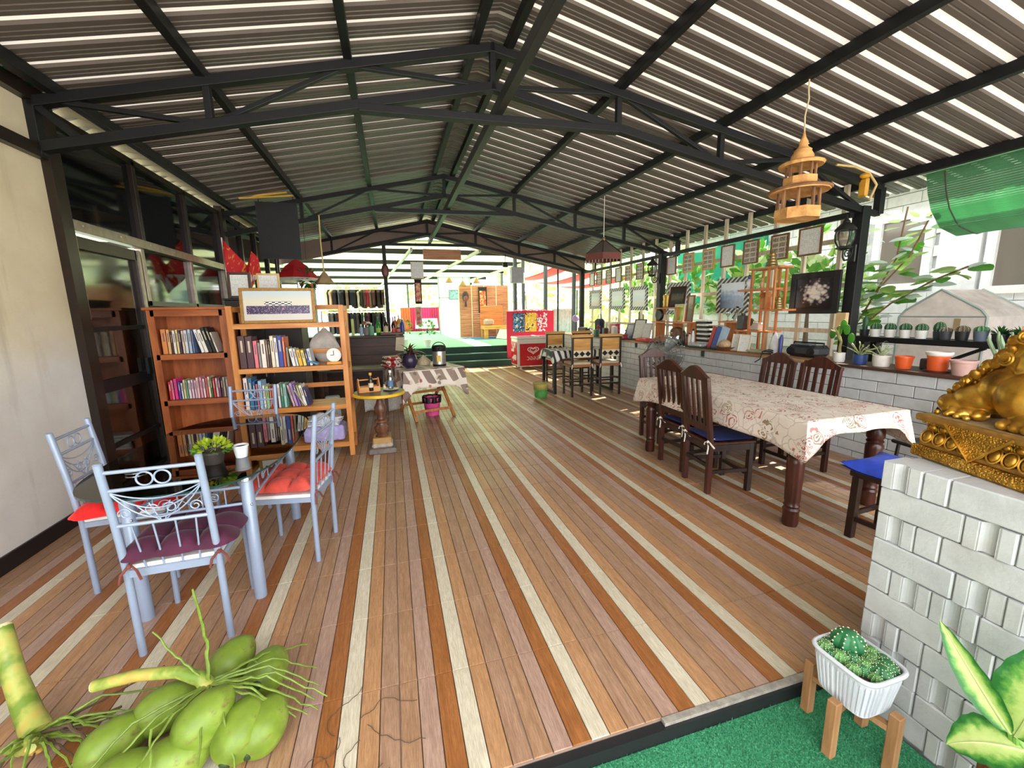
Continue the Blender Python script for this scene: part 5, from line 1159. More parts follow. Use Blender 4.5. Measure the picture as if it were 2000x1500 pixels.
# ================================================================ FRAMED PAPERS UNDER THE EAVE RAIL
FB = mat('brown_picture_frame', (110,72,44), .45); FGD = mat('gold_picture_frame', (186,146,66), .4, .3)
def gallery():
    t = NT('photo_grid_print'); co = t.coord('Generated'); bk = t.n('ShaderNodeTexBrick'); bk.offset = 0; bk.inputs['Scale'].default_value = 1; bk.inputs['Brick Width'].default_value = .44; bk.inputs['Row Height'].default_value = .24; bk.inputs['Mortar Size'].default_value = .035
    mp = t.n('ShaderNodeCombineXYZ'); s = t.n('ShaderNodeSeparateXYZ'); t.l(co, s.inputs[0]); t.l(s.outputs['X'], mp.inputs[0]); t.l(s.outputs['Z'], mp.inputs[1]); t.l(mp.outputs[0], bk.inputs['Vector'])
    g = t.ramp(t.noise(co, 16, 3), [(.35, lin((70,66,60))), (.55, lin((150,140,124))), (.7, lin((196,188,170)))])
    return t.fin(t.mix(bk.outputs['Fac'], g, lin((206,192,166))), .3)
GAL = gallery()
YF = [4.17,4.60,5.07,5.51,5.92,6.41,6.87,7.91,8.35,8.78,9.23,9.72,10.1]
for i, y in enumerate(YF):
    w, h = (.31,.34) if i == 0 else (.27,.33)
    t = picframe('framed_paper', '%s small framed paper from the thick black post, hanging under the rail' % ORD[i].capitalize(), 'picture', (5.09, y, 2.19), -pi/2, w, h, .02, FGD if i in (4,5,8) else FB, GAL if i % 3 else CERT, radians(0), 'framed papers under the eave rail')
    t.rotation_euler = (0, 0, -pi/2)
    MB().tube([(0,-.01,h),(0,-.005,2.56-2.19)], .003, 4).build('cord', STR, t)
# striped frames
def stripem():
    t = NT('zebra_frame'); co = t.coord('Object', (1,1,1), (0, radians(40), 0)); w = t.n('ShaderNodeTexWave', bands_direction='Z'); w.inputs['Scale'].default_value = 5.2; w.inputs['Distortion'].default_value = 1.2; t.l(co, w.inputs['Vector'])
    return t.fin(t.ramp(w.outputs['Fac'], [(.55, lin((24,24,26))), (.7, lin((206,206,204)))]), .4)
ZEB = stripem(); NEARB = mat('black_picture_frame', (20,20,24), .4)
def flowerpic():
    t = NT('white_flower_painting'); co = t.coord('Generated'); m_ = t.n('ShaderNodeVectorMath', operation='DISTANCE'); t.l(co, m_.inputs[0]); m_.inputs[1].default_value = (.55,.0,.5)
    vo = t.n('ShaderNodeTexVoronoi'); vo.inputs['Scale'].default_value = 9; t.l(co, vo.inputs['Vector']); f = t.math('ADD', t.math('ADD', m_.outputs['Value'], t.math('MULTIPLY', t.noise(co, 6, 5, .7), .5)), t.math('MULTIPLY', vo.outputs['Distance'], .35)); return t.fin(t.ramp(f, [(.56, lin((222,216,204))), (.72, lin((150,140,136))), (.78, lin((60,54,60))), (.86, lin((26,24,30)))]), .3)
def skypic(nm, a, b, c):
    t = NT(nm); co = t.coord('Generated'); s = t.n('ShaderNodeSeparateXYZ'); t.l(co, s.inputs[0]); f = t.math('ADD', s.outputs['Z'], t.math('MULTIPLY', t.math('SUBTRACT', t.noise(co, 7, 5), .5), .7)); return t.fin(t.ramp(f, [(.2, lin(a)), (.5, lin(b)), (.75, lin(c))]), .15)
SF = [(4.07,.64,1.47,.51,NEARB,flowerpic(),'black framed painting of a white flower beside the thick black post'),
      (5.385,.63,1.48,.54,ZEB,skypic('sea_painting',(70,96,120),(120,150,180),(206,216,226)),'zebra-striped frame with a blue seascape behind the bottle shelf'),
      (6.68,.66,1.46,.58,ZEB,skypic('pink_sky_painting',(190,206,216),(206,222,232),(226,160,180)),'zebra-striped frame with a pink and pale blue picture, left of the seascape'),
      (7.96,.64,1.55,.5,ZEB,skypic('pale_bird_painting',(216,216,196),(206,222,226),(222,232,236)),'zebra-striped frame with a pale white-blue picture beyond the second post'),
      (8.86,.67,1.58,.49,ZEB,skypic('pale_green_painting',(206,226,216),(222,236,232),(216,216,232)),'zebra-striped frame with a pale green-white picture, second beyond the post'),
      (9.96,.63,1.6,.48,ZEB,skypic('grey_floral_painting',(170,140,130),(176,184,180),(150,160,164)),'farthest zebra-striped frame with a grey floral picture')]
for (y, w, z, h, fm, pm, lb) in SF:
    t = picframe('striped_picture', lb, 'picture', (5.115,y,z), -pi/2, w, h, .075, fm, pm, 0, 'pictures hung on the slat screen'); 
    for s in (-1,1): MB().tube([(s*w*.3,-.01,h),(s*w*.3,.0,2.56-z)], .0025, 4).build('cord', BLACKM, t)

# ================================================================ SHELF UNITS AND ORNAMENTS ON THE COUNTER
ZC = .957
OW = wood('orange_shelf_wood', (176,104,52), (200,130,74), 'y', 1, .45); OWZ = wood('orange_shelf_post', (176,104,52), (200,130,74), 'z', 1, .45)
us = thing('ornament_shelf', 'tall staggered orange wood shelf standing on the counter', 'shelf', (4.78,4.47,ZC))
for (y0,y1,z) in ((-.27,.2,1.1),(-.18,.37,.835),(-.36,.2,.565),(-.18,.37,.285)): MB().bx(-.11,y0,z-.012,.11,y1,z+.012).build('shelf_board', OW, us)
for x in (-.09,.09):
    for (y,z0,z1) in ((.15,0,1.09),(-.1,0,1.09),(-.2,.56,1.09)): MB().bx(x-.012,y-.014,z0,x+.012,y+.014,z1).build('post', OWZ, us)
BRASS = mat('old_brass', (150,130,84), .35, .7, .2, 20)
def bell(lb, loc, r, h):
    t = thing('stacked_bell', lb, 'ornament', loc); p = []
    for k in range(5):
        a = r*(1-.13*k); z = h*k/6; p += [(a,z),(a*1.03,z+h*.03),(a*.95,z+h*.12),(a*.9,z+h*.15)]
    MB().lathe(p+[(r*.2,h*.87),(r*.06,h),(0,h)], 18).build('bell_tiers', BRASS, t); MB().ell((0,0,h),r*.12,8,6).build('finial', BRASS, t)
bell('tiered brass bell on the very top of the staggered shelf', (4.78,4.42,ZC+1.112), .075, .22)
bell('ribbed brass bell on the third board of the staggered shelf', (4.76,4.25,ZC+.577), .06, .18)
def figurine(nm, lb, loc, h, mt, cat='figurine', mt2=None):
    t = thing(nm, lb, cat, loc); MB().lathe([(h*.2,0),(h*.22,h*.06),(h*.12,h*.14),(h*.17,h*.35),(h*.19,h*.5),(h*.11,h*.66),(h*.06,h*.7)],14).build('body', mt, t); MB().ell((0,0,h*.83),(h*.12,h*.12,h*.16),12,8).build('head', mt2 or mt, t)
    return t
figurine('white_figurine', 'white figurine with blue base on the second board of the staggered shelf', (4.74,4.72,ZC+.847), .2, mat('white_glaze', (230,232,234), .25), mt2=mat('blue_glaze', (60,90,150), .3))
figurine('tan_figurine', 'tan figurine on the second board of the staggered shelf', (4.76,4.53,ZC+.847), .14, mat('tan_clay', (196,160,116), .6))
wl_ = thing('wooden_lantern', 'small orange wooden house ornament on the staggered shelf', 'ornament', (4.76,4.45,ZC+.577)); MB().cbox((0,0,.08),(.08,.1,.16),.006).build('house_body', OWZ, wl_); MB().prism([(-.07,.16),(.07,.16),(0,.22)], -.06, .06).build('house_roof', OW, wl_)
figurine('glass_figurine', 'pale green ornament beside the brass bell on the staggered shelf', (4.76,4.34,ZC+.577), .1, mat('pale_celadon', (176,190,160), .3))
tag(MB().cbox((0,0,.1),(.1,.12,.2),.01).lathe([(.03,.2),(.03,.23)],10).build('tin_can', mat('dark_tin', (46,40,40), .4), loc=(4.74,4.78,ZC+.297)), 'dark tin canister on the lowest board of the staggered shelf', 'tin')
tag(MB().cbox((0,0,.05),(.08,.16,.1),.012).build('grey_box_ornament', mat('grey_box_orn', (190,176,160), .6), loc=(4.74,4.55,ZC+.297)), 'small grey-beige box on the lowest board of the staggered shelf', 'box')
t = thing('small_clock', 'little round clock ornament on the lowest staggered board', 'clock', (4.72,4.62,ZC+.4)); MB().lathe([(0,0),(.05,0),(.052,.02),(0,.022)],18,T=Matrix.Rotation(-pi/2,4,'Y')).build('dial', mat('dark_dial', (60,56,56), .4), t); MB().lathe([(.05,-.004),(.06,0),(.05,.012)],18,T=Matrix.Rotation(-pi/2,4,'Y'),cap=False).build('bezel', BRASS, t)
fig = tag(MB().lathe([(.0,0),(.05,.0),(.075,.08),(.06,.2),(.0,.3)],14,sq=.4).build('surfboard_ornament', mat('white_surf', (226,226,232), .3), loc=(4.7,4.2,ZC), rot=(0,0,pi/2)), 'white leaf-shaped ornament at the foot of the staggered shelf', 'ornament')
tag(MB().tube([(0,0,0),(0,0,.2),(.01,0,.26)], [.022,.026,.01], 10).build('blue_figure', mat('blue_figure', (50,56,120), .4), loc=(4.68,4.1,ZC)), 'thin dark blue figure right of the leaf-shaped ornament', 'figurine')
# short shelf with bottle
s2 = thing('short_shelf', 'short orange wood shelf with a glass decanter on top', 'shelf', (4.82,4.98,ZC))
MB().bx(-.12,-.22,.39,.12,.22,.41).build('shelf_board', OW, s2)
for y in (-.14,.1): MB().bx(-.1,y-.02,0,.1,y+.02,.39).build('support', OWZ, s2)
cyl_bottle('decanter', 'clear glass decanter with a dark stopper on the short shelf', (4.8,4.95,ZC+.412), [(.07,0),(.075,.02),(.06,.06),(.02,.13),(.016,.2)], glassmat('clear_bottle_glass', (228,236,236), .04, 1.2), BLACKM)
tag(MB().lathe([(.02,0),(.005,.02),(.005,.06),(.03,.1),(.03,.13)],12,cap=False).build('stem_glass', glassmat('clear_bottle_glass', (228,236,236), .04, 1.2), loc=(4.8,5.12,ZC+.412)), 'small stem glass left of the decanter', 'glass')
tag(MB().cbox((0,0,.02),(.1,.16,.04),.01).build('soap_dish', mat('white_tray', (226,222,214), .5), loc=(4.8,4.82,ZC+.412)), 'white dish right of the decanter on the short shelf', 'dish')
for (nm, lb, y, c, w) in (('red_flag_board','red board leaning on the short shelf',5.32,(170,40,50),.07),('blue_flag_board','deep blue board leaning on the short shelf',5.22,(40,76,160),.1),('sky_board','pale blue printed board leaning beside the deep blue one',5.1,(170,196,222),.14)):
    tag(MB().cbox((0,0,.17),(.02,w,.34),.004).build(nm, mat(nm+'_paint', c, .5), loc=(4.66,y,ZC), rot=(radians(14),radians(6),0)), lb, 'board')
t = thing('carved_bowl', 'brown carved wooden bowl on the counter front', 'bowl', (4.62,4.95,ZC)); MB().lathe([(0,.01),(.1,0),(.16,.05),(.15,.055),(.09,.02),(0,.02)],24,cap=False).build('bowl', wood('bowl_wood',(110,66,44),(140,88,60),'x'), t)
tag(MB().ell((0,0,.06),(.08,.1,.07),14,10).build('shell', mat('sea_shell', (196,166,130), .5, 0, .3, 30, .3), loc=(4.62,4.95,ZC+.022)), 'large mottled shell lying in the carved bowl', 'shell')
for (nm, y, x, lb) in (('standing_photo',4.62,4.63,'small framed card leaning at the front of the counter, nearest the chairs'),('standing_photo',4.77,4.66,'wider framed card leaning behind the carved bowl')):
    picframe(nm, lb, 'picture', (x,y,ZC), -pi/2+.3, .16, .24, .012, CREAM, CERT, radians(-14))
# bottles rack + candle
cr_ = thing('bottle_rack', 'tall black bottle rack with white bands on the counter', 'rack', (4.78,5.55,ZC)); 
for k in range(6): MB().cbox((0,-.02+.012*k,.03+.07*k),(.12,.3-.012*k,.035),.004).build('rack_tier', BLACKM, cr_); MB().cbox((-.03,-.02+.012*k,.062+.07*k),(.06,.26-.012*k,.03),.006).build('white_band', WPOT, cr_)
for i, (y, h, c) in enumerate(((5.78,.2,(220,216,206)),(5.85,.16,(120,60,50)),(5.7,.26,(230,230,228)),(5.93,.22,(44,38,36)))): cyl_bottle('counter_bottle', '%s little %s bottle left of the black rack' % (ORD[i], cname(c)), (4.68,y,ZC+.006), bprof(.025,h), mat('cb_%d' % i, c, .3), BLACKM, None, group='little bottles on the counter')
tag(MB().cbox((0,0,.03),(.16,.3,.06),.02).build('silver_tray', mat('silver_lumps', (206,206,210), .3, .4, .5, 50, .8), loc=(4.65,5.55,ZC+.006)), 'heap of silvery stones at the front of the counter', 'stones')
# radio
rd = thing('radio', 'black portable radio on the counter behind the dining chairs', 'radio', (4.84,3.86,ZC))
MB().cbox((0,0,.075),(.24,.4,.14),.04).build('case', mat('black_radio', (44,46,52), .35), rd); MB().cbox((-.06,0,.15),(.1,.22,.02),.008).build('lid', mat('grey_radio_top', (90,94,100), .3), rd)
for s in (-1,1): MB().lathe([(0,0),(.045,0),(.05,.01),(0,.012)],16,T=Matrix.Translation((-.118,s*.13,.07)) @ Matrix.Rotation(-pi/2,4,'Y')).build('speaker_grille', BLACKM, rd)
MB().tube([(0,-.19,.12),(0,-.19,.17),(0,.19,.17),(0,.19,.12)], .01, 6).build('handle', BLACKM, rd)
t = thing('fan_cable', 'coil of black cable on the counter beside the radio', 'cable', (4.6,4.2,ZC)); MB().tube([(.05*cos(a*1.0)-.02*0, .06*sin(a), .01+.004*a) for a in [i*.4 for i in range(34)]] + [(-.09,.0,.05),(-.095,.02,-.05),(-.095,.1,-.1)], .006, 6).build('cable', BLACKM, t)
tag(MB().cbox((0,0,.02),(.2,.34,.04),.018).build('folded_paper_bag', mat('pale_olive_cloth', (170,168,140), .8, 0, .25, 12), loc=(4.72,4.42,ZC)), 'flat pale olive cloth bundle on the counter by the staggered shelf', 'cloth')
tag(MB().cbox((0,0,.0),(.05,.12,.2),.006).build('beige_switch_box', mat('beige_box', (206,176,126), .6), loc=(5.114,3.7,1.38)), 'beige electric box at the foot of the thick black post', 'box')
# far shelf unit
s3 = thing('far_shelf', 'low wooden shelf unit on the counter behind the fan', 'shelf', (4.84,6.4,ZC))
for (y0,y1,z) in ((-.52,.52,.37),(-.2,.42,.62)): MB().bx(-.12,y0,z-.012,.12,y1,z+.012).build('shelf_board', OW, s3)
for y in (-.48,-.1,.4): MB().bx(-.1,y-.015,0,.1,y+.015,.36).build('post', OWZ, s3)
for y in (-.18,.4): MB().bx(-.1,y-.012,.38,.1,y+.012,.61).build('post', OWZ, s3)
t = thing('round_speaker', 'round black speaker on the far shelf', 'speaker', (4.78,6.72,ZC+.5)); MB().lathe([(0,0),(.1,0),(.105,.02),(.09,.05),(.03,.04),(0,.045)],24,T=Matrix.Rotation(-pi/2,4,'Y')).build('cone', mat('speaker_black', (26,26,28), .5), t); MB().cbox((.05,0,-.05),(.08,.12,.12),.01).build('mount', CREAM, t)
picframe('leaning_picture', 'yellow-green picture leaning on the far shelf', 'picture', (4.78,6.2,ZC+.383), -pi/2, .26, .3, .02, CREAM, skypic('lime_picture',(150,190,60),(206,222,110),(170,206,90)), radians(-6))
picframe('tall_brown_picture', 'tall brown framed picture at the right end of the far shelf', 'picture', (4.8,5.96,ZC+.383), -pi/2, .17, .44, .02, FB, skypic('brown_list',(120,90,80),(90,80,70),(190,170,150)), radians(-5))
tag(MB().lathe([(.07,0),(.08,.02),(.07,.06),(.08,.1),(.07,.14),(.08,.2),(.07,.23)],18).build('brass_stack', mat('golden_tins', (206,170,80), .35, .5), loc=(4.84,6.62,ZC+.633)), 'stack of golden tins on top of the far shelf', 'tins')
picframe('dark_leaning_picture', 'dark slanted picture frame on top of the far shelf', 'picture', (4.84,6.36,ZC+.633), -pi/2+.4, .3, .36, .03, mat('dark_brown_frame', (66,38,28), .4), skypic('murky',(70,70,60),(110,110,90),(60,60,50)), radians(-10))
t = thing('glass_display', 'glass dome with shells and copper trinkets under the far shelf', 'display', (4.76,6.2,ZC)); MB().lathe([(.15,0),(.16,.02),(.15,.18),(.1,.27),(0,.3)],20).build('dome', glassmat('clear_bottle_glass', (228,236,236), .04, 1.2), t)
rg = random.Random(12); m = MB()
for i in range(26): m.ell((rg.uniform(-.09,.09),rg.uniform(-.09,.09),rg.uniform(.03,.16)), rg.uniform(.015,.035), 7, 5, i % 3)
m.build('trinkets', [mat('copper_bits', (176,96,60), .4, .4), mat('white_bits', (232,226,220), .4), mat('dark_bits', (70,50,46), .5)], t)
# far clutter, left of the fan
tag(MB().cbox((0,0,.03),(.2,.36,.06),.008).build('red_box', mat('coral_red_box', (206,70,66), .5), loc=(4.66,7.0,ZC)), 'flat coral red box on the counter left of the fan', 'box')
for i, (y, w, h, z, c, lb) in enumerate(((7.18,.22,.34,.0,(206,206,196),'cream framed card leaning left of the far shelf'),(7.45,.3,.42,.0,(70,72,80),'dark grey framed text panel leaning on the far counter'),(7.75,.24,.32,.0,(110,116,130),'slate framed photo leaning on the far counter'))):
    picframe('leaning_card', lb, 'picture', (4.78,y,ZC), -pi/2+.25, w, h, .02, mat('card_frame_%d' % i, c, .5), CERT if i != 2 else skypic('violet_photo',(110,110,150),(170,170,190),(206,206,214)), radians(-14))
KN = [(170,50,60),(60,56,110),(40,70,150),(200,196,186),(120,110,100),(196,90,110),(80,70,60),(220,214,206),(150,140,120),(60,110,90)]
for i in range(14):
    c = KN[i % 10]; y = 7.75 + i*.14; x = 4.66 + .12*((i*7) % 3); h = .1 + .05*((i*5) % 4)
    if i % 3 == 0: tag(MB().cbox((0,0,h/2),(.1,.12,h),.012).build('trinket_box', mat('kn_%d' % (i % 10), c, .5), loc=(x,y,ZC+.006)), '%s trinket box, %s item from the fan on the far counter' % (cname(c), ORD[i]), 'box', 'trinkets on the far counter')
    elif i % 3 == 1: figurine('trinket_figure', '%s figurine, %s item from the fan on the far counter' % (cname(c), ORD[i]), (x,y,ZC+.006), h*1.3, mat('kn_%d' % (i % 10), c, .5))['group'] = 'trinkets on the far counter'
    else: cyl_bottle('trinket_jar', '%s jar, %s item from the fan on the far counter' % (cname(c), ORD[i]), (x,y,ZC+.006), [(.035,0),(.04,.01),(.04,h*.8),(.025,h)], mat('kn_%d' % (i % 10), c, .5), BLACKM, None, group='trinkets on the far counter', cat='jar')
t = thing('pink_gift_bag', 'crimson paper bag among the trinkets on the far counter', 'bag', (4.86,8.5,ZC)); MB().prism([(-.13,0),(.13,0),(.11,.3),(-.11,.3)], -.06, .06, T=Matrix.Rotation(pi/2,4,'Z')).build('bag', poster((176,30,60),(206,60,90),(120,20,44),'crimson_bag'), t); MB().tube([(0,-.05,.3),(0,-.04,.38),(0,.04,.38),(0,.05,.3)], .004, 5).build('handle', STR, t)
t = thing('blue_tote', 'navy cloth bag hanging behind the far counter trinkets', 'bag', (4.95,9.4,ZC)); MB().cbox((0,0,.2),(.14,.34,.4),.05).build('bag', mat('navy_tote', (40,44,72), .8), t); MB().tube([(0,-.1,.4),(0,-.06,.5),(0,.06,.5),(0,.1,.4)], .008, 6).build('strap', mat('navy_tote', (40,44,72), .8), t)
t = thing('globe_lamp', 'lilac ball ornament on a stick at the far end of the counter', 'ornament', (4.85,10.6,ZC)); MB().ell((0,0,.4),.1,16,10).build('ball', mat('lilac_ball', (176,156,206), .5), t); MB().tube([(0,0,0),(0,0,.34)], .015, 8).build('stick', MAHO2, t)
tag(MB().cbox((0,0,.09),(.2,.5,.18),.02).build('black_case', mat('black_case', (34,36,40), .5), loc=(4.82,9.95,ZC)), 'black case at the far end of the counter', 'case')

for y, lb in ((5.28,'small dark green bracket on the block wall under the flag boards'),(7.1,'small dark green bracket on the block wall under the red box')): tag(MB().cbox((0,0,0),(.02,.06,.09),.004).cbox((-.012,0,.02),(.02,.03,.03),.004).build('wall_bracket', mat('dark_green_bracket', (24,48,40), .5), loc=(XR-.011,y,.88)), lb, 'bracket')
kc = thing('black_chair', 'black chair with a rounded back half hidden behind the golden statue', 'chair', (4.1,2.12,0), radians(80))
BLP = mat('black_moulded_plastic', (22,22,26), .35)
MB().grid(lambda u, v: (.2*(2*u-1)*(1-.25*v**3), -.18-.05*v+.05*(2*u-1)**2, .46+.42*v*(1-.25*abs(2*u-1)**3)), 16, 10).build('backrest', BLP, kc, solid=.02)
MB().cbox((0,0,.44),(.4,.38,.03),.01).build('seat', BLP, kc)
for sx in (-1,1):
    for sy in (-1,1): MB().tube([(sx*.18,sy*.17,0),(sx*.16,sy*.15,.43)], .013, 8).build('leg', BLP, kc)
# ================================================================ STANDING FAN
fn = thing('standing_fan', 'large grey metal standing fan behind the dining chairs', 'fan', (4.05,5.55,0))
FG = mat('grey_fan_metal', (130,134,132), .35, .4); FBl = mat('grey_fan_blade', (120,124,116), .35, .4)
MB().lathe([(0,0),(.24,0),(.25,.02),(.2,.05),(.04,.08)],28).build('base', FG, fn); MB().tube([(0,0,.06),(0,0,.82)], .018, 10).build('pole', FG, fn)
fh = bpy.data.objects.new('fan_head', MB().lathe([(.07,-.02),(.08,.06),(.06,.16),(.02,.18)],18).mesh('fan_head', FG)); COL.objects.link(fh); fh.parent = fn; fh.location = (0,0,.87)
dv = Vector((-.62,-.74,.05)).normalized(); fh.rotation_euler = (-dv).to_track_quat('Z','Y').to_euler()
for k in range(4):
    a = k*pi/2+.4; m = MB(); m.grid(lambda u, v, a=a: ((.05+.22*u)*cos(a+(v-.5)*(.9-.1*u)), (.05+.22*u)*sin(a+(v-.5)*(.9-.1*u)), -.07+.05*(v-.5)), 6, 6); m.build('blade', FBl, fh, solid=.003)
m = MB()
for r in (.06,.12,.18,.24,.29): m.tube([(r*cos(a),r*sin(a),-.13+.06*(r/.3)**2) for a in [2*pi*i/36 for i in range(36)]], .0045, 5, closed=True)
for k in range(28):
    a = 2*pi*k/28; m.tube([(.05*cos(a),.05*sin(a),-.13),(.2*cos(a),.2*sin(a),-.105),(.3*cos(a),.3*sin(a),-.06),(.27*cos(a),.27*sin(a),.03),(.1*cos(a),.1*sin(a),.05)], .003, 4)
m.build('wire_guard', FG, fh)

# ================================================================ FLOWER POTS ON THE LEDGE
X0 = XR+.15
def branch(m, p, d, L, r, depth, rg, mi=0):
    q = Vector(p) + Vector(d)*L; m.tube([p, (Vector(p)+q)/2 + Vector((rg.uniform(-.01,.01),rg.uniform(-.01,.01),0)), q], [r, r*.95, r*.75], 7, mi)
    if depth:
        for k in range(2): branch(m, q, (Vector(d)+rnddir(rg,-.3,.7)*.8).normalized(), L*.75, r*.75, depth-1, rg, mi)
t = pot('cactus_pot', 'white mug-like pot with a branching paddle cactus, leftmost on the ledge', (X0-.02,3.36,ZC), .052, .1, WPOT, 'pots on the ledge', .9, 'plant', False)
rg = random.Random(21); m = MB(); branch(m, (0,0,.08), (0,0,1), .14, .016, 2, rg, 0)
for q in ((.02,.05,.33),(-.02,-.06,.35),(.0,.1,.3),(0,-.1,.26),(.01,0,.4)): m.ell(q, (.012,.035,.055), 10, 8, 1)
m.build('cactus', [mat('brown_green_stem', (130,120,70), .7), LEAFA], t)
t = pot('trailing_pot', 'blue pot with trailing stems on the ledge', (X0-.02,3.15,ZC), .06, .1, BPOT, 'pots on the ledge', .9, 'plant', False); m = MB(); rg = random.Random(22)
for k in range(12):
    d = rnddir(rg,.1,.8); m.tube([(0,0,.09), d*.08+Vector((0,0,.1)), d*.16+Vector((0,-.02,.08))], .005, 5); leafq(m, d*.15+Vector((0,-.02,.08)), d, (0,0,1), .05, .014)
m.build('stems', mat('sage_green', (140,150,100), .7), t)
t = pot('round_white_pot', 'round white pot with thin grey-green stems on the ledge', (X0-.02,2.95,ZC), .075, .11, mat('chalk_white_pot', (222,216,208), .6), 'pots on the ledge', .85, 'plant', False); m = MB(); rg = random.Random(23)
for k in range(9):
    d = rnddir(rg,.2,.9); q = d*.14+Vector((0,.03,.1)); m.tube([(0,0,.09), q*.6+Vector((0,0,.05)), q], .005, 5)
    for j in range(4): leafq(m, q*(.5+.16*j)+Vector((0,0,.03)), rnddir(rg,-.2,.8), (0,0,1), .045, .014)
m.build('stems', mat('sage_green', (140,150,100), .7), t)
pot('orange_pot', 'empty orange pot of dark soil on the ledge', (X0-.02,2.76,ZC), .07, .12, TERRA, 'pots on the ledge', .75)
t = pot('stacked_orange_pot', 'orange pot on a dark saucer with a white pot nested on top', (X0-.02,2.5,ZC+.012), .075, .14, TERRA, 'pots on the ledge', .85); MB().lathe([(.0,-.012),(.085,-.012),(.09,.006),(.08,.004),(0,.0)],24).build('saucer', mat('dark_red_saucer', (96,44,30), .5), t); MB().lathe([(.08,.135),(.092,.15),(.092,.168),(.08,.17)],24,cap=False).build('white_rim', WPOT, t)
pot('pink_pot', 'dusty pink pot at the front edge of the ledge', (X0-.07,2.3,ZC), .085, .13, PPOT, 'pots on the ledge', .72)
t = pot('succulent_pot', 'pale pot with finger-like grey-green succulents beside the golden statue', (X0+.02,2.05,ZC), .085, .12, mat('grey_white_pot', (206,206,200), .5), 'pots on the ledge', .8, 'plant'); rg = random.Random(24); m = MB()
for k in range(16):
    d = rnddir(rg,.35,1); b = Vector((rg.uniform(-.04,.04),rg.uniform(-.05,.05),.1)); m.tube([b, b+d*.1, b+d*.17+Vector((0,0,.06)), b+d*.19+Vector((0,0,.1))], [.012,.014,.014,.006], 7)
m.build('fingers', mat('grey_green_succulent', (130,156,120), .6, 0, .2, 20), t); MB().tube([(0,-.02,.08),(0,-.02,.42)], .009, 6).build('stake', mat('pinkish_stake', (206,150,120), .7), t)
tag(MB().cbox((0,0,.05),(.1,.12,.1),.008).build('dark_tray_pot', DPOT, loc=(X0+.12,2.63,ZC)), 'dark grey square pot between the two orange pots', 'pot')
tag(MB().lathe([(.05,0),(.055,.02),(.055,.08),(.02,.12),(.015,.14)],14).build('clear_jug', mat('milky_plastic', (222,226,232), .3), loc=(X0+.06,2.2,ZC)), 'milky plastic bottle behind the pink pot', 'bottle')
# black plant shelf outside the wall
bs_ = thing('plant_shelf', 'black steel shelf carrying a row of small cactus pots outside the wall', 'shelf', (5.6,2.7,0))
MB().bx(-.16,-1.4,1.13,.16,1.16,1.19).build('shelf_board', BLACKM, bs_)
for y in (-1.2,1.0): MB().bx(-.15,y-.05,-.17,-.05,y+.05,1.13).build('leg', BLACKM, bs_); MB().bx(.05,y-.05,-.17,.15,y+.05,1.13).build('leg', BLACKM, bs_)
MB().beam((-.1,-.1,1.13),(-.1,.3,.9),.03,.03).build('brace', BLACKM, bs_)
def minipot(i, y, r, h, pm, lb, tall=1.0, ct=GCAC, x=5.52):
    t = pot('small_cactus_pot', lb, (x,y,1.192), r, h, pm, 'cactus pots on the black shelf', .78, 'plant', False); cactus_ball(t, r*.95, ct, (0,0,h*.8), 10, tall, SPN, 'cactus', i)
for i, y in enumerate((3.59,3.44,3.29,3.14)): minipot(i, y, .055, .09, WPOT, '%s white pot with a round cactus on the black shelf, counted from the post' % ORD[i], 1.05, GCAC2)
minipot(5, 3.03, .05, .08, DPOT, 'taller round cactus in a grey pot after the four white pots', 1.5, GCAC2, 5.6)
minipot(6, 2.93, .05, .09, DPOT, 'grey pot with a low brownish cactus on the black shelf', .7, mat('brown_cactus', (96,84,66), .7, 0, .3, 30))
minipot(7, 2.8, .055, .09, mat('black_pot', (36,36,40), .5), 'black pot with a brown-tipped cactus on the black shelf', .9, mat('brown_cactus', (96,84,66), .7, 0, .3, 30))
minipot(8, 2.66, .055, .1, mat('blue_grey_pot', (96,108,122), .5), 'blue-grey pot with a pale cactus on the black shelf', .8, GCAC)
for i, (y, lb) in enumerate(((2.53,'low pot of spreading succulents, first after the blue-grey pot'),(2.4,'low pot of spreading succulents, second after the blue-grey pot'))):
    t = pot('spreading_succulent', lb, (5.54,y,1.192), .06, .08, mat('black_pot', (36,36,40), .5), 'cactus pots on the black shelf', .8, 'plant'); rg = random.Random(30+i); m = MB()
    for k in range(40): d = rnddir(rg,.05,1); leafq(m, (d.x*.04,d.y*.04,.08), d, (0,0,1), .08, .02, 0, .2)
    m.build('leaves', LEAFB, t)
t = pot('turquoise_pot', 'turquoise pot with a small dark cactus in front on the black shelf', (5.46,2.24,1.192), .07, .09, TPOT, 'cactus pots on the black shelf', .7, 'plant'); cactus_ball(t, .05, mat('purple_cactus', (70,60,66), .6), (0,0,.06), 8, .8, SPN)
t = pot('ribbed_cactus_pot', 'wide green ribbed cactus behind the turquoise pot', (5.66,2.2,1.192), .09, .1, DPOT, 'cactus pots on the black shelf', .8, 'plant'); cactus_ball(t, .09, GCAC, (0,0,.07), 12, .9, SPN)
t = pot('end_succulent_pot', 'dark leafy succulent at the near end of the black shelf', (5.6,2.0,1.192), .06, .08, DPOT, 'cactus pots on the black shelf', .8, 'plant'); m = MB(); rg = random.Random(40)
for k in range(40): d = rnddir(rg,.05,1); leafq(m, (d.x*.03,d.y*.03,.08), d, (0,0,1), .09, .03, 0, .2)
m.build('leaves', LEAFB, t)
t = pot('spear_cactus_pot', 'dark columnar cactus at the far end of the black shelf', (5.55,3.73,1.192), .05, .08, mat('black_pot', (36,36,40), .5), 'cactus pots on the black shelf', .8, 'plant'); MB().tube([(0,0,.06),(0,0,.2),(0,.005,.24)], [.025,.028,.006], 9).build('column', GCAC2, t)
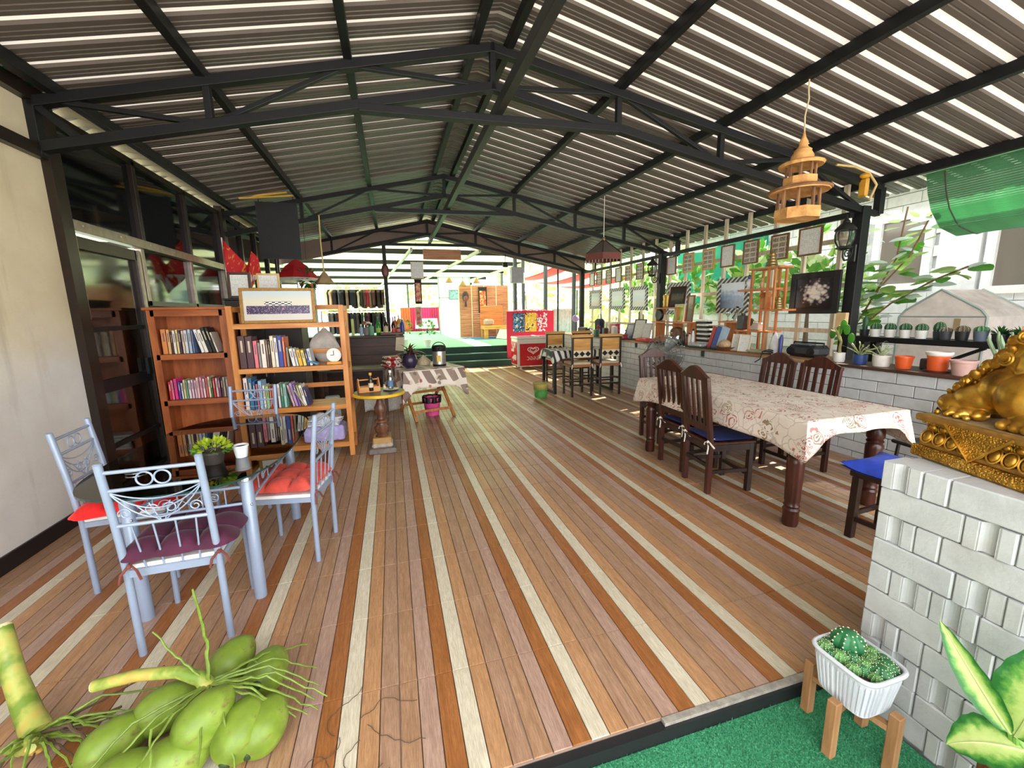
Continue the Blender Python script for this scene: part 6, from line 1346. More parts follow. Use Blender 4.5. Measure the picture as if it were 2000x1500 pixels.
# greenhouse
gh = thing('mini_greenhouse', 'clear plastic gabled mini greenhouse against the white house', 'greenhouse', (6.35,3.45,-.17))
PLS = transl('milky_greenhouse_plastic', (232,222,218), .6, .15)
sec = [(-.42,.0),(-.42,1.58),(-.36,1.66),(.02,1.9),(.36,1.66),(.42,1.58),(.42,0)]
MB().add([(0,y,z) for y,z in sec]+[(.75,y,z) for y,z in sec], [(i,i+1,i+8,i+7) for i in range(6)]).build('cover', PLS, gh)
MB().add([(0,y,z) for y,z in sec], [list(range(7))]).build('front_sheet', PLS, gh)
for x in (0,.75): MB().tube([(x-.004,y,z) for y,z in sec], .014, 7).build('hoop', mat('grey_green_tube', (150,160,156), .5), gh)
MB().tube([(-.005,-.42,1.58),(-.005,.42,1.58)], .01, 6).build('cross_tube', mat('grey_green_tube', (150,160,156), .5), gh); MB().bx(-.012,-.2,1.42,-.006,-.14,1.56).build('tag_label', mat('tan_label', (176,150,110), .7), gh)
# green slatted blind slung between the eaves
gb_ = thing('shade_blind', 'green slatted shade blind slung under the right eave', 'blind', (0,0,0))
GN = transl('green_shade_slat', (104,166,122), .5, .5, .15, 4)
prof = [(5.62,2.93),(5.68,2.74),(5.77,2.57),(5.95,2.40),(6.25,2.32),(6.6,2.40),(6.85,2.62),(6.98,2.9)]
def along(s):
    L = [sqrt((prof[i+1][0]-prof[i][0])**2+(prof[i+1][1]-prof[i][1])**2) for i in range(len(prof)-1)]; d = s*sum(L)
    for i, l in enumerate(L):
        if d <= l or i == len(L)-1: k = d/l; return (prof[i][0]+(prof[i+1][0]-prof[i][0])*k, prof[i][1]+(prof[i+1][1]-prof[i][1])*k)
        d -= l
slm = MB().bx(-.0105,0,-.002,.0105,2.9,.002).mesh('slat', GN)
for i in range(84):
    x, z = along(i/83); x2, z2 = along(min(1,i/83+.01)); x1, z1 = along(max(0,i/83-.01)); inst('slat', slm, gb_, (x,.46,z), (0,-atan2(z2-z1,x2-x1),0))
for y in (1.2,2.2,3.2): MB().tube([(along(s/20)[0], y, along(s/20)[1]-.008) for s in range(21)], .006, 5).build('blind_cord', mat('dark_cord', (70,60,50), .8), gb_)
MB().tube([(5.6,.4,2.95),(5.6,3.4,2.95)], .02, 8).build('top_pole', mat('pale_green_pole', (150,200,160), .5), gb_)

# ================================================================ HANGING LANTERNS
BARK = wood('pale_bark', (186,132,72), (214,164,100), 'x', 1, .7, 6, .5); BARKD = wood('dark_bark', (110,74,44), (140,98,60), 'z', 1, .7, 8, .5)
pl = thing('pagoda_lantern', 'two-tier pagoda lantern of bark hanging from the purlin', 'lantern', (3.31,2.86,2.27), .3); 
def ringbox(z0, z1, r, n=8, tk=.02, nm='ring'):
    MB().lathe([(r,z0),(r*1.02,(z0+z1)/2),(r,z1),(r-tk,z1),(r-tk,z0),(r,z0)], n, cap=False, sm=False).build(nm, BARK, pl)
MB().lathe([(0,.0),(.165,.005),(.165,.02),(0,.02)],8,sm=False).build('floor_disc', BARK, pl); ringbox(.0,.085,.17,nm='lower_rail')
for k in range(8): a = 2*pi*(k+.5)/8; MB().tube([(.145*cos(a),.145*sin(a),.06),(.14*cos(a),.14*sin(a),.235)], .014, 6).build('column', BARKD, pl)
MB().lathe([(.1,.24),(.215,.215),(.225,.235),(.2,.25),(.12,.275)],16,sm=False).build('lower_roof', BARK, pl); MB().lathe([(.225,.222),(.232,.235),(.222,.243)],24,cap=False).build('roof_edge', BARKD, pl)
ringbox(.275,.33,.125,nm='upper_rail')
for k in range(8): a = 2*pi*(k+.5)/8; MB().tube([(.1*cos(a),.1*sin(a),.31),(.1*cos(a),.1*sin(a),.43)], .011, 6).build('column', BARKD, pl)
MB().lathe([(.07,.435),(.155,.415),(.165,.435),(.14,.45),(.08,.465)],16,sm=False).build('upper_roof', BARK, pl)
MB().lathe([(.085,.46),(.08,.5),(.06,.535),(.065,.54),(.04,.56),(.03,.58),(.035,.6),(.015,.64),(.004,.69)],16).build('dome', BARK, pl)
MB().tube([(0,0,.68),(.005,.01,.8),(.0,-.01,.92),(.012,.005,1.0),(0,0,1.12)], .006, 6).build('rope', mat('pale_rope', (196,176,140), .9), pl)
ul = thing('umbrella_lamp', 'hexagonal dark lampshade with fringe hanging over the far counter', 'lamp', (3.33,6.24,2.34))
MB().lathe([(.31,.1),(.03,.31)],6,cap=False,sm=False).build('shade_panels', transl('grey_silk', (104,96,86), .4), ul); MB().lathe([(.312,.0),(.312,.1)],6,cap=False,sm=False).build('shade_band', mat('maroon_band', (110,60,48), .7), ul)
for k in range(6): a = 2*pi*k/6; MB().beam((.31*cos(a),.31*sin(a),.1),(.02*cos(a),.02*sin(a),.32),.016,.016).build('rib', MAHO2, ul)
for k in range(30): a = 2*pi*k/30; r = .312*cos(pi/6)/cos((a % (pi/3))-pi/6); MB().tube([(r*cos(a),r*sin(a),.0),(r*cos(a),r*sin(a),-.045)], .004, 4).build('fringe_bead', mat('glass_bead', (206,196,190), .3), ul)
MB().ell((0,0,.33),(.03,.03,.04),10,8).build('finial', BRASS, ul); MB().tube([(0,0,.35),(0,0,.985)], .005, 6).build('cord', STR, ul)
def walllamp(x, y, z, lb):
    t = thing('wall_lantern', lb, 'lantern', (x,y,z)); LM = mat('black_lantern_iron', (38,38,36), .4, .3)
    MB().lathe([(.03,-.02),(.075,0),(.08,.012),(.07,.02)],6,sm=False).build('lantern_base', LM, t)
    MB().lathe([(.055,.02),(.085,.09),(.09,.15),(.08,.2)],6,cap=False,sm=False).build('glass', glassmat('lantern_glass', (226,228,226), .1, 2.0), t)
    for k in range(6): a = 2*pi*k/6; MB().tube([(.057*cos(a),.057*sin(a),.02),(.088*cos(a),.088*sin(a),.09),(.093*cos(a),.093*sin(a),.15),(.083*cos(a),.083*sin(a),.2)], .006, 5).build('rib', LM, t)
    MB().lathe([(.105,.195),(.1,.215),(.06,.26),(.035,.28),(.04,.29),(.015,.32),(.006,.37)],12).build('cap', LM, t)
    MB().tube([(0,0,-.02),(0,0,-.09),(.03,0,-.13),(.09,0,-.12),(.13,0,-.06),(.14,0,.0)], .011, 7).build('bracket_arm', LM, t); MB().tube(spiral((.06,0,-.06), .045, 1.3), .007, 6).build('scroll', LM, t); MB().cbox((.145,0,-.05),(.02,.08,.2),.008).build('back_plate', LM, t)
walllamp(4.985, 3.68, 2.2, 'black iron lantern on the thick black post'); walllamp(4.885, 7.19, 2.2, 'black iron lantern on the second black post, farther down the counter')
# yellow horn trinket on the right truss end
tag(MB().cbox((0,0,.0),(.05,.1,.2),.02).ell((0,0,.12),(.06,.05,.03),10,6).build('yellow_bracket', mat('mustard_bracket', (206,150,40), .5), loc=(5.1,3.62,2.84)), 'mustard yellow wooden bracket on the truss above the thick post', 'bracket')
tag(MB().tube([(0,0,0),(.2,-.05,-.02),(.38,-.08,-.08),(.48,-.1,-.2),(.4,-.1,-.36)], .012, 7).build('driftwood_twig', mat('pale_twig', (206,176,120), .8), loc=(4.72,3.66,3.06)), 'pale twig tied along the right end of the nearest truss', 'twig')
# ================================================================ WHITE BLOCK PILLAR (foreground right)
PX, PY0, PZ0, ch = 1.765, 1.062, -.068, .1041
bp = thing('block_pillar', 'white painted stacked block pillar under the golden statue', 'pillar', (PX, PY0, PZ0))
PW = paintwhite('pillar_white_paint', (186,189,190), .5)
MB().bx(.02,-.95,-.1,.95,-.02,10*ch-.004).build('pillar_core', PW, bp)
def planprism(poly, z0, z1):
    n = len(poly); return ([(x,y,z0) for x,y in poly]+[(x,y,z1) for x,y in poly], [list(reversed(range(n))), list(range(n,2*n))]+[(i,(i+1)%n,n+(i+1)%n,n+i) for i in range(n)])
def endblock(w):
    c = .004; r = .021; p = [(.12,0),(c,0),(0,-c),(0,-(w/2-r-.006)),(.003,-(w/2-r))]
    p += [(r*1.05*sin(pi*k/8), -(w/2) + r*cos(pi*k/8)) for k in range(0,9)] + [(.003,-(w/2+r)),(0,-(w/2+r+.006)),(0,-w+c),(c,-w),(.12,-w)]
    return p
em = MB(); em.add(*planprism(endblock(.122), .002, ch-.002)); em = em.mesh('end_block', PW)
lm_ = MB().cbox((.06,-.123,ch/2),(.12,.246,ch-.004),.005).mesh('long_block', PW)
sm_ = MB().cbox((.06,-.036,ch/2),(.12,.071,ch-.004),.005).mesh('small_block', PW)
rg = random.Random(77)
for r in range(10):
    y = 0; pat = 'ESLLL' if (9-r) % 2 == 0 else 'LEELL'
    if r in (2,5): pat = 'SEELLL'
    for c in pat:
        w = {'E':.125,'L':.25,'S':.075}[c]
        if y - w < -.96: break
        inst({'E':'end_block','L':'long_block','S':'small_block'}[c], {'E':em,'L':lm_,'S':sm_}[c], bp, (rg.uniform(-.003,.004), y-.001, r*ch)); y -= w
# ================================================================ GOLDEN LION ON ITS PEDESTAL
def goldm(name, bump=.4, sc=60):
    t = NT(name); co = t.coord('Object'); f = t.noise(co, 14, 5); v = t.n('ShaderNodeTexVoronoi'); v.inputs['Scale'].default_value = sc; t.l(co, v.inputs['Vector'])
    col = t.ramp(f, [(.3, lin((120,82,26))), (.55, lin((196,144,48))), (.75, lin((226,180,84)))])
    t.bump(v.outputs['Distance'], bump, .006); return t.fin(col, .34, .75)
GOLD = goldm('aged_gold', .12, 40); GOLDP = goldm('patterned_gold', 1.0, 150); GOLDD = mat('dull_gold', (150,110,50), .5, .5, .3, 25, .3)
ld = thing('golden_lion_statue', 'golden lion statue on an ornate lotus-petal pedestal atop the block pillar', 'statue', (1.936,1.084,.9735), radians(74))
MB().cbox((-.3,-.17,.022),(.6,.34,.044),.006).build('base_slab', GOLDP, ld); MB().cbox((-.3,-.17,.052),(.57,.31,.02),.005).build('base_step', GOLDD, ld)
MB().cbox((-.3,-.17,.1),(.52,.26,.09),.01).build('pedestal_core', GOLDD, ld)
MB().cbox((-.3,-.17,.153),(.6,.34,.026),.006).build('top_slab', GOLDD, ld); MB().cbox((-.3,-.17,.136),(.57,.31,.012),.004).build('top_step', GOLDP, ld)
pt = MB().ell((0,0,0),(.019,.016,.024),10,8).tube([(.021*cos(a),.008,.026*sin(a)) for a in [2*pi*i/16 for i in range(16)]], .0035, 5, closed=True).mesh('lotus_petal', GOLD)
pt2 = MB().ell((0,0,0),(.015,.013,.014),10,8).tube([(.017*cos(a),.006,.016*sin(a)) for a in [2*pi*i/16 for i in range(16)]], .003, 5, closed=True).mesh('small_petal', GOLD)
for k in range(12): inst('lotus_petal', pt, ld, (-.04-.045*k,-.028,.08), (.35,0,0)); inst('small_petal', pt2, ld, (-.045-.04*k,-.036,.117), (-.3,0,0))
for k in range(6): inst('lotus_petal', pt, ld, (-.03,-.055-.045*k,.08), (.35,0,-pi/2)); inst('small_petal', pt2, ld, (-.038,-.06-.04*k,.117), (-.3,0,-pi/2))
MB().prism([(-.125,.15),(-.216,.046),(-.325,.15)], -.005, .004).build('cloth_plaque', GOLDP, ld); MB().tube([(-.12,.006,.152),(-.216,.006,.044),(-.33,.006,.152)], .0045, 6).build('plaque_border', GOLD, ld)
MB().bx(-.58,-.32,.166,-.02,-.02,.168).build('worn_top', mat('worn_grey_gold', (150,132,96), .6, .2, .2, 20), ld)
lb = MB(); E_ = [((-.045,-.115,.205),(.062,.055,.042)),((-.10,-.13,.235),(.075,.06,.055)),((-.17,-.15,.275),(.09,.07,.085)),((-.255,-.115,.265),(.085,.075,.085)),((-.27,-.2,.36),(.13,.1,.15)),((-.2,-.2,.4),(.08,.08,.12)),((-.36,-.19,.5),(.12,.1,.12)),((-.45,-.2,.46),(.1,.08,.08)),((-.4,-.2,.27),(.16,.11,.11)),((-.3,-.085,.195),(.06,.045,.04)),((-.08,-.2,.24),(.09,.07,.08))]
for c, r in E_: lb.ell(c, r, 18, 12)
for k in range(4): lb.ell((-.145+.034*k, -.066-.004*abs(k-1.5)*4, .186), (.021,.03,.02), 10, 8); lb.ell((-.145+.034*k, -.042, .178), (.012,.012,.01), 8, 6)
for k in range(4): lb.ell((-.36+.034*k, -.045, .184), (.02,.028,.018), 10, 8)
ob = lb.build('lion_body', GOLD, ld); md = ob.modifiers.new('remesh', 'REMESH'); md.mode = 'VOXEL'; md.voxel_size = .006; md.use_smooth_shade = True
rg = random.Random(14)
crl = MB().tube([(.024*(1-.8*i/30)*cos(i*.5),.024*(1-.8*i/30)*sin(i*.5),.002+.008*i/30) for i in range(31)], .0042, 6).mesh('mane_curl', GOLD)
scl = MB().ell((0,0,0),(.016,.009,.02),8,6).mesh('mane_scale', GOLD)
for k in range(72):
    t_ = k/71; row = k % 4; base = Vector((.02-.23*t_, -.12-.03*row, .215+.27*t_)) + Vector((rg.uniform(-.012,.012), rg.uniform(-.01,.01), rg.uniform(-.012,.012)))
    inst('mane_scale', scl, ld, base, (rg.uniform(-.5,.5), rg.uniform(-1,.2), rg.uniform(-.6,.6)))
for c in ((-.2,-.085,.395),(-.25,-.075,.47),(-.29,-.07,.41),(-.34,-.08,.56)): inst('mane_curl', crl, ld, c, (-pi/2+.2, 0, rg.uniform(-.5,.5)))
# ================================================================ CACTUS PLANTER
cp = thing('cactus_planter', 'white ribbed planter of round cacti on a wooden stand', 'plant', (1.556,.93,-.068))
_pp = []
for _i in range(2001):
    _a = 2*pi*_i/2000; _pp.append((abs(cos(_a))**.4*(1 if cos(_a) >= 0 else -1)*.088, abs(sin(_a))**.4*(1 if sin(_a) >= 0 else -1)*.095))
_cl = [0]
for _i in range(2000): _cl.append(_cl[-1] + sqrt((_pp[_i+1][0]-_pp[_i][0])**2 + (_pp[_i+1][1]-_pp[_i][1])**2))
def parc(u):
    import bisect
    return bisect.bisect_left(_cl, (u % 1.0)*_cl[-1])/2000
def trough(u0, v):
    u = parc(u0); a = 2*pi*u; n = 5.0; cx = abs(cos(a))**(2/n)*(1 if cos(a) >= 0 else -1); cy = abs(sin(a))**(2/n)*(1 if sin(a) >= 0 else -1)
    w = .078+.02*v; d = .084+.022*v; rib = .0026*(1 if int(u0*88+.001) % 2 else -1)*(1 if .06 < v < .86 else 0)
    return (cx*(w+rib), cy*(d+rib), .20+.155*v)
TRM = mat('white_planter_plastic', (198,201,209), .4, 0, .03)
m = MB().grid(trough, 352, 10, sm=False); m.add([trough(i/48,0) for i in range(48)], [list(reversed(range(48)))]); m.build('trough', TRM, cp)
def rimf(u, v):
    a = 2*pi*u; n = 5.0; cx = abs(cos(a))**(2/n)*(1 if cos(a) >= 0 else -1); cy = abs(sin(a))**(2/n)*(1 if sin(a) >= 0 else -1); b = 2*pi*v
    return (cx*(.101+.007*cos(b)), cy*(.108+.007*cos(b)), .36+.009*sin(b))
MB().grid(rimf, 80, 10).build('rim', TRM, cp); MB().add([(rimf(i/60,.5)[0],rimf(i/60,.5)[1],.345) for i in range(60)], [list(range(60))]).build('soil', SOIL, cp)
LW = wood('raw_teak_leg', (150,108,70), (176,134,92), 'z', 1, .6, 10, .55)
for (x, y, rz) in ((-.118,-.02,.1),(-.03,.135,0),(.03,-.122,.1),(.118,.03,0)): MB().cbox((0,0,.115),(.034,.034,.23),.003).build('stand_leg', LW, cp, (x,y,0), (0,0,rz))
MB().beam((-.118,-.02,.185),(.118,.03,.185),.025,.022).build('stand_bar', LW, cp); MB().beam((-.03,.135,.165),(.03,-.122,.165),.025,.022).build('stand_bar', LW, cp)
rg = random.Random(5); CG = mat('planter_cactus_green', (44,104,58), .5, 0, .3, 26); CG2 = mat('planter_cactus_light', (84,134,70), .55, 0, .3, 26)
cactus_ball(cp, .05, mat('big_cactus_green', (40,110,66), .4, 0, .2, 20), (.01,.045,.34), 9, 1.05, SPN)
for i, (x, y, r) in enumerate(((-.065,.07,.026),(-.035,.085,.022),(-.06,.02,.026),(-.03,-.0,.026),(-.065,-.03,.022),(-.04,-.045,.021),(-.01,-.035,.026),(.0,-.075,.031),(.035,-.02,.026),(.045,-.065,.031),(.065,.0,.026),(.07,.05,.026),(.045,.02,.024),(.072,-.035,.024),(.02,-.05,.024),(-.075,.04,.02),(-.03,-.08,.02),(.06,.085,.022))):
    cactus_ball(cp, r, CG if i % 2 else CG2, (x,y,.338), 10, 1.0, SPN, 'small_cactus', i)
# ================================================================ BROAD-LEAVED PLANT (bottom right corner)
dp = thing('broadleaf_plant', 'broad green and cream leaved plant in a husk pot, bottom right corner', 'plant', (1.5,.50,-.068))
MB().lathe([(.06,0),(.075,.02),(.07,.2),(.072,.38),(.06,.4),(0,.39)],16).build('husk_pot', mat('coir_brown', (110,66,34), .95, 0, .5, 30, .8), dp)
LM2 = transl('broad_leaf_mid', (134,186,84), .35, .35, .2, 20); LC = transl('broad_leaf_rib', (206,222,150), .35, .35, .1, 20)
def bleafm():
    t = NT('broad_leaf_variegated'); at = t.n('ShaderNodeAttribute'); at.attribute_name = 'rib_distance'; co = t.coord('Object')
    w = t.n('ShaderNodeTexNoise'); w.inputs['Scale'].default_value = 60; w.inputs['Detail'].default_value = 3; t.l(co, w.inputs['Vector'])
    f = t.math('ADD', at.outputs['Fac'], t.math('MULTIPLY', t.math('SUBTRACT', w.outputs['Fac'], .5), .55))
    col = t.ramp(f, [(.0, lin((216,226,150))), (.4, lin((190,214,124))), (.62, lin((110,170,74))), (.85, lin((46,116,52)))])
    t.fin(col, .35); ts = t.n('ShaderNodeBsdfTranslucent'); t.l(col, ts.inputs[0]); mx = t.n('ShaderNodeMixShader'); mx.inputs[0].default_value = .35
    t.l(t.b.outputs[0], mx.inputs[1]); t.l(ts.outputs[0], mx.inputs[2]); t.l(mx.outputs[0], t.out.inputs[0]); return t.m
BLM = bleafm()
def bigleaf(base, tip, w, up, fold=.25, droop=.1, nm='leaf'):
    base, tip = Vector(base), Vector(tip); d = tip-base; L = d.length; d.normalize(); s = d.cross(Vector(up)).normalized(); n = s.cross(d); m = MB(); NU, NV = 16, 22; vs = []; rd_ = []
    for j in range(NV+1):
        t_ = j/NV; ww = w*(sin(pi*min(1,t_**.8))**.75)*(1-.15*t_)+.001
        for i in range(NU+1):
            a = 2*i/NU-1; vs.append(base + d*(L*t_) + s*(a*ww/2) + n*(fold*abs(a)**1.4*ww/2 + droop*L*(4*t_*(1-t_))*.5 + .003*sin(t_*34)*abs(a))); rd_.append(abs(a))
    m.add(vs, [(j*(NU+1)+i, j*(NU+1)+i+1, (j+1)*(NU+1)+i+1, (j+1)*(NU+1)+i) for j in range(NV) for i in range(NU)], 0, True)
    o = m.build(nm, BLM, dp); o.data.attributes.new('rib_distance', 'FLOAT', 'POINT').data.foreach_set('value', rd_)
    MB().tube([base + d*(L*q/8) + n*(droop*L*(4*(q/8)*(1-q/8))*.5) for q in range(9)], [.005*(1-q/9) for q in range(9)], 6).build('midrib', LC, o)
    return o
# local coords relative to (1.5,.5,-.068)
bigleaf((.0,.03,.5), (-.03,.19,.72), .075, (-1,-.2,.3), .5, .06)
bigleaf((.0,.02,.5), (.06,.0,.79), .15, (-.9,.3,.2), .5, -.05)
bigleaf((.0,.0,.48), (-.10,.10,.42), .15, (-.1,-.2,1), .15, .25)
bigleaf((.02,-.02,.48), (-.02,-.14,.50), .15, (-.3,0,1), .2, .2)
bigleaf((.02,.0,.46), (.14,.03,.62), .13, (-.5,-.5,.8), .2, .2)
for q in ((0,.03,.5),(0,.02,.5),(0,0,.48),(.02,-.02,.48),(.02,0,.46)): MB().tube([(.0,0,.38),(q[0]*.5,q[1]*.5,.43),q], .006, 6).build('leaf_stalk', LM2, dp)
# ================================================================ GREEN COCONUTS
def cocom():
    t = NT('green_coconut_skin'); co = t.coord('Object'); f = t.noise(co, 7, 5); col = t.ramp(f, [(.3, lin((88,110,34))), (.55, lin((120,144,48))), (.75, lin((152,168,78)))])
    b = t.noise(co, 22, 4, .6); col = t.mix(t.ramp(b, [(.58,(0,0,0,1)),(.68,(.8,.8,.8,1))]), col, lin((112,92,58))); t.bump(t.noise(co, 40, 3), .1, .003); return t.fin(col, .42, 0, .4)
COCO = cocom()
def coco_mesh():
    m = MB()
    def f(u, v):
        a = 2*pi*u; x = -1+2*v; r = (max(0,1-abs(x)**2.3))**.62*(1-.12*x)*(1+.045*cos(3*a)); return (x*.108 + .006*(x > .9), r*.079*cos(a), r*.079*sin(a))
    m.grid(f, 30, 20); return m.mesh('husk', COCO)
cm_ = coco_mesh(); stemm = mat('coconut_stem_cap', (120,110,60), .8)
CC = [(-.75,1.835,.10,62,14,'coconut at the back of the bunch, nearest the chair leg'),(-.595,1.757,.085,82,-10,'coconut at the right back of the bunch, half behind its neighbour'),(-.915,1.66,.10,28,8,'coconut under the cut yellow stalk'),(-.725,1.505,.155,48,22,'coconut lying on top at the front of the bunch'),(-.61,1.48,.10,72,24,'coconut right of the front one, leaning on it'),(-.545,1.50,.075,70,10,'coconut at the far right of the bunch, mostly hidden'),(-1.035,1.575,.08,38,10,'coconut at the left of the bunch with a torn brown patch'),(-.80,1.44,.079,15,0,'lowest coconut under the front one'),(-.92,1.42,.079,8,0,'coconut at the bottom edge, left of the lowest one')]
for (x, y, z, yaw, pitch, lb2) in CC:
    t = thing('coconut', 'green ' + lb2, 'coconut', (x,y,z), 0, 'green coconuts on the floor'); t.rotation_euler = (0, radians(-pitch), radians(yaw))
    inst('husk', cm_, t); MB().lathe([(.026,0),(.02,.008),(.008,.014)],10,T=Matrix.Translation((.094,0,0)) @ Matrix.Rotation(pi/2,4,'Y')).build('stem_cap', stemm, t); MB().ell((-.102,0,0),(.009,.019,.019),10,8).build('tip', mat('dark_tip', (40,60,24), .6), t)
def stalkm():
    t = NT('cut_stalk'); co = t.coord('Object'); return t.fin(t.ramp(t.noise(co, 9, 3), [(.38, lin((104,130,40))), (.5, lin((160,164,78))), (.64, lin((190,150,72)))]), .45)
SKM = stalkm(); CUTM = mat('pale_cut_end', (226,206,160), .8); STM = transl('strand_green', (122,146,56), .2, .5, .25, 30); DRY = mat('dry_strand', (84,66,48), .9)
def strand(m, pts, r, mi=0, knob=True, rg=random.Random(3)):
    P_ = [Vector(p) for p in pts]; out = []
    for i in range(len(P_)-1):
        for k in range(7): t_ = k/7; out.append(P_[i].lerp(P_[i+1], t_) + Vector((rg.uniform(-1,1),rg.uniform(-1,1),rg.uniform(-1,1)))*.004)
    out.append(P_[-1]); n = len(out); m.tube(out, [r*(1-.5*i/n)*(1.25 if knob and i % 2 else 1) for i in range(n)], 6, mi)
s1 = thing('coconut_stalk', 'thick cut green stalk rising at the left of the coconuts', 'stalk', (-1.35,1.73,0))
MB().tube([(-.205,.22,.36),(-.13,.13,.2),(-.06,.06,.08),(0,0,.045)], [.032,.034,.04,.045], 14).build('stalk', SKM, s1); MB().tube([(-.209,.224,.366),(-.204,.219,.357)], [.031,.033], 14).build('cut_end', CUTM, s1)
rg = random.Random(31)
for i in range(26):
    a = rg.uniform(-1.9,.6); L = rg.uniform(.15,.42); m = MB(); e = Vector((cos(a),sin(a),0))
    strand(m, [(0,0,.05), e*L*.45+Vector((0,0,rg.uniform(.03,.12))), e*L+Vector((rg.uniform(-.05,.05),rg.uniform(-.05,.05),rg.uniform(.012,.06)))], rg.uniform(.004,.009)); m.build('strand', STM if i % 4 else DRY, s1)
for i in range(4): MB().tube([(rg.uniform(-.05,.05),rg.uniform(-.07,.03),.03),(rg.uniform(-.04,.06),rg.uniform(-.12,-.05),.08)], [.025,.015], 8).build('stub', SKM, s1)
s2_ = thing('coconut_stalk', 'pale cut stalk lying across the coconut bunch', 'stalk', (-.745,1.61,.2))
MB().tube([(-.385,.075,.03),(-.25,.065,.045),(-.11,.045,.04),(-.03,.02,.01),(0,0,-.02)], [.021,.021,.022,.026,.03], 14).build('stalk', SKM, s2_); MB().tube([(-.389,.0755,.029),(-.384,.075,.03)], [.019,.021], 14).build('cut_end', CUTM, s2_)
ends = [((-.0,.03,.15),(-.007,.01,.387)),((-.09,.03,.1),(-.17,.05,.22)),((.15,.12,-.02),(.28,.26,-.13)),((.2,.02,0),(.37,.02,-.14)),((.2,-.03,0),(.355,-.03,-.15)),((.18,-.08,-.03),(.34,-.09,-.15)),((.16,-.07,0),(.30,-.09,-.15)),((.12,.1,-.02),(.23,.1,-.15)),((-.05,-.13,.02),(-.12,-.3,-.03)),((.03,-.12,.02),(.06,-.27,-.06)),((-.12,-.1,0),(-.26,-.2,-.1)),((.1,-.15,-.02),(.16,-.28,-.14)),((.2,.06,.0),(.34,.12,-.14)),((.22,0,-.02),(.4,-.02,-.16)),((-.2,-.08,-.02),(-.34,-.2,-.12)),((.18,-.05,-.01),(.37,-.06,-.17)),((-.1,-.17,.02),(-.05,-.34,-.12))]
for i, (q, e) in enumerate(ends): m = MB(); strand(m, [(0,0,0), q, e], .0065 if i == 0 else .0048, rg=random.Random(i)); m.build('strand', STM, s2_)
dr_ = thing('dry_root_strands', 'thin dark dried strands scattered on the tiles by the coconuts', 'strands', (-.2,1.5,0)); rg = random.Random(52)
for i in range(9):
    m = MB(); p = Vector((rg.uniform(-.15,.1),rg.uniform(-.25,.1),.004)); a = rg.uniform(0,6.3); pts = []
    for k in range(14): pts.append(p.copy()); a += rg.uniform(-.7,.7); p += Vector((cos(a),sin(a),0))*.02; p.z = .004
    m.tube(pts, .0013, 5); m.build('strand', DRY, dr_)

# ================================================================ GREENERY OUTSIDE
def shrub(name, lb2, loc, rad, n, mats, size, seed, trunk=True, zmin=-.6, group=None):
    t = thing(name, lb2, 'plant' if rad[2] < 1.4 else 'tree', loc, 0, group); rg = random.Random(seed); m = MB()
    for i in range(n):
        d = rnddir(rg, zmin, 1); k = rg.uniform(.55,1); q = Vector((d.x*rad[0]*k, d.y*rad[1]*k, rad[2]*(1.1+d.z*k))); leafq(m, q, d+rnddir(rg)*.8, rnddir(rg,-.2,1), size*rg.uniform(.7,1.3), size*.6, rg.randrange(len(mats)), .2, 2)
    o = m.build('crown', mats, t); o['kind'] = 'stuff'
    if trunk: MB().tube([(0,0,-rad[2]*.15 if loc[2] > .5 else 0),(rad[0]*.04,0,rad[2]*.6),(0,0,rad[2]*1.2)], [.05*rad[2],.035*rad[2],.015*rad[2]], 8).build('trunk', mat('grey_brown_bark', (120,104,86), .9), t)
    return t
Gt = 'trees beyond the platform'; LEAFP = transl('leaf_pale_sunny', (206,220,168), .45, .5, .15, 3)
for i, (x, y, r, h) in enumerate(((-9,34,2.6,2.6),(-2.5,36,2.6,2.4),(3.5,33,2.4,2.3),(9,28,2.4,2.6),(15.5,31,3.2,3.4),(10.6,18.5,1.9,2.1),(19,22,3.0,3.2))):
    shrub('tree', ['leafy tree at the far left beyond the platform','leafy tree behind the clothes rails','leafy tree behind the far armchair','leafy tree behind the freezer board','large leafy tree at the far right beyond the awning','bright leafy tree just beyond the awning','leafy tree far behind the second post'][i], (x,y,-.17), (r,r,h), 480, [LEAFP, LEAFL, LEAFP], .55, 100+i, True, -.8, Gt)
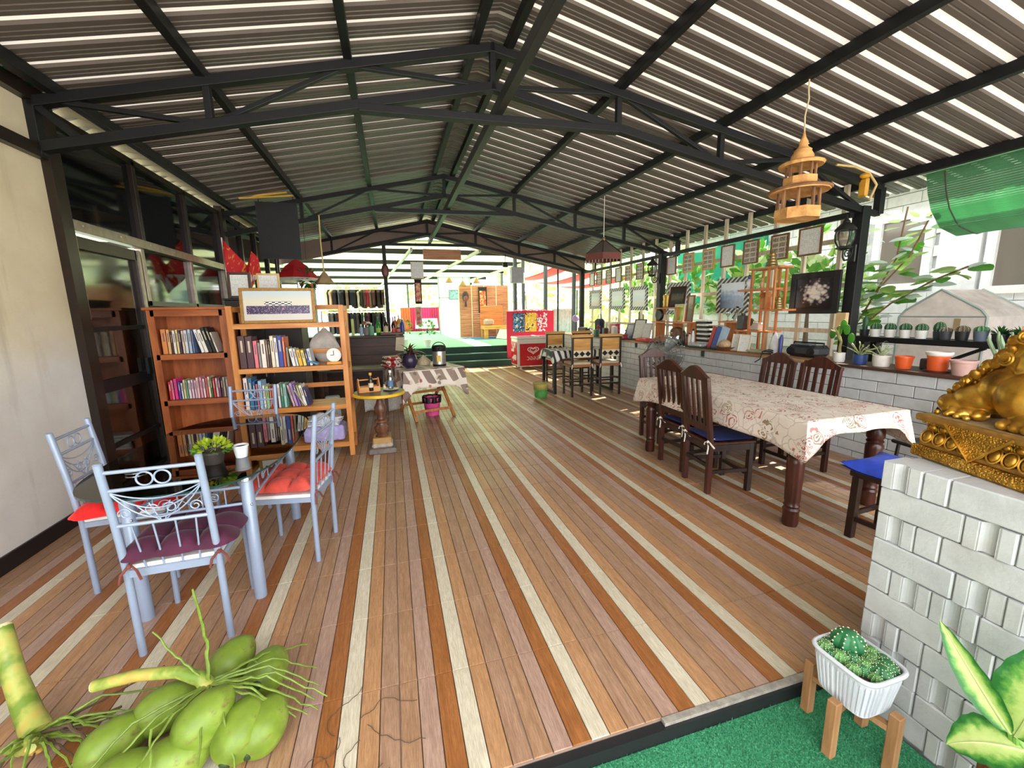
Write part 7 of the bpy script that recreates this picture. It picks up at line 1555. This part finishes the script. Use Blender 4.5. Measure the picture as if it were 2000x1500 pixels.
for i, (x, y, z, r, h, n, lb2) in enumerate(((6.3,9.6,-.17,.75,1.35,330,'sunlit shrub behind the farthest striped frames'),(6.5,8.0,-.17,.7,1.3,260,'sunlit shrub behind the middle striped frames'),(6.4,6.3,-.17,.6,1.36,230,'tall leafy shrub behind the papers near the second post'),(6.3,5.1,-.17,.6,1.39,230,'leafy shrub behind the papers nearest the thick post'),(9.4,12.5,-.17,1.0,1.2,420,'bright bush beyond the far corner post'))):
    shrub('shrub', lb2, (x,y,z), (r,r*1.15,h), n, [LEAFP, LEAFL, LEAFA], .19, 200+i, True, .2, 'shrubs outside the slat screen')
tag(MB().grid(lambda u, v: (7.28+.05*sin(u*11)+.04*sin(v*5), 6.9+2.6*u, 1.7+1.25*v+.05*sin(u*7)), 30, 8).tube([(7.28,6.9,-.17),(7.28,6.9,3.0)], .03, 8).tube([(7.28,9.5,-.17),(7.28,9.5,3.0)], .03, 8).build('teal_tarp', transl('teal_tarp', (40,176,140), .55), solid=0), 'teal shade net hung between poles behind the striped frames', 'tarp')
vn = thing('climbing_vine', 'broad-leaved climbing vine in front of the white house', 'plant', (6.0,4.14,-.17)); rg = random.Random(61)
paths = [[(0,0,0),(0,0,1.5),(0,-.22,1.95),(0,-.5,2.3),(0,-.66,2.75)],[(0,0,1.45),(.05,.05,2.2),(0,.08,2.9)],[(0,0,1.4),(-.05,-.4,1.75),(-.05,-.8,2.0),(-.05,-1.08,2.12)],[(0,0,1.5),(.1,-.3,2.3),(.1,-.35,2.9)],[(0,0,1.3),(-.1,.1,1.7),(-.1,.0,2.3)]]
for p in paths: MB().tube(p, .01, 6).build('stem', mat('vine_stem', (120,90,60), .8), vn)
VL = [transl('vine_leaf_light', (176,214,120), .5, .4, .15, 6), LEAFL, LEAFA, transl('vine_leaf_silver', (206,222,216), .4, .3, .1, 6)]
k = 0
for p in paths:
    P_ = [Vector(q) for q in p]
    for i in range(len(P_)-1):
        for j in range(13):
            q = P_[i].lerp(P_[i+1], j/13)
            if q.z < 1.1: continue
            d = rnddir(rg,-.4,.5); m = MB(); b = q + d*.06; L = rg.uniform(.12,.22); d2 = (d + Vector((-.3,0,-.15))).normalized()
            leafq(m, b, d2, Vector((-.4,0,.9)), L, L*.85, 0, .1, 5); m.build('vine_leaf', VL[k % 4], vn); k += 1
# sunlit greens beyond the far wall
tag(MB().grid(lambda u, v: (5.6+6*u, 10.2+8*v, -.165+.02*sin(u*30)), 12, 12).build('grass_patch', mat('sunny_grass', (150,176,90), .9, 0, .25, 4)), 'sunlit grass beyond the slat screen', 'grass', None, 'stuff')
